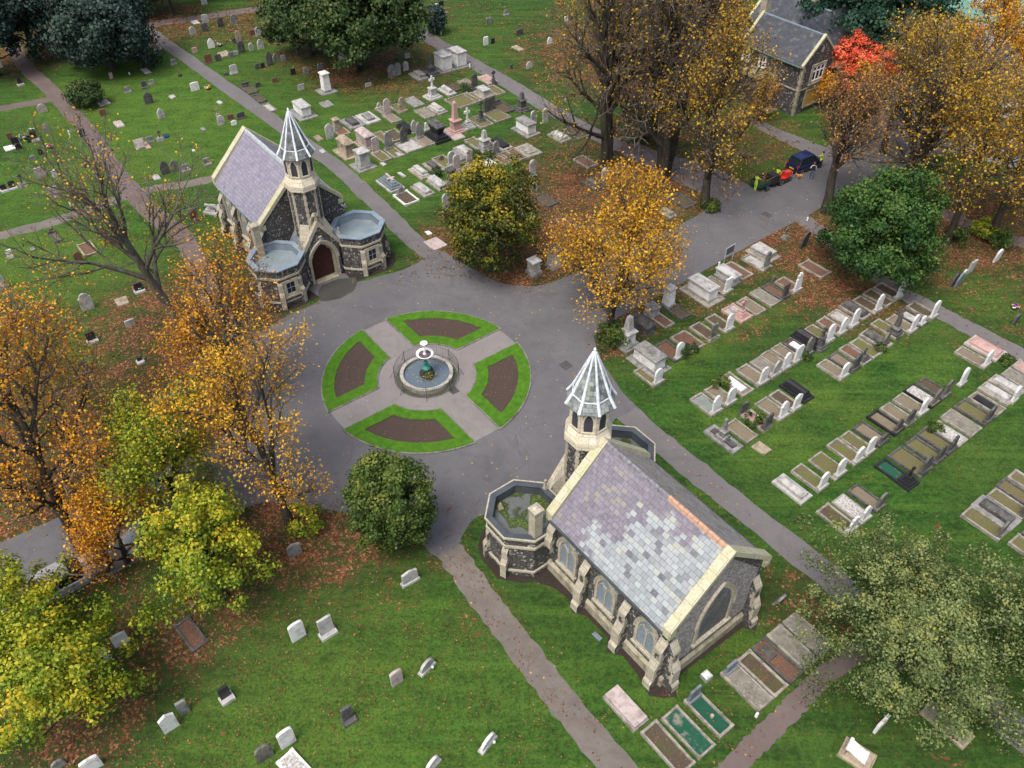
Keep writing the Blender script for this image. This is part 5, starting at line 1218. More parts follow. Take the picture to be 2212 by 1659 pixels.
def pedestal(p, h, w, col, label, group, cap=None, slabw=1.7, urn=False, rz=None, tap=.04):
    r = thing('pedestal_monument', p, (AX if rz is None else rz)+jit(.02), label, 'monument', group)
    b = MB(); b.cbox(0, 0, -.03, w*slabw, w*slabw, .15, .01); b.cbox(0, 0, .12, w*1.3, w*1.3, .16, .03); b.build('stepped_base', MG['g'], r)
    top = h-(.55 if urn else .2)
    q = MB(); q.cbox(0, 0, .28, w, w, top-.28, tap); q.build('die', MG[col], r)
    q = MB(); q.cbox(0, 0, top, w*1.16, w*1.16, .1); q.cbox(0, 0, top+.1, w*1.1, w*1.1, .12, w*.25)
    if urn: q.lathe([(.10, top+.2), (.05, top+.26), (.14, top+.4), (.13, top+.46), (.05, top+.55)], 10)
    q.build('cap', MG[cap or col], r)
    return r
def flat(p, L, W, col, label, group, rz=None, th=.1, jt=.03):
    mb = MB(); mb.cbox(0, 0, -.03, L, W, th+.03, .015)
    o = mb.build('flat_grave_slab', MG[col], jitter=jt); o.location = p; o.rotation_euler = (0, 0, (AX if rz is None else rz)+jit(.05))
    return tag(o, label, 'grave slab', group)
M_LEAFGREEN = plain('dark_leaf_green', (0.028, 0.065, 0.018), 0.8, var=.5, scale=9)
M_FLOWER = {c: plain('petals_'+c, v, 0.7, var=.2, scale=20) for c, v in (('white', (.7, .7, .7)), ('pink', (.6, .12, .25)), ('purple', (.22, .06, .42)), ('yellow', (.75, .4, .03)), ('blue', (.12, .16, .5)), ('orange', (.7, .25, .04)), ('red', (.5, .04, .04)))}
def flowers(p, r, cols, label, group='flowers left on graves', n=34):
    mb = MB()
    for k in range(n):
        a = random.uniform(0, 2*PI); d = r*math.sqrt(random.random()); z = random.uniform(.1, .34); s = random.uniform(.04, .075); mb.mi = random.randrange(len(cols)+1)
        mb.frust(d*math.cos(a), d*math.sin(a), z, s*.4, z+s, s, 6)
    mb.mi = len(cols); mb.frust(0, 0, -.02, r*.5, .16, r*.8, 9)
    o = mb.build('flower_bunch', [M_FLOWER[c] for c in cols]+[M_LEAFGREEN], label=label, cat='flowers', group=group); o.location = p
    return o
ORD = ['', 'first', 'second', 'third', 'fourth', 'fifth', 'sixth', 'seventh', 'eighth', 'ninth', 'tenth', 'eleventh', 'twelfth', 'thirteenth', 'fourteenth', 'fifteenth', 'sixteenth', 'seventeenth', 'eighteenth']
# ---------------------------------------------------------------- rows right of the roundabout (axis space: s along the chapels' axis, t across)
def run_row(s, rowname, group, items, d=-1, L0=2.1):
    """items: (t, kind, desc, ...) kind 'k': kerb colour, fill, head;  the number counts from the near-left end of the row"""
    for n, it in enumerate(sorted(items, key=lambda q: q[0])):
        t, kind, desc = it[:3]; a = it[3:]
        lab = '%s, %s from left, %s' % (desc, ORD[n+1], rowname)
        if kind == 'z': continue
        p = loc(s, t)
        if kind == 'k':
            kc, fill, head = a[:3]; W = a[3] if len(a) > 3 else 1.05; L = a[4] if len(a) > 4 else L0
            kerb_grave(p, L+jit(.06), W, kc, fill, lab, group, head, d, extra=a[5] if len(a) > 5 else None)
        elif kind == 'l':
            kw = dict(a[1]) if len(a) > 1 else {}
            ledger(loc(s+d*1.0, t), kw.pop('L', 2.2), kw.pop('W', 1.1), a[0], lab, group, **kw)
        elif kind == 'c':
            kw = dict(a[1]) if len(a) > 1 else {}
            chest(loc(s+d*1.0, t), kw.pop('L', 1.9), kw.pop('W', .8), kw.pop('H', 1.0), a[0], lab, group, **kw)
        elif kind == 'h': headstone(p, a[2], a[3], a[0], a[1], lab, group, 1)
        elif kind == 'x': cross(p, a[1], a[0], lab, group, **a[2])
        elif kind == 'o': obelisk(p, a[1], a[2], a[0], lab, group, **a[3])
        elif kind == 'f': flat(loc(s+d*1.0, t), a[1], a[2], a[0], lab, group)
GR = 'graves in the rows right of the roundabout'
run_row(9.3, 'second row off road', GR, [
    (15.2, 'k', 'dark kerb with ivy clad white headstone', 'd', 'R', ('w', 'a', .72, 1.45), 1.25),
    (16.95, 'k', 'wide kerbed grave of red leaves', 's', 'R', None, 1.5),
    (18.7, 'k', 'soil grave with dark lichened headstone', 's', 'S', ('y', 'f', .62, 1.35), 1.1),
    (20.35, 'k', 'earth grave with white headstone', 's', 'S', ('w', 'a', .7, 1.5), 1.1),
    (22.25, 'z', ''),
    (23.75, 'k', 'plain turf kerbed grave', 's', 'V', None, 1.15),
    (25.4, 'k', 'cracked pale cover slab', 's', 'B', None, 1.1),
    (26.65, 'k', 'red leafed kerb with black headstone', 'd', 'R', ('d', 'f', .6, 1.35), 1.0),
    (28.1, 'k', 'small grave with white cross topped headstone', 's', 'R', ('w', 'c', .75, 1.75), 1.15, 1.9),
    (31.5, 'k', 'leafy kerb around a round ended slab', 's', 'R', None, 1.3, 2.3)])
def pink_cross():
    p = loc(9.2, 22.25); cross(p+E1*-.35, 1.75, 'r', 'pink granite cross on steps inside a pink kerbed grave', GR, 3, .95, .18, kerb=(1.9, 1.35, 'r', 'P'))
pink_cross()
def slab_extra(fc='p', L=1.2, W=.5, x=-1.0):
    def f(r): m = MB(); m.cbox(x, 0, .08, L, W, .10, .02); m.build('inner_slab', MG[fc], r)
    return f
run_row(14.6, 'third row off road', GR, [
    (13.2, 'k', 'blue-grey chippings with white headstone', 's', 'L', ('w', 'o', .75, 1.5), 1.15),
    (14.6, 'k', 'overgrown kerb with white headstone', 's', 'V', ('w', 'a', .75, 1.45), 1.1),
    (16.25, 'k', 'fallen white headstone lying on pale slab', 's', 'V', None, 1.15, 2.2, slab_extra('w', 1.5, .6)),
    (17.85, 'k', 'brown gravel grave with white headstone', 's', 'V', ('w', 'a', .74, 1.5), 1.15),
    (19.2, 'k', 'dark slab grave with stained pale headstone', 's', 'B', ('p', 'g', .7, 1.4), 1.05),
    (20.3, 'k', 'gravel grave with shouldered white headstone', 's', 'V', ('w', 'o', .7, 1.45), 1.0),
    (21.5, 'k', 'turfed grave with broad white headstone', 's', 'V', ('w', 's', .74, 1.5), 1.05),
    (22.75, 'k', 'broken white slab and lichened grey headstone', 'd', 'S', ('y', 'g', .7, 1.6), 1.05, 2.1, slab_extra('w', 1.0, .5)),
    (23.85, 'l', 'black stepped tomb with dark cross', 'k', dict(tiers=((.12, .2), (.2, .25)), hip=.2, W=1.0)),
    (25.15, 'k', 'grassy grave with tall white headstone', 's', 'G', ('w', 'a', .72, 1.55), 1.05),
    (26.6, 'k', 'leaf filled grave with white headstone', 's', 'R', ('w', 'g', .7, 1.5), 1.05),
    (28.0, 'k', 'pale gravelled grave with white headstone', 's', 'P', ('w', 'a', .72, 1.6), 1.15),
    (29.5, 'l', 'dark round topped tomb', 'd', dict(base='s', tiers=((.18, .2),), round_=True)),
    (30.9, 'k', 'dark earth grave with leaning white headstone', 's', 'S', ('w', 'o', .72, 1.6), 1.1),
    (32.3, 'k', 'shaded earth grave under green tree', 's', 'S', None, 1.1),
    (33.6, 'k', 'shaded grave with white headstone by path', 's', 'S', ('w', 'o', .7, 1.5), 1.1)])
cross(loc(14.65, 24.0), 1.9, 'd', 'dark granite cross monument at the foot of black stepped tomb', GR, 2, .9, .7)
run_row(17.6, 'fourth row off road', GR, [
    (11.75, 'z', ''),
    (13.2, 'k', 'stone kerb grown over with a leafy bush', 's', 'V', None, 1.1, 2.0),
    (14.75, 'k', 'pink slab with dark headstone', 's', 'Q', ('d', 'f', .7, 1.25), 1.0, 1.9),
    (16.35, 'k', 'grassy kerb with white headstone', 's', 'V', ('w', 'o', .75, 1.45), 1.15),
    (17.65, 'k', 'dark soil kerb with peaked white headstone', 's', 'S', ('w', 'n', .7, 1.4), 1.1),
    (19.0, 'l', 'black round topped granite tomb', 'k', dict(tiers=((.18, .2), (.26, .16)), round_=True, W=1.05)),
    (22.75, 'k', 'gravel kerb with curved white headstone', 's', 'V', ('w', 'a', .72, 1.35), 1.05),
    (24.05, 'k', 'broken kerb with black headstone', 'd', 'V', ('d', 'a', .7, 1.45), 1.05),
    (25.3, 'k', 'rubble strewn pale slab', 's', 'R', None, 1.0),
    (26.5, 'k', 'bramble covered brown kerb', 's', 'G', None, 1.15),
    (27.9, 'l', 'grey coffin shaped tomb', 'd', dict(base='s', tiers=((.2, .2),), hip=.25)),
    (29.55, 'z', ''),
    (30.85, 'k', 'earthy grave with leaning white headstone', 's', 'V', ('w', 'a', .7, 1.6), 1.1),
    (32.1, 'k', 'dark kerb with shield shaped slab', 'd', 'S', ('w', 's', .5, .8), 1.05, 2.1, slab_extra('p', 1.1, .6)),
    (33.5, 'k', 'corner grave with white headstone by path', 's', 'S', ('w', 'a', .72, 1.6), 1.1)])
cross(loc(17.3, 25.4), 1.1, 'd', 'dark broken cross on steps beside rubble strewn slab', GR, 3, .95)
headstone(loc(17.3, 27.9), .62, 1.25, 'y', 'g', 'yellow lichened headstone behind the grey coffin shaped tomb', GR, 1)
kerb_grave(loc(17.3, 29.55), 2.2, 1.05, 's', 'G', 'grey edged grave with dark obelisk on black steps', GR, None, -1)
obelisk(loc(17.0, 29.55), 2.0, .75, 'd', 'dark obelisk with lichened tip on black stepped base', GR, .35, (1.3, 1.1), 'y')
run_row(22.95, 'fifth row off road', GR, [
    (11.95, 'l', 'large white coped slab tomb', 'p', dict(tiers=((.22, .2),), hip=.14, L=2.25, W=1.1)),
    (13.5, 'k', 'turf kerb with white headstone', 's', 'G', ('w', 'a', .72, 1.4), 1.05),
    (15.2, 'k', 'wide turf kerb with white headstone', 's', 'G', ('w', 'a', .76, 1.4), 1.3),
    (17.0, 'k', 'low grassy kerb with white headstone', 's', 'G', ('w', 'o', .74, 1.35), 1.1),
    (18.2, 'k', 'mossy kerb with peaked white headstone', 's', 'G', ('w', 'n', .72, 1.4), 1.05),
    (19.6, 'k', 'ruined stone kerb with small dark headstone', 'd', 'V', ('d', 'n', .7, .8), 1.1),
    (21.2, 'k', 'black edged grave with black headstone', 'k', 'V', ('d', 'g', .7, 1.2), 1.1),
    (22.5, 'k', 'stone kerb with slim black headstone', 's', 'V', ('d', 'g', .65, 1.3), 1.05),
    (23.95, 'k', 'turf grave with leaning white headstone', 's', 'V', ('w', 'a', .72, 1.35), 1.15),
    (25.3, 'k', 'black and white patterned grave with dark headstone', 'k', 'X', ('y', 'g', .7, 1.5), 1.05),
    (26.6, 'k', 'broken kerb with tall dark headstone', 'd', 'S', ('y', 'a', .75, 1.55), 1.05),
    (28.7, 'h', 'lone slim white headstone on grass', 'w', 'a', .7, 1.4),
    (31.65, 'k', 'gravel grave with leaning white headstone', 's', 'V', ('w', 'a', .7, 1.4), 1.1, 2.3),
    (33.3, 'l', 'polished pink granite slab tomb', 'q', dict(tiers=((.22, .16),), hip=.16, W=1.5, L=2.5, top='r'))])
run_row(26.0, 'sixth row off road', GR, [
    (12.2, 'k', 'muddy kerb with white cross headstone', 's', 'S', ('w', 'c', .75, 1.3), 1.1, 2.2),
    (13.5, 'k', 'broken stone kerb with white headstone', 's', 'X', ('w', 'o', .72, 1.2), 1.1, 2.1),
    (14.9, 'k', 'pale earth kerb with dark headstone', 'd', 'V', ('y', 'a', .68, 1.4), 1.0, 2.1),
    (17.95, 'k', 'green and white chippings in black kerb', 'k', 'M', None, 1.05, 2.3),
    (19.55, 'k', 'wide grassy black kerb with dark headstone', 'd', 'G', ('d', 'a', .8, 1.4), 1.45, 2.3),
    (21.1, 'k', 'turfed black kerb with dark headstone', 'd', 'G', ('d', 'g', .7, 1.4), 1.15, 2.3),
    (22.4, 'k', 'stony turf kerb with dark cross', 'd', 'G', ('d', 'c', .7, 1.4), 1.1, 2.3),
    (23.6, 'k', 'broken white marble chips and shrub', 's', 'X', None, 1.1, 2.2),
    (25.1, 'k', 'bare flat stone kerbed plot', 's', 'B', None, 1.3, 2.2),
    (26.7, 'k', 'turf plot with leaning dark headstone', 'd', 'G', ('d', 'n', .7, 1.4), 1.3, 2.2),
    (28.1, 'k', 'fallen black slab in stone kerb', 's', 'V', None, 1.1, 2.2, slab_extra('k', 1.5, .55)),
    (29.5, 'l', 'pale coped tomb with white headstone', 'p', dict(base='s', tiers=((.25, .22),), hip=.15)),
    (30.75, 'l', 'pale lichened coped tomb', 'p', dict(base='s', tiers=((.22, .2),), hip=.15)),
    (32.1, 'k', 'dark stained slab with small shrub', 's', 'B', None, 1.15),
    (33.4, 'k', 'pinkish cracked slab by the path', 's', 'Q', None, 1.15)])
headstone(loc(26.0, 29.9), .7, 1.3, 'w', 'a', 'white headstone behind the pale coped tomb in the sixth row', GR, 1)
cross(loc(25.85, 17.95), 1.45, 'k', 'black stepped cross with lichened top beside green chippings', GR, 4, 1.05)
run_row(31.45, 'seventh row off road', GR, [
    (18.75, 'k', 'stone kerb with dark lichened headstone', 's', 'G', ('y', 'g', .7, 1.3), 1.15, 2.3),
    (20.0, 'l', 'long grey coped tomb on wide slab', 'd', dict(base='g', tiers=((.3, .22),), hip=.16, L=2.5, W=1.3)),
    (21.2, 'k', 'brown turf kerb with dark headstone', 's', 'G', ('d', 'g', .7, 1.3), 1.05, 2.3),
    (22.4, 'k', 'turf kerb, dark edged', 'd', 'G', None, 1.05, 2.3),
    (23.6, 'k', 'yellow-green turf kerb at the frame edge', 's', 'G', None, 1.05, 2.3)])
run_row(34.0, 'row by the right frame edge', GR, [
    (19.0, 'k', 'stone edged grave behind the olive tree', 's', 'G', None, 1.1), (20.3, 'k', 'black edged turf grave', 'd', 'G', None, 1.1)])
# monuments standing along the road
GM = 'monuments along the road'
obelisk(loc(5.95, 13.3), 2.75, 1.15, 'w', 'white obelisk on a square pedestal with grey cornice by the road', GM, .95, (1.35, 1.1), 'p')
ledger(loc(5.2, 15.5), 2.0, .95, 'd', 'dark weathered sarcophagus tomb between the obelisk and the grey box', GM, ((.05, .5), (.0, .12)), .25, zb=.1)
kerb_grave(loc(4.3, 17.2), 2.3, 1.0, 's', 'R', 'leafy kerb with a grey box tomb at its head', GM, None, 1)
chest(loc(4.5, 17.2), .75, .72, .8, 'p', 'square grey box tomb under the golden tree', GM, lid='g', slabw=.05)
kerb_grave(loc(4.6, 18.95), 2.0, 1.1, 'd', 'S', 'earth kerb in front of the white square pillar', GM, None, 1)
pedestal(loc(4.5, 18.9), 1.85, .68, 'w', 'white square pillar with flat grey cap by the road', GM, 'p', 1.2)
chest(loc(5.1, 22.0), 2.1, .95, 1.15, 'w', 'long white chest tomb beside the road on a wide slab', GM, lid='p', base='s', slabw=.5)
kerb_grave(loc(6.1, 23.7), 2.3, 1.15, 's', 'V', 'gravel kerb with white headstone between two pale chest tombs', GM, ('w', 'f', .68, 1.35), -1)
chest(loc(5.0, 24.95), 1.75, .75, .85, 'p', 'lichened grey coffin-topped chest tomb near the notice frame', GM, hip=.2, slabw=.1, lid='p')
kerb_grave(loc(5.7, 26.4), 2.3, 1.3, 's', 'R', 'low leaf strewn kerb behind the notice frame', GM, None, -1)
kerb_grave(loc(5.9, 28.5), 2.3, 1.15, 's', 'P', 'white slab grave with grey headstone by the notice frame', GM, ('g', 's', .65, 1.6), -1)
chest(loc(4.4, 29.9), 1.6, .9, .55, 'p', 'low white-lidded chest tomb at the end of the roadside', GM, slabw=.4, base='s')
cross(loc(4.0, 33.2), 1.1, 'y', 'small lichened stone urn on a base near the green tree', GM, 2, .6)
headstone(loc(5.7, 33.3), .75, 1.6, 'd', 'a', 'tall dark leaning headstone among red leaves near the green tree', GM, 0, lean=.12)
headstone(loc(7.4, 27.6), .4, .6, 'y', 'c', 'small lichened cross stone behind the white cross-topped headstone', GM, 0)
chest(loc(8.4, 13.1), 2.0, 1.0, 1.15, 'w', 'large white chest tomb with grey stone lid nearest the roundabout', GM, lid='g', base='g', slabw=.4)
kerb_grave(loc(10.25, 12.15), 2.0, 1.1, 's', 'G', 'turf kerb with slim white headstone below the white chest tomb', GM, ('w', 'a', .7, 1.35), -1)
ledger(loc(16.6, 11.75), 2.5, 1.05, 'd', 'dark grey double slab tomb with a small obelisk on top', GR, ((.3, .12),), 0, base='g')
obelisk(loc(16.5, 11.75), 1.7, .62, 'g', 'short grey obelisk standing on the dark double slab tomb', GR, .4, (1.15,), None).location.z = .26
flat(loc(18.6, 13.1), 1.0, .75, 't', 'broken tan headstone lying at the foot of the bushy kerb', GR)
headstone(loc(15.7, 14.7), .65, .9, 'd', 'f', 'dark headstone at the head of the pink slab', GR, 1)
# graves beside the near chapel and under the olive tree
GN = 'graves beside the near chapel'
ledger(loc(25.95, -5.5), 2.25, 1.0, 's', 'long plain coped box tomb beside the gravel path', GN, ((.06, .22),), 0, zb=.2, top='q')
kerb_grave(loc(27.45, -5.25), 2.6, 1.05, 's', 'S', 'brown overgrown kerb, leftmost of the three by the chapel corner', GN, None, 1, posts=True)
kerb_grave(loc(27.55, -3.95), 2.5, 1.1, 's', 'M', 'kerb half filled with green glass chips, middle of three', GN, None, 1, posts=True)
kerb_grave(loc(27.6, -2.5), 2.35, 1.0, 's', 'E', 'kerb full of green glass chips with a slate headstone', GN, ('l', 'f', .72, 1.05), 1, posts=True, extra=lambda r: MB().lathe([(.09, .07), (.1, .3), (.07, .32)], 8, 1.2, 0).build('vase', MG['t'], r))
pedestal(loc(27.2, -1.15), .42, .36, 'd', 'small dark square plinth with a white plaque on top', GN, 'w', 1.35)
kerb_grave(loc(27.7, .05), 2.5, 1.1, 's', 'B', 'tan stone cover slab with slate headstone by the chapel end', GN, ('l', 'f', .7, .8), 1)
kerb_grave(loc(27.7, 1.2), 2.5, 1.05, 's', 'S', 'mossy dark soil kerb, second from the chapel corner slab', GN, None, 1, posts=True)
kerb_grave(loc(27.7, 2.35), 2.5, 1.05, 'd', 'R', 'leafy kerb with a fallen cross at its head', GN, None, 1, posts=True, extra=slab_extra('d', .8, .5, .5))
kerb_grave(loc(27.7, 3.55), 2.5, 1.1, 's', 'B', 'mossy slab grave with dead stems near the olive tree', GN, None, 1, posts=True)
kerb_grave(loc(27.7, 4.8), 2.5, 1.1, 's', 'B', 'lichened kerbed slab half under the olive tree', GN, None, 1, posts=True)
headstone(T(3, 3, 70, 215), .7, .75, 'g', 'n', 'small carved grey stone leaning near the chapel back corner', GN, 0, lean=.35)
kerb_grave(T(3, 3, 1560, 1310)-E1*1.1, 2.3, 1.0, 't', 'B', 'tan kerbed slab under the right side of the olive tree', GN, None, 1)
headstone(T(3, 3, 960, 1310), .9, .8, 'w', 'f', 'thin white headstone seen edge-on under the olive tree', GN, 0)
def scroll_tomb():
    p = T(3, 3, 765, 1560); r = thing('scroll_tomb', p, AX+.25, 'low cream tomb with a white scroll and steps at the bottom edge', 'tomb', GN)
    b = MB(); b.cbox(0, 0, -.03, 1.5, 1.1, .2); b.cbox(.1, 0, .17, 1.2, .8, .18, .04); b.build('stepped_base', MG['t'], r)
    b = MB(); b.M = Matrix.Translation((-.1, 0, .42)) @ Matrix.Rotation(.35, 4, 'Y'); b.cbox(0, 0, 0, .85, .62, .09); b.M = b.M @ Matrix.Rotation(PI/2, 4, 'X'); b.frust(-.45, .08, -.34, .09, .34, .09, 10); b.frust(.45, .06, -.34, .09, .34, .09, 10); b.build('scroll', MG['w'], r)
scroll_tomb()
for s, t, w_, h_, c, l in [(8.9, 46.4, .8, 1.05, 'l', 'blue-grey headstone leaning against its dark neighbour beyond the right path'), (8.6, 46.0, .75, 1.1, 'd', 'dark headstone behind the blue-grey one beyond the right path'),]:
    pass
for (x, yb, yt, w_, c, sh, lab) in [(1630, 810, 690, .8, 'l', 'g', 'blue-grey pointed headstone, lowest of the group beyond the right path'), (1590, 805, 690, .75, 'd', 'g', 'dark headstone touching the blue-grey one beyond the right path'), (1662, 770, 665, .6, 'p', 'a', 'pale headstone close behind the blue-grey pair'),
                                    (1735, 695, 590, .75, 'p', 'f', 'tilted pale headstone alone beyond the right path'), (1965, 595, 490, .75, 'w', 'a', 'white headstone standing alone near the yellow shrubs'), (2120, 1140, 1050, .6, 'd', 's', 'dark headstone with flowers behind at the right frame edge')]:
    p = T(3, 1, x, yb); headstone(p, w_, height_at(p, yt/4+414.75), c, sh, lab, 'headstones beyond the right path', 0, lean=.08)
flowers(T(3, 1, 2130, 1010), .3, ('white', 'orange', 'purple'), 'bunch of white and orange flowers at the right frame edge')
# ---------------------------------------------------------------- scattered stones, placed where the photograph shows their feet
VD = lambda p: Vector((p.x, p.y, 0)).normalized()
def stones(i, j, region, group, rows):
    """(x, foot, top, width in tile pixels, colour, shape, label[, base])"""
    for r in rows:
        x, yb, yt, wp, c, sh, lab = r[:7]; base = r[7] if len(r) > 7 else 0
        yb -= wp*(.20 if j >= 2 else .12)
        p = T(i, j, x, yb); d = proj(p)[2]
        w = wp/4*d/F/max(.55, abs(VD(p).dot(E1)))*.95
        hh = max(.22, height_at(p, yt/4+414.75*j))
        headstone(p, w, hh, c, sh, lab+(' '+region if region else ''), group, base)
LL = 'headstones on the left lawn'
stones(0, 0, 'on left lawn', LL, [
    (6, 590, 510, 42, 'w', 'f', 'white headstone cut by the left frame edge'),
    (180, 738, 665, 42, 'k', 'c', 'black headstone with a dark blue slab', 2),
    (375, 978, 898, 74, 'q', 'a', 'pinkish round-topped headstone beside the path junction'),
    (92, 1205, 1150, 45, 'b', 'f', 'red-brown headstone behind the flower covered graves'),
    (145, 1265, 1190, 62, 'k', 'f', 'black headstone smothered in blue and white flowers', 2),
    (168, 1295, 1240, 52, 'k', 'n', 'small black stone in front of the flowered one'),
    (305, 1215, 1140, 52, 'k', 'f', 'black stone topped with a white wreath', 2),
    (262, 1232, 1170, 38, 'k', 'a', 'small black stone left of the white wreath'),
    (405, 1143, 1072, 62, 'g', 'a', 'brownish arched headstone leaning behind twigs'),
    (720, 1185, 1115, 46, 'k', 'f', 'black headstone with flowers on the leafy path'),
    (358, 1340, 1285, 36, 'k', 'f', 'small square black headstone right of the white slab'),
    (290, 1388, 1345, 42, 'g', 'f', 'little grey stone below the small black one'),
    (360, 1542, 1445, 82, 'q', 's', 'broad pinkish headstone left of the small white one'),
    (482, 1535, 1470, 40, 'w', 's', 'small white headstone beside the broad pinkish one'),
    (115, 1635, 1565, 56, 'k', 's', 'black granite headstone left of the dark cross', 2),
    (42, 1655, 1597, 52, 'k', 'f', 'black headstone with white lettering at the frame edge', 2),
    (755, 1450, 1385, 52, 'd', 's', 'dark headstone behind bare branches'),
    (872, 1590, 1535, 42, 'k', 'f', 'small black headstone low behind the bare tree'),
    (897, 1005, 945, 54, 'b', 'f', 'dark brown headstone below the round bush'),
    (1300, 1237, 1180, 60, 'g', 's', 'grey headstone left of the dark cross', 1),
    (1110, 803, 747, 46, 'g', 'f', 'plain grey headstone right of the round bush', 1),
    (1253, 765, 700, 48, 'd', 'f', 'dark square headstone beside a smaller grey one', 2),
    (1315, 730, 688, 36, 'g', 'f', 'smaller grey headstone beside the dark square one', 1),
    (1292, 903, 800, 74, 'd', 'a', 'tall dark arched headstone in the open'),
    (1400, 1028, 935, 62, 'p', 'g', 'pale pointed headstone in the open'),
    (1502, 562, 510, 42, 'g', 'f', 'grey headstone near the straight path', 1),
    (1560, 667, 640, 32, 'd', 'f', 'tiny dark stone near the straight path'),
    (966, 682, 628, 28, 'r', 'f', 'narrow red stone under the holm oak'),
    (1690, 788, 710, 72, 'w', 's', 'bright white headstone by the straight path'),
    (1917, 1083, 997, 62, 'p', 'a', 'pale arched headstone in front of a thin cross'),
    (1996, 1037, 990, 54, 'b', 'f', 'squat brown headstone near the chapel gable'),
    (2086, 1035, 970, 70, 'd', 's', 'dark broad headstone close to the path', 1),
    (2025, 1085, 1040, 48, 'w', 'n', 'squat white boulder stone by the chapel gable'),
    (1436, 1512, 1390, 76, 'd', 'g', 'larger of two dark pointed headstones'),
    (1520, 1495, 1378, 72, 'y', 'g', 'lichened one of two dark pointed headstones'),
    (1610, 1482, 1420, 62, 'g', 'f', 'square grey headstone right of the dark pair', 2),
    (1792, 1427, 1365, 56, 'g', 'f', 'grey headstone nearest the purple roof', 2)])
stones(0, 1, 'on left lawn', LL, [
    (487, 62, -45, 82, 'q', 'f', 'tall pinkish slab stone at the thin path'),
    (690, 612, 518, 66, 'b', 'a', 'brown arched headstone beside a low kerb'),
    (96, 575, 500, 52, 'w', 'f', 'white leaning headstone near the left edge'),
    (10, 852, 700, 110, 'p', 'a', 'large pale headstone cut by the frame edge'),
    (985, 442, 388, 60, 'k', 's', 'black headstone with white flowers behind the trunk'),
    (1208, 865, 787, 76, 'k', 's', 'black headstone with pink and white flowers', 2),
    (768, 1028, 880, 108, 'p', 'o', 'large pale arched headstone alone on the grass'),
    (412, 1020, 960, 56, 'd', 'f', 'dark headstone on a pale foot', 2),
    (283, 1222, 1150, 62, 'p', 'n', 'rough pale headstone under twigs'),
    (800, 1297, 1215, 76, 'k', 'f', 'black headstone on a white foot', 2),
    (748, 1562, 1463, 66, 'd', 'n', 'dark peaked headstone with flowers', 2),
    (1132, 1165, 1105, 82, 'p', 'f', 'pale stone half hidden by yellow leaves'),
    (1215, 1472, 1430, 46, 'k', 'f', 'tiny black stone among red leaves', 2),
    (1690, 268, 138, 68, 'b', 'a', 'tall brown headstone left of the purple roofed chapel'),
    (20, 1178, 1140, 42, 'w', 'f', 'small white stone near the left edge'),
    (376, 1192, 1172, 22, 'k', 'f', 'tiny black marker right of the rough stone')])
for i, j, x, yb, yt, c, lab, w in [(0, 0, 203, 1608, 1497, 'd', 'dark stone cross on steps near the left frame edge', .7), (0, 0, 1390, 1212, 1122, 'd', 'dark stone cross beside a blue tablet on left lawn', .7), (0, 0, 1887, 1003, 930, 't', 'thin tan cross behind the pale arched headstone', .4), (1, 1, 758, 135, 82, 'd', 'dark cross standing between the chapel and the path', .5)]:
    p = T(i, j, x, yb); cross(p, height_at(p, yt/4+414.75*j), c, lab, 'stone crosses on the lawns', 2, w, base='g' if c != 't' else None)
def fallen_cross():
    p = T(0, 1, 1840, 170); r = thing('stone_cross', p, AX+.7, 'white cross fallen off its stepped base beside the chapel wall', 'cross', 'stone crosses on the lawns')
    b = MB(); b.cbox(0, 0, -.03, 1.3, 1.1, .22); b.cbox(0, 0, .19, .95, .8, .2); b.cbox(0, 0, .39, .6, .55, .2); b.build('stepped_base', MG['p'], r)
    c = MB(); c.M = Matrix.Translation((.5, -.3, .62)) @ Matrix.Rotation(.5, 4, 'Y') @ Matrix.Rotation(.4, 4, 'Z'); c.box(-.9, .7, -.1, .1, 0, .16); c.box(.15, .36, -.42, .42, .002, .158); c.build('cross', MG['p'], r)
fallen_cross()
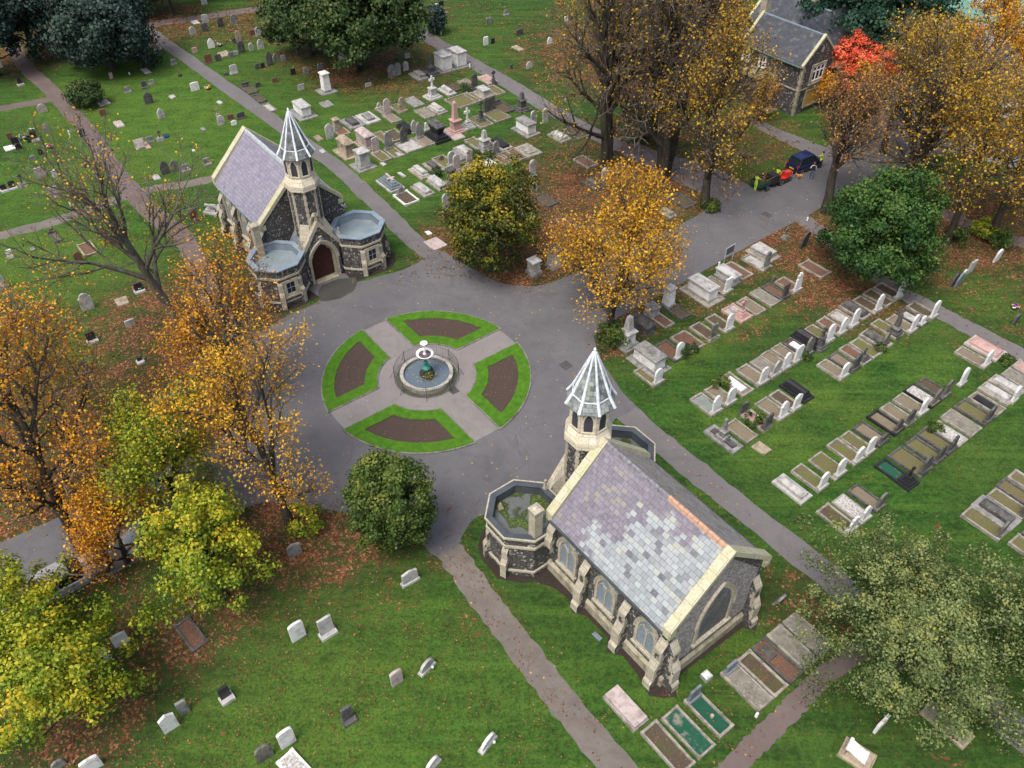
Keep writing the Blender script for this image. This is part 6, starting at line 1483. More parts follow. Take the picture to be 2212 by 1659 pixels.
for i, j, x, y, L, W, c, lab in [(0, 0, 85, 1280, .95, 1.0, 'w', 'flat white square slab left of the flowered graves'), (0, 0, 895, 890, 1.3, 1.1, 'q', 'brown slab of stone beside the round bush'), (0, 0, 1030, 1075, 1.5, .8, 'q', 'flat brownish slab under bare twigs on left lawn'), (0, 0, 1440, 1178, .7, .5, 'u', 'small dark blue tablet beside the cross'),
                              (0, 0, 1262, 615, 1.6, .7, 'p', 'flat grey slab below the holm oak'), (0, 0, 1490, 840, .7, .6, 'p', 'small flat stone in the grass by the white headstone'), (0, 0, 1900, 890, .8, .4, 'p', 'low broken stone near the straight path'), (0, 0, 1757, 1120, .8, .4, 'g', 'flat grey stone near the chapel gable'), (0, 0, 1672, 1302, .35, .25, 'w', 'tiny white tile on the grass by the gable'),
                              (0, 0, 1350, 1535, 1.0, .6, 'p', 'heap of pale rubble by the thin path'), (0, 1, 285, 497, .5, .4, 'g', 'small round grey stone flat in the grass'), (0, 1, 1055, 950, 1.1, .9, 't', 'flat sandy patch stone under the leaning trunk'), (0, 0, 1270, 1260, 1.6, .45, 'r', 'fallen red kerb beside a tilted pale block'),
                              (1, 1, 1550, 452, 1.6, 1.3, 'q', 'flat brown slab set at the path edge by the yew'), (1, 1, 1490, 357, .6, .4, 'w', 'small white stone in grass by the yew'), (1, 0, 610, 905, 1.5, 1.1, 'g', 'single flat grey slab in the grass behind the spire'), (1, 0, 540, 1198, 1.2, .6, 't', 'small flat tan slab right of the spire'), (1, 0, 577, 1312, .8, .4, 'p', 'two small flat stones beside the path by the spire'),
                              (1, 0, 1365, 885, 2.4, 1.3, 'g', 'dark grey flat ledger slab above the tan headstone'), (1, 0, 1260, 1515, 1.0, .35, 'p', 'sliver of flat stone near the white stepped tomb'), (0, 0, 1940, 470, 1.5, 1.1, 't', 'rough tan slab among the far small stones'), (0, 0, 1690, 198, 1.2, .8, 'p', 'flat pale slab at the far path bend'), (1, 2, 1335, 1640, .3, .3, 'p', 'small loose stone chip by the green tree'),
                              (0, 3, 1660, 237, .55, .25, 'b', 'small red-brown stone tablet under the yellow tree'), (2, 3, 735, 528, .55, .25, 'l', 'small blue-grey slate tablet by the chapel buttress'), (2, 0, 50, 420, 1.6, .8, 't', 'broken tan slab in grass beside the far path')]:
    flat(T(i, j, x, y), L, W, c, lab, 'flat slabs in the grass')
def block():
    p = T(0, 0, 1222, 1285); r = headstone(p, .95, .95, 'q', 'f', 'tilted pale pinkish block at the end of a red kerb', LL, 0, lean=-.35)
block()
G2 = 'kerbed graves on the lawns'
kerb_grave(T(0, 0, 1345, 415)-E1*.8, 1.9, .9, 'q', 'S', 'small pinkish kerb beside the path by the holm oak', G2, None, 1)
kerb_grave(T(0, 1, 760, 500)-E1*.8, 2.0, 1.15, 't', 'R', 'low tan kerb filled with fallen leaves on left lawn', G2, None, 1, posts=True)
kerb_grave(T(0, 1, 480, 400)-E1*.9, 1.9, .6, 'd', 'G', 'grassed-over kerb with a dark fallen cross on left lawn', G2, ('d', 'c', .5, .5), 1)
kerb_grave(T(0, 3, 1645, 530)-E1*.95, 2.05, .95, 'd', 'R', 'dark stone kerb full of leaves on the front lawn', G2, None, 1, rz=AX+.12, posts=True)
kerb_grave(T(0, 0, 2150, 775)-E1*.8, 2.3, 1.1, 'd', 'S', 'broken dark kerb beside the straight path', G2, ('d', 'f', .8, .55), 1)
kerb_grave(T(1, 0, 25, 855)-E1*.8, 2.1, .9, 'd', 'S', 'second broken kerb beside the straight path', G2, None, 1)
kerb_grave(T(1, 0, 120, 940)-E1*.9, 2.0, .75, 's', 'P', 'narrow kerb of pale chippings right of the path', G2, None, 1)
flowers(T(0, 0, 1800, 770), .35, ('yellow', 'orange', 'white'), 'heap of yellow flowers beside the straight path')
flowers(T(0, 0, 435, 1280), .28, ('pink', 'red', 'white'), 'pink and red flowers on left lawn')
flowers(T(0, 0, 200, 1205), .40, ('blue', 'white'), 'blue and white flower bank beside black headstones')
flowers(T(0, 0, 275, 1140), .30, ('white',), 'white flower wreath above the black stones')
flowers(T(0, 0, 1900, 400), .34, ('white', 'pink'), 'white and pink flowers beside the white pointed headstone')
flowers(T(0, 1, 1170, 850), .2, ('pink',), 'pink flowers at the black headstone by the trunk')
flowers(T(0, 1, 1225, 845), .25, ('white',), 'white flowers at the foot of the black headstone')
# ---------------------------------------------------------------- far lawn, upper middle
TL = 'headstones on the far lawn'
stones(0, 0, 'by the far path', TL, [
    (1670, 302, 230, 56, 'p', 'a', 'pale arched headstone, lower left of the bend'), (1780, 202, 125, 56, 'p', 's', 'pale broad headstone nearest the bend'), (1776, 277, 200, 52, 'd', 's', 'dark headstone below the pale broad one'),
    (1911, 240, 150, 52, 'd', 'a', 'dark arched headstone second along'), (2027, 215, 122, 52, 'g', 'a', 'grey arched headstone third along'), (1830, 420, 330, 56, 'w', 'g', 'white pointed headstone with flowers'),
    (1687, 460, 410, 46, 'r', 's', 'low red headstone'), (1806, 556, 470, 60, 'b', 'f', 'red-brown headstone with white top', 1), (1890, 535, 470, 52, 'd', 'f', 'dark square headstone'), (2000, 500, 450, 44, 'l', 'f', 'blue-grey small headstone'),
    (2040, 477, 440, 38, 'p', 'f', 'tiny pale stone right of the blue-grey'), (2067, 358, 265, 46, 't', 'a', 'tan arched headstone'), (2025, 375, 330, 32, 'd', 'f', 'little dark stone on a pale foot', 1), (2093, 462, 350, 60, 'd', 'n', 'tall dark leaning headstone'),
    (2175, 440, 370, 42, 'p', 'a', 'small pale arched headstone'), (2187, 312, 260, 50, 'b', 'f', 'brown square headstone'), (2025, 642, 560, 62, 'p', 's', 'pale shouldered headstone with small foot stone', 1), (1957, 657, 625, 38, 'd', 'f', 'tiny dark marker stone'), (1768, 45, -12, 52, 'p', 's', 'pale headstone at the very top')])
stones(1, 0, 'on far lawn', TL, [
    (25, 315, 232, 52, 'p', 'a', 'pale arched headstone near brown leaves'), (195, 275, 195, 52, 'p', 'g', 'pale pointed headstone on brown leaves'), (340, 342, 285, 36, 'g', 'f', 'grey headstone at the oak edge'), (190, 362, 330, 32, 'w', 's', 'tiny white stone below the pointed one'),
    (45, 427, 340, 56, 'p', 'o', 'white headstone with a round top'), (381, 482, 395, 48, 'd', 'a', 'dark brown arched headstone'), (511, 447, 390, 36, 'g', 's', 'grey headstone under the oak'), (745, 526, 460, 42, 'w', 'a', 'small white headstone on its base', 1),
    (125, 572, 445, 52, 'd', 'g', 'tall dark pointed headstone'), (172, 532, 465, 46, 'g', 'o', 'grey shouldered headstone touching the tall one'), (240, 533, 475, 42, 'g', 's', 'grey leaning headstone third of three'), (15, 602, 550, 42, 'd', 's', 'dark low headstone left of a black one'), (62, 592, 545, 36, 'k', 's', 'small black headstone'),
    (325, 650, 595, 42, 'k', 'f', 'square black headstone'), (435, 635, 580, 46, 'g', 's', 'grey headstone right of the black square'), (560, 602, 545, 52, 'l', 'x', 'pale blue heart shaped memorial'), (900, 622, 565, 38, 'k', 'f', 'upright black slab below the oak'), (1297, 615, 530, 46, 'p', 'a', 'pale arched headstone right of the double one'),
    (1200, 672, 550, 118, 'g', 'x', 'large grey double-headed headstone'), (1310, 507, 460, 46, 'p', 'f', 'pale headstone half under the oak'), (20, 757, 710, 42, 'd', 'f', 'dark headstone left of the white pillar'), (165, 717, 675, 46, 'b', 'f', 'low brown headstone with debris'), (393, 782, 728, 56, 'p', 'f', 'square pale headstone left of the white pillar'),
    (972, 752, 715, 56, 'p', 'f', 'low pale block alone'), (1002, 690, 658, 40, 'd', 'a', 'small dark humped stone'), (2205, 600, 555, 20, 'd', 'f', 'small dark stone standing near path')])
TR = 'headstones by the far right path'
stones(1, 0, 'beyond the cypress', TR, [
    (1430, 107, 35, 46, 'k', 'f', 'black headstone with pale slab, left', 2), (1495, 97, 48, 32, 'k', 's', 'small black headstone'), (1600, 57, 10, 42, 'k', 's', 'black headstone at the top edge'), (1560, 57, 30, 28, 'w', 's', 'tiny white stone'), (1635, 150, 105, 42, 't', 'f', 'tan headstone right of the cypress'),
    (2160, 132, 85, 32, 'g', 'a', 'grey headstone with a pale slab in front', 2), (2012, 207, 150, 46, 'g', 'x', 'grey double headstone'), (1986, 392, 318, 38, 'w', 'f', 'white leaning headstone'), (2047, 380, 330, 30, 'k', 'f', 'black headstone beside the white leaning one')])
stones(2, 0, 'under the big lime trees', 'headstones under the lime trees', [
    (65, 312, 250, 60, 'd', 's', 'dark sunken headstone'), (325, 382, 320, 40, 'w', 'o', 'white angel topped headstone'), (150, 592, 533, 50, 'p', 'a', 'pale headstone right of the path'), (470, 187, 140, 36, 'w', 's', 'plain white headstone'), (520, 165, 120, 40, 'd', 'f', 'dark headstone beside a white one'),
    (690, 112, 60, 50, 'p', 's', 'pale headstone at the top'), (980, 247, 200, 42, 'k', 'n', 'black headstone with purple flowers'), (1190, 292, 205, 40, 'p', 's', 'tall pale headstone behind the trunks'), (595, 348, 325, 44, 'w', 's', 'low white stone'), (80, 1655, 1610, 44, 'p', 'a', 'small pale headstone behind the yew')])
flowers(T(2, 0, 930, 215), .4, ('purple',), 'purple flowers under the lime trees')
flowers(T(1, 0, 580, 262), .45, ('blue', 'white'), 'blue and white flowers under the oak')
stones(2, 0, 'by the lime trees', 'headstones under the lime trees', [
    (185, 1087, 955, 48, 'p', 'a', 'tall pale headstone behind the white chest tomb'), (290, 1062, 935, 50, 'p', 'a', 'second tall pale headstone right of the first'), (178, 1535, 1378, 56, 'p', 'a', 'tall pale headstone on red leaves', 1), (195, 1659, 1560, 46, 'p', 'o', 'pale headstone at the yew edge')])
stones(1, 1, '', 'headstones under the lime trees', [(1645, 158, 15, 62, 'p', 'a', 'tall pale headstone left of the yew on red leaves', 1)])
# ---------------------------------------------------------------- monuments in the middle section
MM = 'monuments of the middle section'
def M1(x, y, z=0.0): return T(1, 0, x, y)
def hgt(p, yt, j=0): return height_at(p, yt/4+414.75*j)
p = M1(610, 790); pedestal(p, hgt(p, 618), .8, 'w', 'tall white pillar monument on a wide dark base', MM, None, 2.3, False)
chest(M1(405, 985), 2.0, .95, 1.15, 'w', 'white chest tomb alone on the lawn behind the spire', MM, lid='p', slabw=.55)
p = M1(1515, 640); obelisk(p, hgt(p, 475), .95, 'd', 'dark ornate obelisk between a grey slab and the white chest tombs', MM, .5, (1.9, 1.5), None)
ledger(M1(1415, 660), 2.3, 1.6, 'g', 'low grey tomb on a broad slab left of the dark obelisk', MM, ((.4, .3),), .1)
chest(M1(1620, 595), 1.7, 1.15, 1.75, 'w', 'left of two tall white chest tombs by the far path', MM, lid='p', hip=.2, slabw=.35)
chest(M1(1745, 560), 1.7, 1.15, 1.75, 'w', 'right of two tall white chest tombs by the far path', MM, lid='p', hip=.2, slabw=.35)
p = M1(1527, 840); cross(p, hgt(p, 655), 'w', 'tall white cross on a square pedestal and wide slab', MM, 2, 1.5, .7, 'p')
p = M1(2052, 722); cross(p, hgt(p, 608), 'd', 'dark wheel cross at the end of a pink slab', MM, 2, .7, .25, None, celtic=True)
kerb_grave(M1(1990, 690)-E1*.7, 2.3, 1.3, 'q', 'Q', 'pink cover slab beside the far path', MM, None, 1)
p = M1(1890, 768); kerb_grave(p, 2.6, 1.2, 's', 'B', 'dark arched headstone with pale slab near shrub', MM, ('d', 'a', .72, hgt(p, 642)), -1)
ledger(M1(1650, 795), 2.2, 1.1, 'p', 'pale coped tomb right of the tall white cross', MM, ((.3, .3),), .15)
kerb_grave(M1(1700, 765)-E1*.9, 2.0, 1.1, 'd', 'S', 'dark rubble filled kerb beside the dark shrub', MM, None, 1)
chest(M1(1965, 815), 1.2, .8, .7, 'p', 'low pale box tomb on a wide slab', MM, slabw=.5, base='s')
kerb_grave(M1(2070, 790)-E1*1.0, 2.3, 1.2, 's', 'G', 'grassy kerb right of the low pale box tomb', MM, None, 1)
kerb_grave(M1(1790, 880)-E1*1.2, 2.6, 3.0, 's', 'G', 'very wide grassy family plot', MM, None, 1, posts=True)
kerb_grave(M1(1465, 990)-E1*1.0, 2.2, 1.3, 's', 'B', 'broken slab plot left of a pale coped tomb', MM, None, 1)
ledger(M1(1565, 955), 2.3, 1.3, 'p', 'pale stepped coped tomb in the middle section', MM, ((.2, .2), (.4, .2)), .16, base='s')
p = M1(1065, 942); kerb_grave(p, 2.2, .9, 's', 'V', 'earth kerb with a small pale headstone', MM, ('p', 'a', .45, hgt(p, 888)), 1)
p = M1(1140, 1005); kerb_grave(p-E1*.1, 2.1, 1.1, 's', 'V', 'kerb behind the tall pink headstone', MM, None, 1); headstone(p, .75, hgt(p, 853), 'q', 'a', 'tall pinkish round-topped headstone on its kerb', MM, 1)
p = M1(1270, 972); kerb_grave(p, 2.1, 1.1, 's', 'G', 'turf kerb with tall tan headstone', MM, ('t', 'a', .75, hgt(p, 840)), -1)
ledger(M1(970, 1028), 2.5, 1.7, 'g', 'grey low tomb on a broad pale slab, right of the pair', MM, ((.45, .22),), .06, base='p')
ledger(M1(833, 1070), 2.5, 1.7, 'g', 'darker low tomb on a broad grey slab, left of the pair', MM, ((.45, .26),), .06, top='d')
p = M1(697, 1115); pedestal(p, hgt(p, 1018), .62, 't', 'broken tan pedestal behind a pale headstone', MM, None, 1.3)
kerb_grave(M1(735, 1140)-E1*.5, 1.6, 1.2, 't', 'R', 'rubble filled tan kerb by the broken pedestal', MM, None, 1)
p = M1(645, 1195); headstone(p, .85, hgt(p, 1073), 'p', 'a', 'pale leaning round headstone left of the broken pedestal', MM, 0, lean=-.06)
p = M1(1725, 1135); obelisk(p, hgt(p, 868), 1.15, 'r', 'pink granite obelisk with stepped base', MM, .9, (1.3, 1.05))
flat(M1(1700, 1160), 2.6, 1.3, 'q', 'flat pinkish slab under the pink obelisk', MM)
p = M1(1828, 1100); cross(p, hgt(p, 932), 'w', 'white cross right of the pink obelisk', MM, 3, 1.2, .15, 'p')
p = M1(1945, 1050); cross(p, hgt(p, 870), 'd', 'dark slender cross on a tall dark pedestal', MM, 2, .8, .9)
kerb_grave(M1(1940, 1060)-E1*1.1, 2.5, 1.6, 's', 'G', 'grassy kerb under the dark slender cross', MM, None, 1)
p = M1(2020, 972); headstone(p, 1.35, hgt(p, 838), 'd', 'v', 'dark triple-headed headstone', MM, 0)
kerb_grave(M1(2090, 1010)-E1*1.1, 2.4, 1.9, 's', 'G', 'wide yellow-green turf kerb below the triple headstone', MM, None, 1)
def urn_tomb():
    p = M1(1565, 1195); r = thing('chest_tomb', p, AX, 'black granite sarcophagus swelling above a stepped black base', 'tomb', MM)
    b = MB(); b.cbox(0, 0, -.03, 2.5, 1.7, .28); b.cbox(0, 0, .25, 2.1, 1.35, .25); b.cbox(0, 0, .5, 1.75, 1.0, .2, .1); b.build('stepped_base', MG['k'], r)
    b = MB(); b.cbox(0, 0, .7, 1.25, .55, .75, -.28, -.22); b.build('sarcophagus', MG['k'], r)
    b = MB(); b.cbox(0, 0, 1.45, 1.95, 1.1, .12); b.cbox(0, 0, 1.57, 1.7, .9, .2, .3, .2); b.cbox(0, 0, 1.77, 1.0, .42, .08); b.build('lid', MG['d'], r)
urn_tomb()
for (x, yb, yt, w, c, sh, lab, kerb) in [(1370, 1142, 1035, .7, 'p', 'g', 'pale pointed headstone above the black sarcophagus', None), (1415, 1197, 1053, .72, 'g', 'g', 'tall grey pointed headstone left of the black sarcophagus', ('s', 'V')), (1482, 1122, 1058, .55, 'w', 'f', 'white square headstone behind the black sarcophagus', None), (1280, 1232, 1093, .72, 'd', 'g', 'dark pointed headstone on a double gravel plot', None),
                                         (1150, 1292, 1140, .8, 'g', 'g', 'grey pointed headstone with narrow turf kerb', ('s', 'G')), (1040, 1327, 1185, .75, 'q', 's', 'pink flat-arched headstone right of the chest tombs', ('s', 'G')), (1690, 1422, 1308, .72, 'p', 'a', 'pale arched headstone of a close pair', None), (1735, 1482, 1338, .72, 'q', 'a', 'pinkish arched headstone of a close pair', ('s', 'S')),
                                         (1845, 1442, 1288, .72, 'q', 'c', 'pinkish headstone topped with a cross', ('s', 'S')), (2075, 1352, 1218, .72, 'g', 'a', 'grey arched headstone by dark ivy', ('s', 'R'))]:
    p = M1(x, yb)
    if kerb: kerb_grave(p, 2.15, 1.15, kerb[0], kerb[1], lab, MM, (c, sh, w, hgt(p, yt)), 1)
    else: headstone(p, w, hgt(p, yt), c, sh, lab, MM, 1)
ledger(M1(1300, 1120), 2.2, 1.1, 'k', 'black stepped ledger behind the pale pointed headstone', MM, ((.1, .16), (.2, .16)), .1)
chest(M1(785, 1325), 1.75, .85, 1.35, 't', 'tan casket tomb with a humped lid beside the path', MM, hip=.32, slabw=.45, base='t', batter=.1)
chest(M1(950, 1255), 1.9, .9, 1.35, 'q', 'long whitish casket tomb behind the tan one', MM, hip=.28, slabw=.3, base='t')
p = M1(928, 1440); pedestal(p, hgt(p, 1290), 1.05, 'p', 'square pale pedestal tomb with a wide slab, nearest the path', MM, 'p', 1.9)
kerb_grave(M1(1330, 1270)-E1*1.1, 2.3, 2.1, 's', 'P', 'double plot of grey gravel under the dark headstone', MM, None, 1)
flat(M1(1100, 1420), .7, .4, 'p', 'small loose stone at the kerb corner', MM)
flat(M1(1235, 1335), .7, .45, 'p', 'loose pale slab leaning on a kerb', MM)
kerb_grave(M1(1200, 1185)-E1*1.1, 2.3, 1.6, 's', 'S', 'dug up kerb of rubble above the dark headstone', MM, None, 1)
kerb_grave(M1(1090, 1190)-E1*.9, 2.3, 1.1, 's', 'G', 'grassy kerb left of the dug up plot', MM, None, 1)
def stepped_cross_tomb():
    r = ledger(M1(1160, 1600), 2.7, 1.5, 'p', 'white stepped tomb with a flat cross on top, nearest the path', MM, ((.15, .16), (.32, .18), (.48, .14)), .1, base='p', top='l')
    m = MB(); m.M = Matrix.Translation((0, 0, .80)) @ Matrix.Rotation(.12, 4, 'Y'); m.box(-.6, .6, -.1, .1, 0, .1); m.box(.12, .32, -.36, .36, .002, .098); m.build('cross', MG['q'], r)
stepped_cross_tomb()
ledger(M1(1420, 1500), 2.4, 1.25, 'p', 'cream coped tomb right of the white stepped tomb', MM, ((.2, .14), (.36, .22)), .15, base='t')
ledger(M1(1535, 1450), 2.2, 1.2, 'd', 'dark slab tomb with a stone at its foot', MM, ((.3, .22),), .08, base='s')
ledger(M1(1570, 1600), 2.3, 1.1, 'p', 'white coffin shaped tomb left of the dark pedestal', MM, ((.12, .3),), .3, base='s')
ledger(M1(1440, 1650), 2.4, 1.2, 'p', 'grey flat ledger tomb in front of the coffin tomb', MM, ((.25, .24),), .05, base='s')
p = M1(1688, 1580); pedestal(p, hgt(p, 1450), .62, 'd', 'dark square pedestal with a pointed cap by the yew', MM, None, 1.4)
p = M1(1600, 1388); headstone(p, .5, .55, 'y', 'a', 'tiny round lichened stone by a turf kerb', MM, 0)
kerb_grave(M1(1620, 1400)-E1*.9, 2.3, 1.4, 's', 'G', 'turf kerb behind the pale arched pair', MM, None, 1)
p = M1(1975, 1290); obelisk(p, hgt(p, 1118), 1.05, 'p', 'cream obelisk monument with an urn like tip on a turf kerb', MM, .55, (1.3, 1.05, .85))
ledger(M1(2110, 1255), 2.5, 1.3, 'k', 'black slab tomb with a rolled pillow stone', MM, ((.25, .22),), .1, base='s')
ledger(M1(1800, 1310), 2.2, 1.3, 'p', 'pale broken slab tomb above the gabled one', MM, ((.3, .14),), .05, base='s')
ledger(M1(1745, 1375), 2.1, 1.1, 'g', 'grey gabled coffin tomb behind the arched pair', MM, ((.1, .25),), .35, base='s')
flat(M1(2000, 1405), 1.7, 1.0, 'w', 'white kidney shaped slab among ivy', MM, th=.14)
kerb_grave(M1(2185, 1370)-E1*1.0, 2.4, 1.2, 's', 'R', 'leaf filled kerb at the lime tree edge', MM, None, 1)
kerb_grave(M1(1900, 1250)-E1*1.0, 2.4, 1.2, 's', 'G', 'turf plot behind the cream obelisk', MM, None, 1)
kerb_grave(M1(2140, 940)-E1*1.1, 2.4, 1.5, 'd', 'S', 'dark overgrown kerb with tumbled stones', MM, ('d', 'n', .7, .6), 1)
kerb_grave(M1(1880, 850)-E1*1.0, 2.3, 1.0, 's', 'G', 'narrow turf kerb beside the family plot', MM, None, 1)
# kerbs and stones partly under the trees of the middle
def M2(x, y): return T(2, 0, x, y)
chest(M2(120, 1135), 1.9, .95, 1.15, 'w', 'white chest tomb left of the lime trees', MM, lid='g', slabw=.4)
ledger(M2(135, 1310), 2.4, 1.8, 's', 'pale body stone within a wide kerb under the limes', MM, ((.4, .12),), .08, base='s')
kerb_grave(M2(20, 1330)-E1*.5, 2.2, 1.1, 's', 'R', 'leafy kerb left of the body stone', MM, None, 1)
p = M2(85, 945); obelisk(p, hgt(p, 790), .9, 'd', 'dark pedestal monument behind the white chest tomb', MM, .7, (1.8, 1.3))
ledger(M2(410, 1190), 2.2, 1.4, 'p', 'pale stepped tomb seen through the lime branches', MM, ((.25, .25),), .15, base='s')
kerb_grave(M2(560, 1150)-E1*1.0, 2.4, 1.6, 's', 'S', 'stone kerbs seen through the lime branches', MM, None, 1)
kerb_grave(M2(640, 1410)-E1*1.0, 2.2, 1.3, 's', 'R', 'leaf filled kerb beside the first lime trunk', MM, None, 1)
p = M2(795, 1550); headstone(p, .7, 1.2, 'p', 'a', 'pale headstone below the first lime trunk', MM, 0)
ledger(M2(700, 1600), 2.0, 1.2, 'd', 'dark tomb among leaves above the golden tree', MM, ((.25, .3),), .1)
kerb_grave(T(2, 1, 295, 80)-E1*1.0, 2.2, 1.3, 'd', 'S', 'dark kerb of bare soil above the golden tree', MM, None, 1, posts=True)
kerb_grave(T(2, 1, 120, 190)-E1*1.0, 2.2, 1.1, 'd', 'B', 'grey slab kerb beside the yew among red leaves', MM, None, 1)
kerb_grave(T(2, 1, 470, 285)-E1*1.0, 2.3, 1.3, 'd', 'R', 'dark slab plot half under the golden tree', MM, None, 1)
kerb_grave(T(2, 1, 1480, 90)-E1*1.0, 2.2, 1.4, 'd', 'S', 'dark kerb by the road under the lime trunk', MM, None, 1)
ledger(T(2, 1, 1340, 190), 1.6, .9, 'g', 'grey tomb at the road edge by the golden tree', MM, ((.2, .25),), .1)
for x, yb, yt, lab, cap in [(187, 700, 575, 'white square pillar beneath the yew', 'w'), (358, 640, 488, 'pale square pillar with a dark cap right of the yew', 'd')]:
    p = T(2, 1, x, yb); pedestal(p, height_at(p, yt/4+414.75), .78, 'p', lab, MM, cap, 1.35)
# ---------------------------------------------------------------- front lawn
FL = 'headstones on the front lawn'
stones(0, 3, 'on front lawn', FL, [
    (1058, 610, 503, 132, 'w', 's', 'white low-arched headstone tucked against the yellow tree'), (905, 790, 660, 150, 'w', 's', 'white low-arched headstone lower against the yellow tree'), (1957, 1072, 968, 96, 'k', 'f', 'small square black headstone', 2),
    (1600, 1197, 1088, 92, 'g', 'f', 'grey square headstone above the white one'), (1485, 1347, 1203, 142, 'w', 'n', 'bright white peaked headstone'), (520, 1672, 1603, 116, 'g', 'a', 'dull grey rounded headstone at the bottom left'), (815, 1700, 1592, 160, 'w', 's', 'white low-arched headstone cut by the bottom edge'),
    (565, 875, 800, 60, 'p', 'a', 'pale headstone inside the yellow tree')])
stones(1, 3, 'on front lawn', FL, [
    (372, 562, 413, 136, 'w', 's', 'large white rounded headstone left of a sculpted grey one'), (618, 517, 372, 128, 'p', 'f', 'sculpted grey headstone with worn front', 2), (1222, 947, 828, 108, 'q', 's', 'pale headstone in the middle'), (800, 1257, 1143, 98, 'd', 'f', 'small dark headstone with vase foot', 2),
    (282, 1482, 1338, 146, 'w', 's', 'white low-arched headstone above the dark mossy one'), (88, 1605, 1477, 150, 'y', 'a', 'dark mossy rounded headstone'), (1335, 78, -40, 138, 'p', 'n', 'white rough headstone by the gravel path', 1)])
stones(1, 2, 'on front lawn', FL, [(342, 1502, 1380, 120, 'g', 'n', 'grey slanted headstone beside the orange tree')])
for (i, j, x, yb, yt, w, c, lab, v) in [(1, 3, 1478, 802, 712, .85, 'p', 'pale headstone seen edge-on with a small vase', True), (1, 3, 2003, 1455, 1335, .95, 'w', 'white headstone seen edge-on near the gravel path', True), (1, 3, 1525, 1648, 1552, .8, 'w', 'white headstone seen edge-on at the bottom edge', False)]:
    p = T(i, j, x, yb); headstone(p, w, .85, c, 'a', lab, FL, 1, lean=.1, rz=AX+.25, vase=v)
kerb_grave(T(1, 3, 270, 1585)-E1*.0, 2.2, .95, 'w', 'X', 'white kerbed grave with corner blocks at the bottom edge', FL, None, 1, rz=AX+.2, posts=True)
kerb_grave(T(1, 1, 1300, 60)-E1*.9, 2.1, 1.5, 'w', 'S', 'white kerb with corner posts holding a fallen grey cross', MM, ('g', 'c', .6, .8), 1, posts=True)
# ---------------------------------------------------------------- trees: branching limbs, then leaves set on the twigs
def leaf_mat(name, stops, trans=0.22, rough=0.6):
    t = NT(name); a = t.attr('rnd')
    n = len(stops)
    c = t.ramp(a, [(k/(n-1), s) for k, s in enumerate(stops)])
    t.done(c, rough); t.b.inputs['Specular IOR Level'].default_value = 0.25
    tr = t.node('ShaderNodeBsdfTranslucent'); t.t.links.new(c, tr.inputs[0])
    mx = t.node('ShaderNodeMixShader'); mx.inputs[0].default_value = trans
    t.t.links.new(t.b.outputs[0], mx.inputs[1]); t.t.links.new(tr.outputs[0], mx.inputs[2])
    t.t.links.new(mx.outputs[0], t.n['Material Output'].inputs[0])
    return t.mat
LM = {
    'gold': leaf_mat('golden_leaf', [(0.12, 0.045, 0.010), (0.38, 0.16, 0.012), (0.60, 0.31, 0.015), (0.72, 0.45, 0.03), (0.34, 0.27, 0.03)]),
    'amber': leaf_mat('amber_leaf', [(0.10, 0.032, 0.012), (0.36, 0.12, 0.016), (0.58, 0.26, 0.014), (0.70, 0.40, 0.02), (0.46, 0.16, 0.04)]),
    'ochre': leaf_mat('ochre_leaf', [(0.05, 0.030, 0.010), (0.17, 0.095, 0.014), (0.38, 0.22, 0.016), (0.56, 0.36, 0.025), (0.20, 0.19, 0.03)]),
    'brown': leaf_mat('brown_leaf', [(0.12, 0.05, 0.025), (0.22, 0.10, 0.04), (0.36, 0.18, 0.05), (0.48, 0.26, 0.06), (0.28, 0.12, 0.06)]),
    'lime': leaf_mat('yellow_green_leaf', [(0.055, 0.115, 0.012), (0.12, 0.20, 0.015), (0.23, 0.29, 0.02), (0.42, 0.38, 0.022), (0.54, 0.33, 0.02)]),
    'green': leaf_mat('fresh_green_leaf', [(0.012, 0.038, 0.011), (0.024, 0.070, 0.017), (0.045, 0.110, 0.024), (0.080, 0.155, 0.030), (0.13, 0.19, 0.04)], .25),
    'olive': leaf_mat('olive_green_leaf', [(0.016, 0.040, 0.011), (0.035, 0.075, 0.016), (0.07, 0.120, 0.023), (0.13, 0.18, 0.035), (0.21, 0.22, 0.045)], .3),
    'sage': leaf_mat('pale_sage_leaf', [(0.035, 0.060, 0.018), (0.075, 0.115, 0.032), (0.14, 0.19, 0.060), (0.24, 0.29, 0.12), (0.31, 0.30, 0.06)], .3),
    'holm': leaf_mat('dark_evergreen_leaf', [(0.012, 0.026, 0.022), (0.024, 0.048, 0.040), (0.042, 0.075, 0.060), (0.075, 0.115, 0.09)], .12),
    'oak': leaf_mat('deep_oak_leaf', [(0.012, 0.030, 0.010), (0.025, 0.055, 0.016), (0.045, 0.085, 0.022), (0.08, 0.11, 0.03), (0.15, 0.14, 0.035)], .15),
    'cedar': leaf_mat('cedar_needle', [(0.006, 0.024, 0.016), (0.012, 0.042, 0.026), (0.022, 0.065, 0.036), (0.04, 0.09, 0.045)], .1),
    'yew': leaf_mat('golden_yew_leaf', [(0.014, 0.030, 0.008), (0.03, 0.055, 0.010), (0.07, 0.085, 0.012), (0.22, 0.19, 0.015), (0.38, 0.27, 0.02)], .2),
    'red': leaf_mat('scarlet_leaf', [(0.30, 0.06, 0.015), (0.62, 0.10, 0.035), (0.75, 0.13, 0.07), (0.80, 0.20, 0.10), (0.55, 0.20, 0.02)]),
}
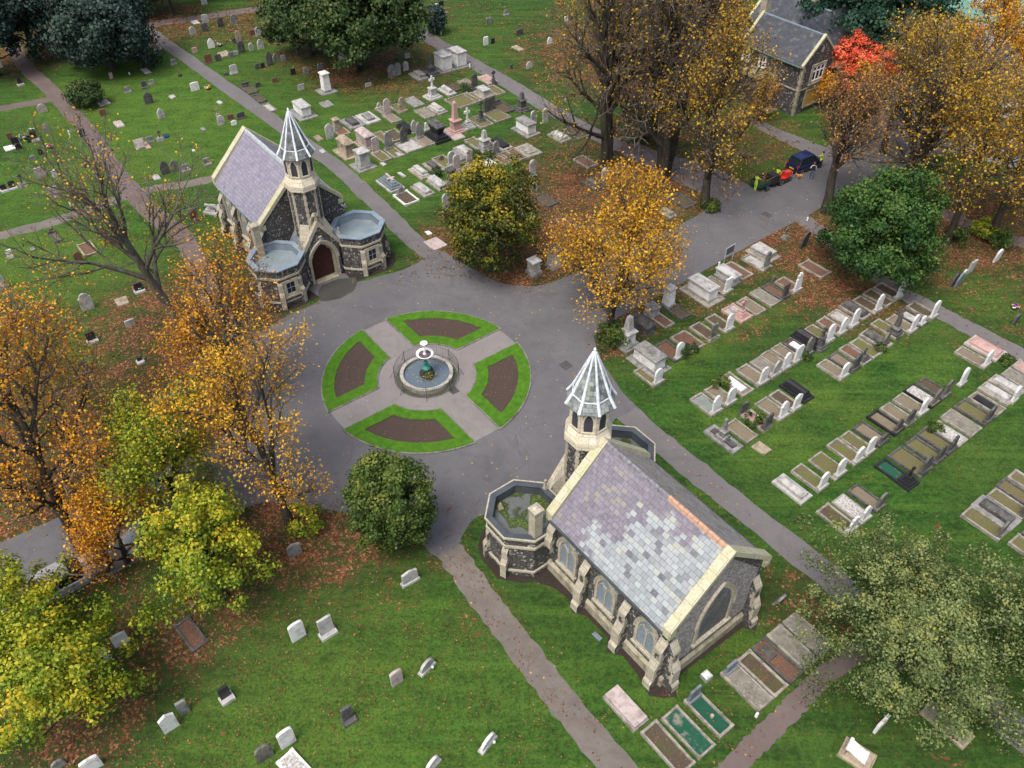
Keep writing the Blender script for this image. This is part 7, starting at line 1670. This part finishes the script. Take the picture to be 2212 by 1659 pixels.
def bark(name, a, b, lich):
    t = NT(name); c = t.coord('Object')
    mp = t.node('ShaderNodeMapping'); t.t.links.new(c, mp.inputs[0]); mp.inputs['Scale'].default_value = (1, 1, .25)
    n = t.noise(mp.outputs[0], 6, 5, .7); n2 = t.noise(c, 1.2, 4, .6)
    g = t.mix(t.ramp(n, [(.35, 0), (.65, 1)]), a, b)
    g = t.mix(t.math('MULTIPLY', t.ramp(n2, [(.5, 0), (.62, 1)]), .7), g, lich)
    t.bump(n, .5, .05)
    return t.done(g, .9)
BK = {'dark': bark('dark_bark', (0.022, 0.018, 0.015), (0.06, 0.05, 0.042), (0.06, 0.065, 0.04)), 'grey': bark('grey_lichen_bark', (0.05, 0.045, 0.036), (0.12, 0.11, 0.09), (0.16, 0.18, 0.13)), 'twig': bark('grey_twig_bark', (0.075, 0.06, 0.05), (0.16, 0.135, 0.115), (0.2, 0.2, 0.16))}
def rot_to(d, ang, az):
    u = d.orthogonal().normalized(); w = d.cross(u)
    return (d*math.cos(ang)+(u*math.cos(az)+w*math.sin(az))*math.sin(ang)).normalized()
def skeleton(rnd, levels, nch, spread, trunk_frac=.3, stems=1, wig=.12, trop=.05, ratio=.62, stemspread=.25):
    out = []
    def grow(p, d, L, r, lv):
        n = 6 if lv == 0 else (4 if lv < 3 else 3)
        pts = [p.copy()]; rad = [r]; endr = .28 if lv else .42
        for i in range(n):
            d = (d+Vector((rnd.uniform(-1, 1), rnd.uniform(-1, 1), rnd.uniform(-1, 1)))*wig*(1+.5*lv)+Vector((0, 0, trop if lv else .02))).normalized()
            p = p+d*(L/n); pts.append(p.copy()); rad.append(r*(1-(1-endr)*(i+1)/n))
        out.append((pts, rad, lv))
        if lv < levels:
            k = nch[lv]; az = rnd.uniform(0, 6.28)
            for c in range(k):
                t = (trunk_frac if lv == 0 else .22)+(1-(trunk_frac if lv == 0 else .22))*((c+rnd.random()*.8)/k)
                x = min(t, .999)*n; i = int(x); q = pts[i].lerp(pts[i+1], x-i); dd = (pts[i+1]-pts[i]).normalized()
                az += 2.4+rnd.uniform(-.5, .5)
                a = spread[lv]*(1.15-.55*t)*rnd.uniform(.75, 1.2)
                rr = rad[i]*.62 if lv == 0 else rad[i]*.68
                grow(q, rot_to(dd, a, az), L*ratio*rnd.uniform(.7, 1.1)*(1.12-.45*t), rr, lv+1)
    for s in range(stems):
        a = 6.28*s/stems+rnd.random()
        d = Vector((math.cos(a)*stemspread, math.sin(a)*stemspread, 1)).normalized() if stems > 1 else Vector((0, 0, 1))
        grow(Vector((math.cos(a), math.sin(a), 0))*(.03 if stems > 1 else 0), d, 1.0*rnd.uniform(.85, 1.05), .032 if stems == 1 else .024, 0)
    return out
def tubes(skel, sides, lv0=0, lv1=9):
    V, Q = [], []; n0 = 0
    for pts, rad, lv in skel:
        if not lv0 <= lv <= lv1: continue
        P = np.array([tuple(p) for p in pts]); m = len(P); k = sides[min(lv, len(sides)-1)]
        D = np.gradient(P, axis=0); D /= np.linalg.norm(D, axis=1)[:, None]+1e-9
        ref = np.array([.31, .71, .2]); U = np.cross(D, ref); U /= np.linalg.norm(U, axis=1)[:, None]+1e-9; Wv = np.cross(D, U)
        a = np.arange(k)*2*PI/k
        ring = P[:, None, :]+(U[:, None, :]*np.cos(a)[None, :, None]+Wv[:, None, :]*np.sin(a)[None, :, None])*np.array(rad)[:, None, None]
        V.append(ring.reshape(-1, 3))
        i = np.arange(m-1)[:, None]*k; j = np.arange(k)[None, :]; j2 = (j+1) % k
        Q.append((np.stack([i+j, i+j2, i+k+j2, i+k+j], -1).reshape(-1, 4))+n0); n0 += m*k
    return np.concatenate(V), np.concatenate(Q)
def leaf_quads(C, size, rng, up=.35, normal=None, droop=0.0, aspect=.75):
    n = len(C)
    N = rng.normal(size=(n, 3)); N /= np.linalg.norm(N, axis=1)[:, None]
    if normal is not None: N = N*.75+normal
    N[:, 2] += up; N /= np.linalg.norm(N, axis=1)[:, None]+1e-9
    R = rng.normal(size=(n, 3)); U = np.cross(N, R); U /= np.linalg.norm(U, axis=1)[:, None]+1e-9; W_ = np.cross(N, U)
    s = size*rng.uniform(.5, 1.4, n)[:, None]/2
    fold = N*s*.35
    V = np.stack([C-U*s, C-W_*s*aspect+fold, C+U*s, C+W_*s*aspect+fold], 1).reshape(-1, 3)
    return V, np.arange(n*4).reshape(-1, 4)
def tree_root(name, p, label, group, rz=0.0, cat='tree'):
    return thing(name, p, rz, label, cat, group)
def add_litter(p, r, k): LITTER.append((p.x, p.y, r, k))
def sparse_tree(label, p, h, r, nleaf, leaf, mat, seed, bk='dark', group='autumn trees', name='autumn_tree', size=.17, nch=(8, 6, 5, 4), spread=(.85, .75, .8, .8), stems=1, trunk_frac=.28, trunk_r=None, leaf_lv=3, cluster=.34, lit=.6, twig='twig', low=0.0, stemspread=.25, lean=(0, 0), leafz=None):
    rnd = random.Random(seed); rng = np.random.default_rng(seed)
    sk = skeleton(rnd, len(nch), nch, spread, trunk_frac, stems, stemspread=stemspread)
    allp = np.array([tuple(q) for pts, _, lv in sk if lv >= 2 for q in pts])
    sz = h/np.percentile(allp[:, 2], 99.3); sr = r/np.percentile(np.hypot(allp[:, 0], allp[:, 1]), 93)
    tr = trunk_r or h*.021
    k = tr/(.032 if stems == 1 else .024)
    S = []
    for pts, rad, lv in sk:
        S.append(([Vector((q.x*sr+lean[0]*q.z, q.y*sr+lean[1]*q.z, q.z*sz-.1*(lv == 0 and i == 0))) for i, q in enumerate(pts)], [max(x*k, .011 if lv > 2 else .02) for x in rad], lv))
    if stems == 1:      # root flare
        S[0][1][0] *= 1.35
    root = tree_root(name, p, label, group)
    v, q = tubes(S, (8, 6, 5, 3, 3), 0, 2); np_mesh('trunk', v, q, BK[bk], root)
    v, q = tubes(S, (8, 6, 5, 3, 3), 3, 9); tw = np_mesh('twigs', v, q, BK[twig], root)
    if nleaf:
        seg = [(pts, lv) for pts, rad, lv in S if lv >= leaf_lv]
        w = np.array([1.0 if lv >= leaf_lv+1 else .5 for _, lv in seg])
        # whole limbs are fuller or barer than others
        keep = rng.random(len(seg))**1.6+.05; w *= keep
        if leafz is not None:
            zz = np.array([pts[-1].z/h for pts, _ in seg]); w *= np.clip((leafz-zz)/.25+.15, .08, 1.2)
        idx = rng.choice(len(seg), nleaf, p=w/w.sum()); tt = rng.random(nleaf)**.7
        A = np.array([tuple(s[0][0]) for s in seg]); B = np.array([tuple(s[0][-1]) for s in seg])
        C = A[idx]+(B[idx]-A[idx])*tt[:, None]+rng.normal(size=(nleaf, 3))*cluster
        C[:, 2] = np.maximum(C[:, 2], .4)
        v, q = leaf_quads(C, size, rng)
        base = rng.random(len(seg))
        np_mesh('leaves', v, q, LM[mat], root, {'rnd': ('FACE', np.clip(base[idx]*.5+rng.random(nleaf)*.5, 0, 1))})
    if lit: add_litter(p, r*.9, lit)
    return root
def dense_tree(label, p, h, r, nclump, per, mat, seed, z0=.12, size=.2, bk='dark', group='evergreen trees', name='evergreen_tree', cat='tree', rc=None, lump=.22, squash=1.0, peak=1.0, limbs=14, trunk=True, inner=.28, shape='round', lit=0.0, bright_top=.25, ry=None, shell=.80):
    rnd = random.Random(seed); rng = np.random.default_rng(seed)
    zc0, zc1 = h*z0, h; zm = (zc0+zc1)/2; hz = (zc1-zc0)/2; ry = ry or r
    rc = rc or r*.22
    d = rng.normal(size=(nclump, 3)); d /= np.linalg.norm(d, axis=1)[:, None]
    d[:, 2] = np.where(d[:, 2] < -.75, -d[:, 2], d[:, 2])
    ph = rng.uniform(0, 6.28, 6); fr = rng.integers(2, 5, 6)
    az = np.arctan2(d[:, 1], d[:, 0])
    lumpf = 1+lump*(np.sin(fr[0]*az+ph[0])*np.cos(2.2*d[:, 2]+ph[1])+.7*np.sin(fr[1]*az+3*d[:, 2]+ph[2]))*.5
    rad = (shell+(1-shell)*rng.random(nclump))*lumpf
    inn = rng.random(nclump) < inner; rad = np.where(inn, rad*rng.uniform(.35, .8, nclump), rad)
    C = np.empty((nclump, 3)); zz = d[:, 2]
    if shape == 'cone': prof = np.clip((1-zz)/2, .02, 1)**.7*1.25; hor = np.sqrt(np.clip(1-zz**2, 0, 1)); hor = np.where(hor > 0, prof/np.maximum(hor, .15), 1)*.9; hor = np.minimum(hor, 1.4)
    else: hor = 1.0
    C[:, 0] = d[:, 0]*rad*r*hor; C[:, 1] = d[:, 1]*rad*ry*hor; C[:, 2] = zm+zz*rad*hz*squash
    n = nclump*per; ci = np.repeat(np.arange(nclump), per)
    o = rng.normal(size=(n, 3)); o /= np.linalg.norm(o, axis=1)[:, None]+1e-9
    o *= (rng.random(n)**.5)[:, None]*rc*rng.uniform(.7, 1.35, nclump)[ci][:, None]
    o[:, 2] *= .72
    if shape == 'layer': o[:, 2] *= .35; o[:, :2] *= 1.3
    P = C[ci]+o; P[:, 2] = np.maximum(P[:, 2], .12)
    out = P-np.array([0, 0, zm]); out /= np.linalg.norm(out, axis=1)[:, None]+1e-9
    v, q = leaf_quads(P, size, rng, .25, out*.55+o/(np.linalg.norm(o, axis=1)[:, None]+1e-9)*.5)
    cr = rng.random(nclump)
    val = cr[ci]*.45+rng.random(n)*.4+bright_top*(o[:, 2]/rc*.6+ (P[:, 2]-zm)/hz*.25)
    root = tree_root(name, p, label, group, 0, cat)
    if trunk:
        S = [([Vector((0, 0, -.1)), Vector((jit(.1), jit(.1), h*.25)), Vector((jit(.2), jit(.2), h*.5)), Vector((jit(.3), jit(.3), h*.85))], [h*.034+.03, h*.026+.02, h*.017, .03], 0)]
        for k in rng.choice(nclump, min(limbs, nclump), replace=False):
            c = Vector(C[k]); b = Vector((0, 0, max(h*.15, c.z*.45))); m = b.lerp(c, .5)+Vector((0, 0, -.05*h))*.4
            S.append(([b, m, c], [h*.011+.01, h*.008, .02], 1))
        vv, qq = tubes(S, (8, 5)); np_mesh('trunk', vv, qq, BK[bk], root)
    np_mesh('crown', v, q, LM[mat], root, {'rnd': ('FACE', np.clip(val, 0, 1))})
    if lit: add_litter(p, r, lit)
    return root
def base(u, v): return G(u, v)
def HT(p, vtop): return height_at(p, vtop)
# left side
p = base(402, 745); sparse_tree('tall nearly bare tree at the left with a pale leaning trunk', p, HT(p, 240), 6.2, 1900, .15, 'gold', 3, 'grey', nch=(9, 6, 6, 4), trunk_frac=.38, spread=(.70, .62, .75, .8), size=.15, lit=.3, leafz=.6)
p = base(512, 900); sparse_tree('half bare tree with broken pale branches near the purple-roofed chapel', p, HT(p, 512), 3.4, 4300, .16, 'amber', 5, 'grey', nch=(8, 6, 5, 4), spread=(.8, .75, .8, .8), size=.14, lit=.7, leafz=.42)
p = base(470, 860); sparse_tree('orange tree behind the half bare one on the left lawn', p, HT(p, 650), 4.0, 4300, .16, 'amber', 6, 'dark', nch=(8, 6, 5, 4), size=.16, lit=.9)
p = base(630, 1138); sparse_tree('golden tree beside the roundabout with a leaning dark trunk', p, HT(p, 775), 4.9, 8500, .14, 'gold', 8, 'dark', nch=(9, 6, 6, 4), size=.135, lit=.9, trunk_frac=.25, cluster=.28)
p = base(275, 1215); sparse_tree('low orange tree over the left road', p, 6.6, 2.9, 8500, .14, 'amber', 11, 'dark', nch=(11, 7, 6, 3), size=.14, lit=.3, trunk_frac=.1, cluster=.33)
p = base(178, 1185); sparse_tree('large orange tree overhanging the left frame edge', p, HT(p, 745), 5.6, 13500, .14, 'amber', 9, 'dark', nch=(12, 7, 6, 4), size=.145, lit=.5, trunk_frac=.08, cluster=.36)
p = base(70, 985); sparse_tree('brown thin-leaved tree at the left frame edge', p, HT(p, 640), 5.0, 4500, .15, 'brown', 10, 'grey', nch=(9, 6, 5, 4), size=.15, lit=.4)
p = base(395, 1102); sparse_tree('yellow-green maple between the orange and golden trees', p, HT(p, 852), 3.6, 14500, .16, 'lime', 12, 'dark', nch=(9, 7, 6, 4), spread=(1.0, .8, .8, .8), size=.16, lit=.6, trunk_frac=.18, cluster=.4)
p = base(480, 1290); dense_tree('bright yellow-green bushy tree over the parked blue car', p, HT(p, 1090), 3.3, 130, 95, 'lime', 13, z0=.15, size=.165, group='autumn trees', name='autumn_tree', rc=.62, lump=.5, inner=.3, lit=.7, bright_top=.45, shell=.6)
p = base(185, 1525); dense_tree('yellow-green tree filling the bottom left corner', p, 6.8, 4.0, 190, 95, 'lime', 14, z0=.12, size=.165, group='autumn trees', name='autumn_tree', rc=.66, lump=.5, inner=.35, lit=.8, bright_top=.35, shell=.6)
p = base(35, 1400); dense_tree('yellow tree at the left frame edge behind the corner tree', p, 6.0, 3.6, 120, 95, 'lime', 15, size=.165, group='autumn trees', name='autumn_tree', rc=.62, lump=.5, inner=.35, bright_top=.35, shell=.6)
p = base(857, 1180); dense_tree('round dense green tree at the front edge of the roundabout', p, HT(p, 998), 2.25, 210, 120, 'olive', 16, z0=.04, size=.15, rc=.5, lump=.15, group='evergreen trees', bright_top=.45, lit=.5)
p = base(665, 1140); dense_tree('yellow shrub at the foot of the golden tree', p, 2.0, 1.15, 26, 70, 'lime', 17, z0=.05, size=.13, name='shrub', cat='shrub', group='shrubs', rc=.38, trunk=False)
# middle
p = base(1062, 582); dense_tree('dark yew tree tipped with gold beside the roundabout', p, HT(p, 352), 3.55, 200, 130, 'yew', 20, z0=.03, size=.19, rc=.75, lump=.3, bright_top=.55, lit=.8)
p = base(1316, 712); sparse_tree('golden lime tree at the corner of road and roundabout', p, HT(p, 378), 5.1, 14000, .15, 'gold', 21, 'dark', nch=(12, 7, 6, 4), size=.16, lit=.4, trunk_frac=.09, cluster=.36, spread=(.95, .8, .8, .8))
p = base(1311, 352); sparse_tree('tall lime tree with spreading dark limbs, left of three', p, 19.5, 6.6, 5200, .2, 'ochre', 22, 'dark', nch=(11, 7, 6, 4), size=.19, lit=.7, trunk_frac=.18, stems=2, stemspread=.18, spread=(.9, .75, .8, .8))
p = base(1432, 385); sparse_tree('tall forked lime tree, middle of three above the road', p, 22, 5.4, 4600, .2, 'ochre', 23, 'dark', nch=(10, 7, 6, 4), size=.19, lit=.9, trunk_frac=.2, stems=3, stemspread=.16, spread=(.8, .75, .8, .8))
p = base(1522, 446); sparse_tree('ochre lime tree by the road fork, right of three', p, 17.5, 4.6, 8500, .2, 'ochre', 24, 'dark', nch=(11, 7, 6, 4), size=.18, lit=.5, trunk_frac=.16, spread=(.85, .75, .8, .8), cluster=.4)
p = base(1420, 190); sparse_tree('brown-leaved tree behind the limes', p, 13, 6.5, 9000, .2, 'brown', 25, 'grey', nch=(9, 7, 5, 4), size=.2, lit=.9)
p = base(1520, 190); sparse_tree('orange-brown tree left of the lodge', p, 10, 3.8, 6500, .2, 'brown', 26, 'dark', nch=(9, 7, 5, 4), size=.2, lit=.9)
p = base(1250, 120); sparse_tree('thin brown tree near the far right path', p, 12, 5.5, 4500, .2, 'brown', 27, 'grey', nch=(9, 6, 5, 4), size=.19, lit=.7)
p = base(1395, 300); dense_tree('dark green bush among the lime trunks', p, 4.2, 2.2, 60, 70, 'oak', 28, size=.22, z0=.03, name='shrub', cat='shrub', group='shrubs', rc=.7)
p = base(1640, 262); dense_tree('orange shrub at the lodge corner', p, 4.8, 1.5, 30, 60, 'brown', 29, size=.22, z0=.03, name='shrub', cat='shrub', group='shrubs', rc=.7, lit=.5)
p = base(1322, 742); dense_tree('low green shrub beside the white obelisk', p, 1.6, 1.25, 34, 70, 'olive', 30, size=.15, z0=.02, name='shrub', cat='shrub', group='shrubs', rc=.42, trunk=False)
# far trees
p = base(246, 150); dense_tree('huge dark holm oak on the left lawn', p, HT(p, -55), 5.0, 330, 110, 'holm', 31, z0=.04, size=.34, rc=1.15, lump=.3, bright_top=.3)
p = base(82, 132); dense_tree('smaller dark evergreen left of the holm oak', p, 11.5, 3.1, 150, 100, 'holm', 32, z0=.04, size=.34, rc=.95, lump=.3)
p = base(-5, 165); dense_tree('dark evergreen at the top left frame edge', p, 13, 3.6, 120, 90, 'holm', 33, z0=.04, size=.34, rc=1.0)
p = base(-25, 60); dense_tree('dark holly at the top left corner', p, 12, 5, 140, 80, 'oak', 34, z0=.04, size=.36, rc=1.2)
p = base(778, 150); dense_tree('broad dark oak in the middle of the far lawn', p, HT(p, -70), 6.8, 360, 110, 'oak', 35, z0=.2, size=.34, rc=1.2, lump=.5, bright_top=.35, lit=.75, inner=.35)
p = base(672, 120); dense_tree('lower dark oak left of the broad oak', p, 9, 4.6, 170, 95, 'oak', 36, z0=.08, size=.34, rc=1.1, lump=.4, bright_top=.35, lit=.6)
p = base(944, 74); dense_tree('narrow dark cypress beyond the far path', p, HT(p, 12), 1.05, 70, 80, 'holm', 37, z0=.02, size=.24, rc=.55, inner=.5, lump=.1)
p = base(190, 228); dense_tree('round dark bush alone on the left lawn', p, 2.6, 1.9, 60, 90, 'oak', 38, z0=.02, size=.2, rc=.6, name='shrub', cat='shrub', group='shrubs', trunk=False, squash=.9, ry=1.5)
p = base(130, 95); sparse_tree('gold tree between the two dark evergreens', p, 10, 3.6, 5500, .24, 'gold', 39, size=.26, nch=(8, 6, 4), leaf_lv=2, lit=.8)
p = base(378, 32); sparse_tree('ochre tree by the far path bend', p, 9, 4.5, 6000, .24, 'ochre', 40, size=.27, nch=(8, 6, 4), leaf_lv=2, lit=.8)
p = base(300, 30); dense_tree('dark tree at the top edge behind the holm oak', p, 9, 4.5, 120, 70, 'oak', 41, size=.38, rc=1.2, z0=.04)
p = base(460, -22); dense_tree('dark hedge tree at the top edge', p, 8, 5, 110, 70, 'oak', 42, size=.4, rc=1.3, z0=.04)
p = base(585, -12); dense_tree('small dark tree above the far path', p, 7, 3.5, 90, 70, 'oak', 43, size=.4, rc=1.1, z0=.04)
# right side
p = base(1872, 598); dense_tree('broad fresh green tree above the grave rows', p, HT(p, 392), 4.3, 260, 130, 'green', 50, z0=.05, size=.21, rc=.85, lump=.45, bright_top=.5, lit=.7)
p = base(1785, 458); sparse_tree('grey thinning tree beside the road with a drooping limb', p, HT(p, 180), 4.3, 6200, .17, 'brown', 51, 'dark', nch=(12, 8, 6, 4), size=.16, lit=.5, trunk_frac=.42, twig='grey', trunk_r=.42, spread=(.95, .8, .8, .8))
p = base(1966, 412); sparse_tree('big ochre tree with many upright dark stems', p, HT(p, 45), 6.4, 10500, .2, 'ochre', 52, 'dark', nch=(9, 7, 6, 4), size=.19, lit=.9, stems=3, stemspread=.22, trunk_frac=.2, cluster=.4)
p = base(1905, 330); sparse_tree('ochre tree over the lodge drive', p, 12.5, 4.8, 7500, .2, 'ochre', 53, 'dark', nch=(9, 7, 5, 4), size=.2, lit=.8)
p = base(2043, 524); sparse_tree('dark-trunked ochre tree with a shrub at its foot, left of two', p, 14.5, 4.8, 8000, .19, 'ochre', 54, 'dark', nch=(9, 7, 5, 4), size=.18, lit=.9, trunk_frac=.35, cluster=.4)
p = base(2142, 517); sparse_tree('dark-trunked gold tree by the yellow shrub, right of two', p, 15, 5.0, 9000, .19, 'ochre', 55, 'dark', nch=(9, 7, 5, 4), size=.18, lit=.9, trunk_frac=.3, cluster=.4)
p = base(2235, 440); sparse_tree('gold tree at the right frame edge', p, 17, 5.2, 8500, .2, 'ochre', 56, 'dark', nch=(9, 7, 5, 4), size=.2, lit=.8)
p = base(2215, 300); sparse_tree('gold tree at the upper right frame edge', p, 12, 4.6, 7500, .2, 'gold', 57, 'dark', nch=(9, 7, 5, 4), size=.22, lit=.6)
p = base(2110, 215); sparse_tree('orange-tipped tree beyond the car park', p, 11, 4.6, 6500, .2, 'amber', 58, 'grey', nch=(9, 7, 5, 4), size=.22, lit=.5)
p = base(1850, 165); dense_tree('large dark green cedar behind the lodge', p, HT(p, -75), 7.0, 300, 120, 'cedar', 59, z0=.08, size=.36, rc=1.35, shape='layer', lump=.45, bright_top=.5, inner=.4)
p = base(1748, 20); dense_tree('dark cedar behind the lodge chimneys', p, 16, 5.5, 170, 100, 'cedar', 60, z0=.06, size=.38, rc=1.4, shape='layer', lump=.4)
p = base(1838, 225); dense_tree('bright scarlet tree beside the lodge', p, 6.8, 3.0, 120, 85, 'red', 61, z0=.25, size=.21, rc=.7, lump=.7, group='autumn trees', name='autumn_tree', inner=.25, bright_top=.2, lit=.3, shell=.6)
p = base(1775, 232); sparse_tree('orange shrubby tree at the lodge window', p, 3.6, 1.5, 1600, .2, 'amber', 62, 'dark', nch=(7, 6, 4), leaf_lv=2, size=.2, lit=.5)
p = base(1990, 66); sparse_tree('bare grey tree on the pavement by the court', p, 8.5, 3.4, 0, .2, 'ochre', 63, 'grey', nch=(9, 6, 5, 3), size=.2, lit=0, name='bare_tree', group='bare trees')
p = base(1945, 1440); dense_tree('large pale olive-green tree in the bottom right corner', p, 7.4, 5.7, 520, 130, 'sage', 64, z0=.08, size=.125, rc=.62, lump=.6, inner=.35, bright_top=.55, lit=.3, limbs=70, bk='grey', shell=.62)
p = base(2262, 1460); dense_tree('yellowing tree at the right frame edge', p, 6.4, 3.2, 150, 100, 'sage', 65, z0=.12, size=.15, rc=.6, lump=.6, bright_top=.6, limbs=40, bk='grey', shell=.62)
for u, v, r_, h_, m, lab, sd in [(2062, 524, .95, 1.3, 'olive', 'green shrub at the foot of the left dark trunk', 70), (2118, 512, 1.1, 1.5, 'lime', 'yellow shrub left of the right dark trunk', 71), (2160, 530, 1.0, 1.3, 'olive', 'green-yellow shrub right of the dark trunk', 72), (2000, 515, .6, 1.2, 'green', 'small green shoot beside the green tree', 73), (1532, 452, .8, .7, 'olive', 'low weeds at the foot of the roadside lime', 74)]:
    dense_tree(lab, base(u, v), h_, r_, 24, 60, m, sd, z0=.02, size=.16, rc=.36, name='shrub', cat='shrub', group='shrubs', trunk=False)
for (x, y, r_, h_, m, lab, sd, ij) in [(1810, 790, .75, .9, 'oak', 'dark shrub on a grave beside the tan kerb', 80, (1, 0)), (1890, 1370, .5, .8, 'oak', 'ivy clump by the pinkish headstone', 81, (1, 0)), (2010, 1370, .8, .6, 'oak', 'ivy spreading beside the white kidney slab', 82, (1, 0)), (1560, 1510, .7, .6, 'oak', 'ivy clump in front of the dark slab tomb', 83, (1, 0)),
                                       (1460, 1420, .35, 1.1, 'oak', 'ivy climbing the white headstone', 84, (2, 1)), (1545, 1370, .5, .5, 'oak', 'ivy trailing over the kerb', 85, (2, 1)), (1800, 20, .55, .75, 'olive', 'variegated bush on a grave', 86, (2, 2)), (2080, 340, .65, .9, 'olive', 'bright bush on a grave beside the pink slab', 87, (2, 2)),
                                       (1440, 395, .5, .6, 'olive', 'small bush beside the broken white marble', 88, (3, 2)), (2060, 1480, .5, .5, 'olive', 'low bush on a slab by the right path', 89, (3, 1)), (300, 1430, .45, .5, 'oak', 'ivy tuft behind the white headstone', 90, (3, 1)), (960, 1380, .4, .5, 'oak', 'ivy tuft by the lichened headstone', 91, (3, 1)), (300, 1330, .9, 1.6, 'oak', 'dark ivy at the chapel wall behind the chimney', 92, (2, 2))]:
    dense_tree(lab, T(ij[0], ij[1], x, y), h_, r_, 14, 55, m, sd, z0=.02, size=.12, rc=.26, name='shrub', cat='shrub', group='plants on the graves', trunk=False)
def corner_twigs():
    p = base(2270, 1720); sparse_tree('bare pale twigs reaching into the bottom right corner', p, 4.2, 1.8, 60, .1, 'lime', 95, 'twig', nch=(6, 5, 4), leaf_lv=2, lit=0, name='bare_tree', group='bare trees')
corner_twigs()
# ---------------------------------------------------------------- leaves lying on grass and tarmac
def fallen():
    rng = np.random.default_rng(5); pts = []; w = []
    for x, y, r, k in LITTER:
        n = int(r*r*k*13); a = rng.uniform(0, 2*PI, n); d = r*1.1*np.sqrt(rng.random(n))*rng.uniform(.6, 1.15, n)
        pts.append(np.stack([x+d*np.cos(a), y+d*np.sin(a)], 1))
    P = np.concatenate(pts)
    extra = rng.uniform([-34, 17], [40, 62], (5000, 2)); cc = np.repeat(rng.uniform([-26, 14], [12, 34], (700, 2)), 9, 0); cc = cc+rng.normal(size=cc.shape)*.28; P = np.concatenate([P, extra, cc])
    # keep the visible wedge only
    P = P[(P[:, 1] > 12) & (np.abs(P[:, 0]) < P[:, 1]*.62+16) & (P[:, 1] < 130)]
    s = (P-np.array([C0.x, C0.y])); S_ = s[:, 0]*E1.x+s[:, 1]*E1.y; T_ = s[:, 0]*E2.x+s[:, 1]*E2.y
    onroad = ((np.abs(S_) < 3.1) & (np.abs(T_) > 10)) | (np.hypot(S_, T_) < 11.5)
    keep = ~onroad | (rng.random(len(P)) < .10)
    # buildings keep their floors clear
    keep &= ~((S_ > 13) & (S_ < 26.5) & (np.abs(T_) < 6)) & ~((S_ < -12.5) & (S_ > -26) & (np.abs(T_) < 6))
    P = P[keep]; onroad = onroad[keep]; n = len(P)
    C = np.concatenate([P, np.full((n, 1), .035)], 1); C[:, 2] += rng.random(n)*.02
    far = np.clip(P[:, 1]/45, .8, 2.0)
    v, q = leaf_quads(C, 1.0, rng, 3.0); v = (v.reshape(n, 4, 3)-C[:, None, :])*(.115*far)[:, None, None]+C[:, None, :]
    o = np_mesh('fallen_leaves', v.reshape(-1, 3), q, leaf_mat('fallen_leaf', [(0.08, 0.03, 0.017), (0.15, 0.058, 0.03), (0.23, 0.095, 0.04), (0.30, 0.17, 0.065), (0.46, 0.34, 0.13)], .1), None, {'rnd': ('FACE', np.clip(rng.random(n)**1.3*.75+onroad*.35, 0, 1))})
    tag(o, 'fallen brown and yellow leaves lying about', 'leaves', kind='stuff')
fallen()
make_ground()
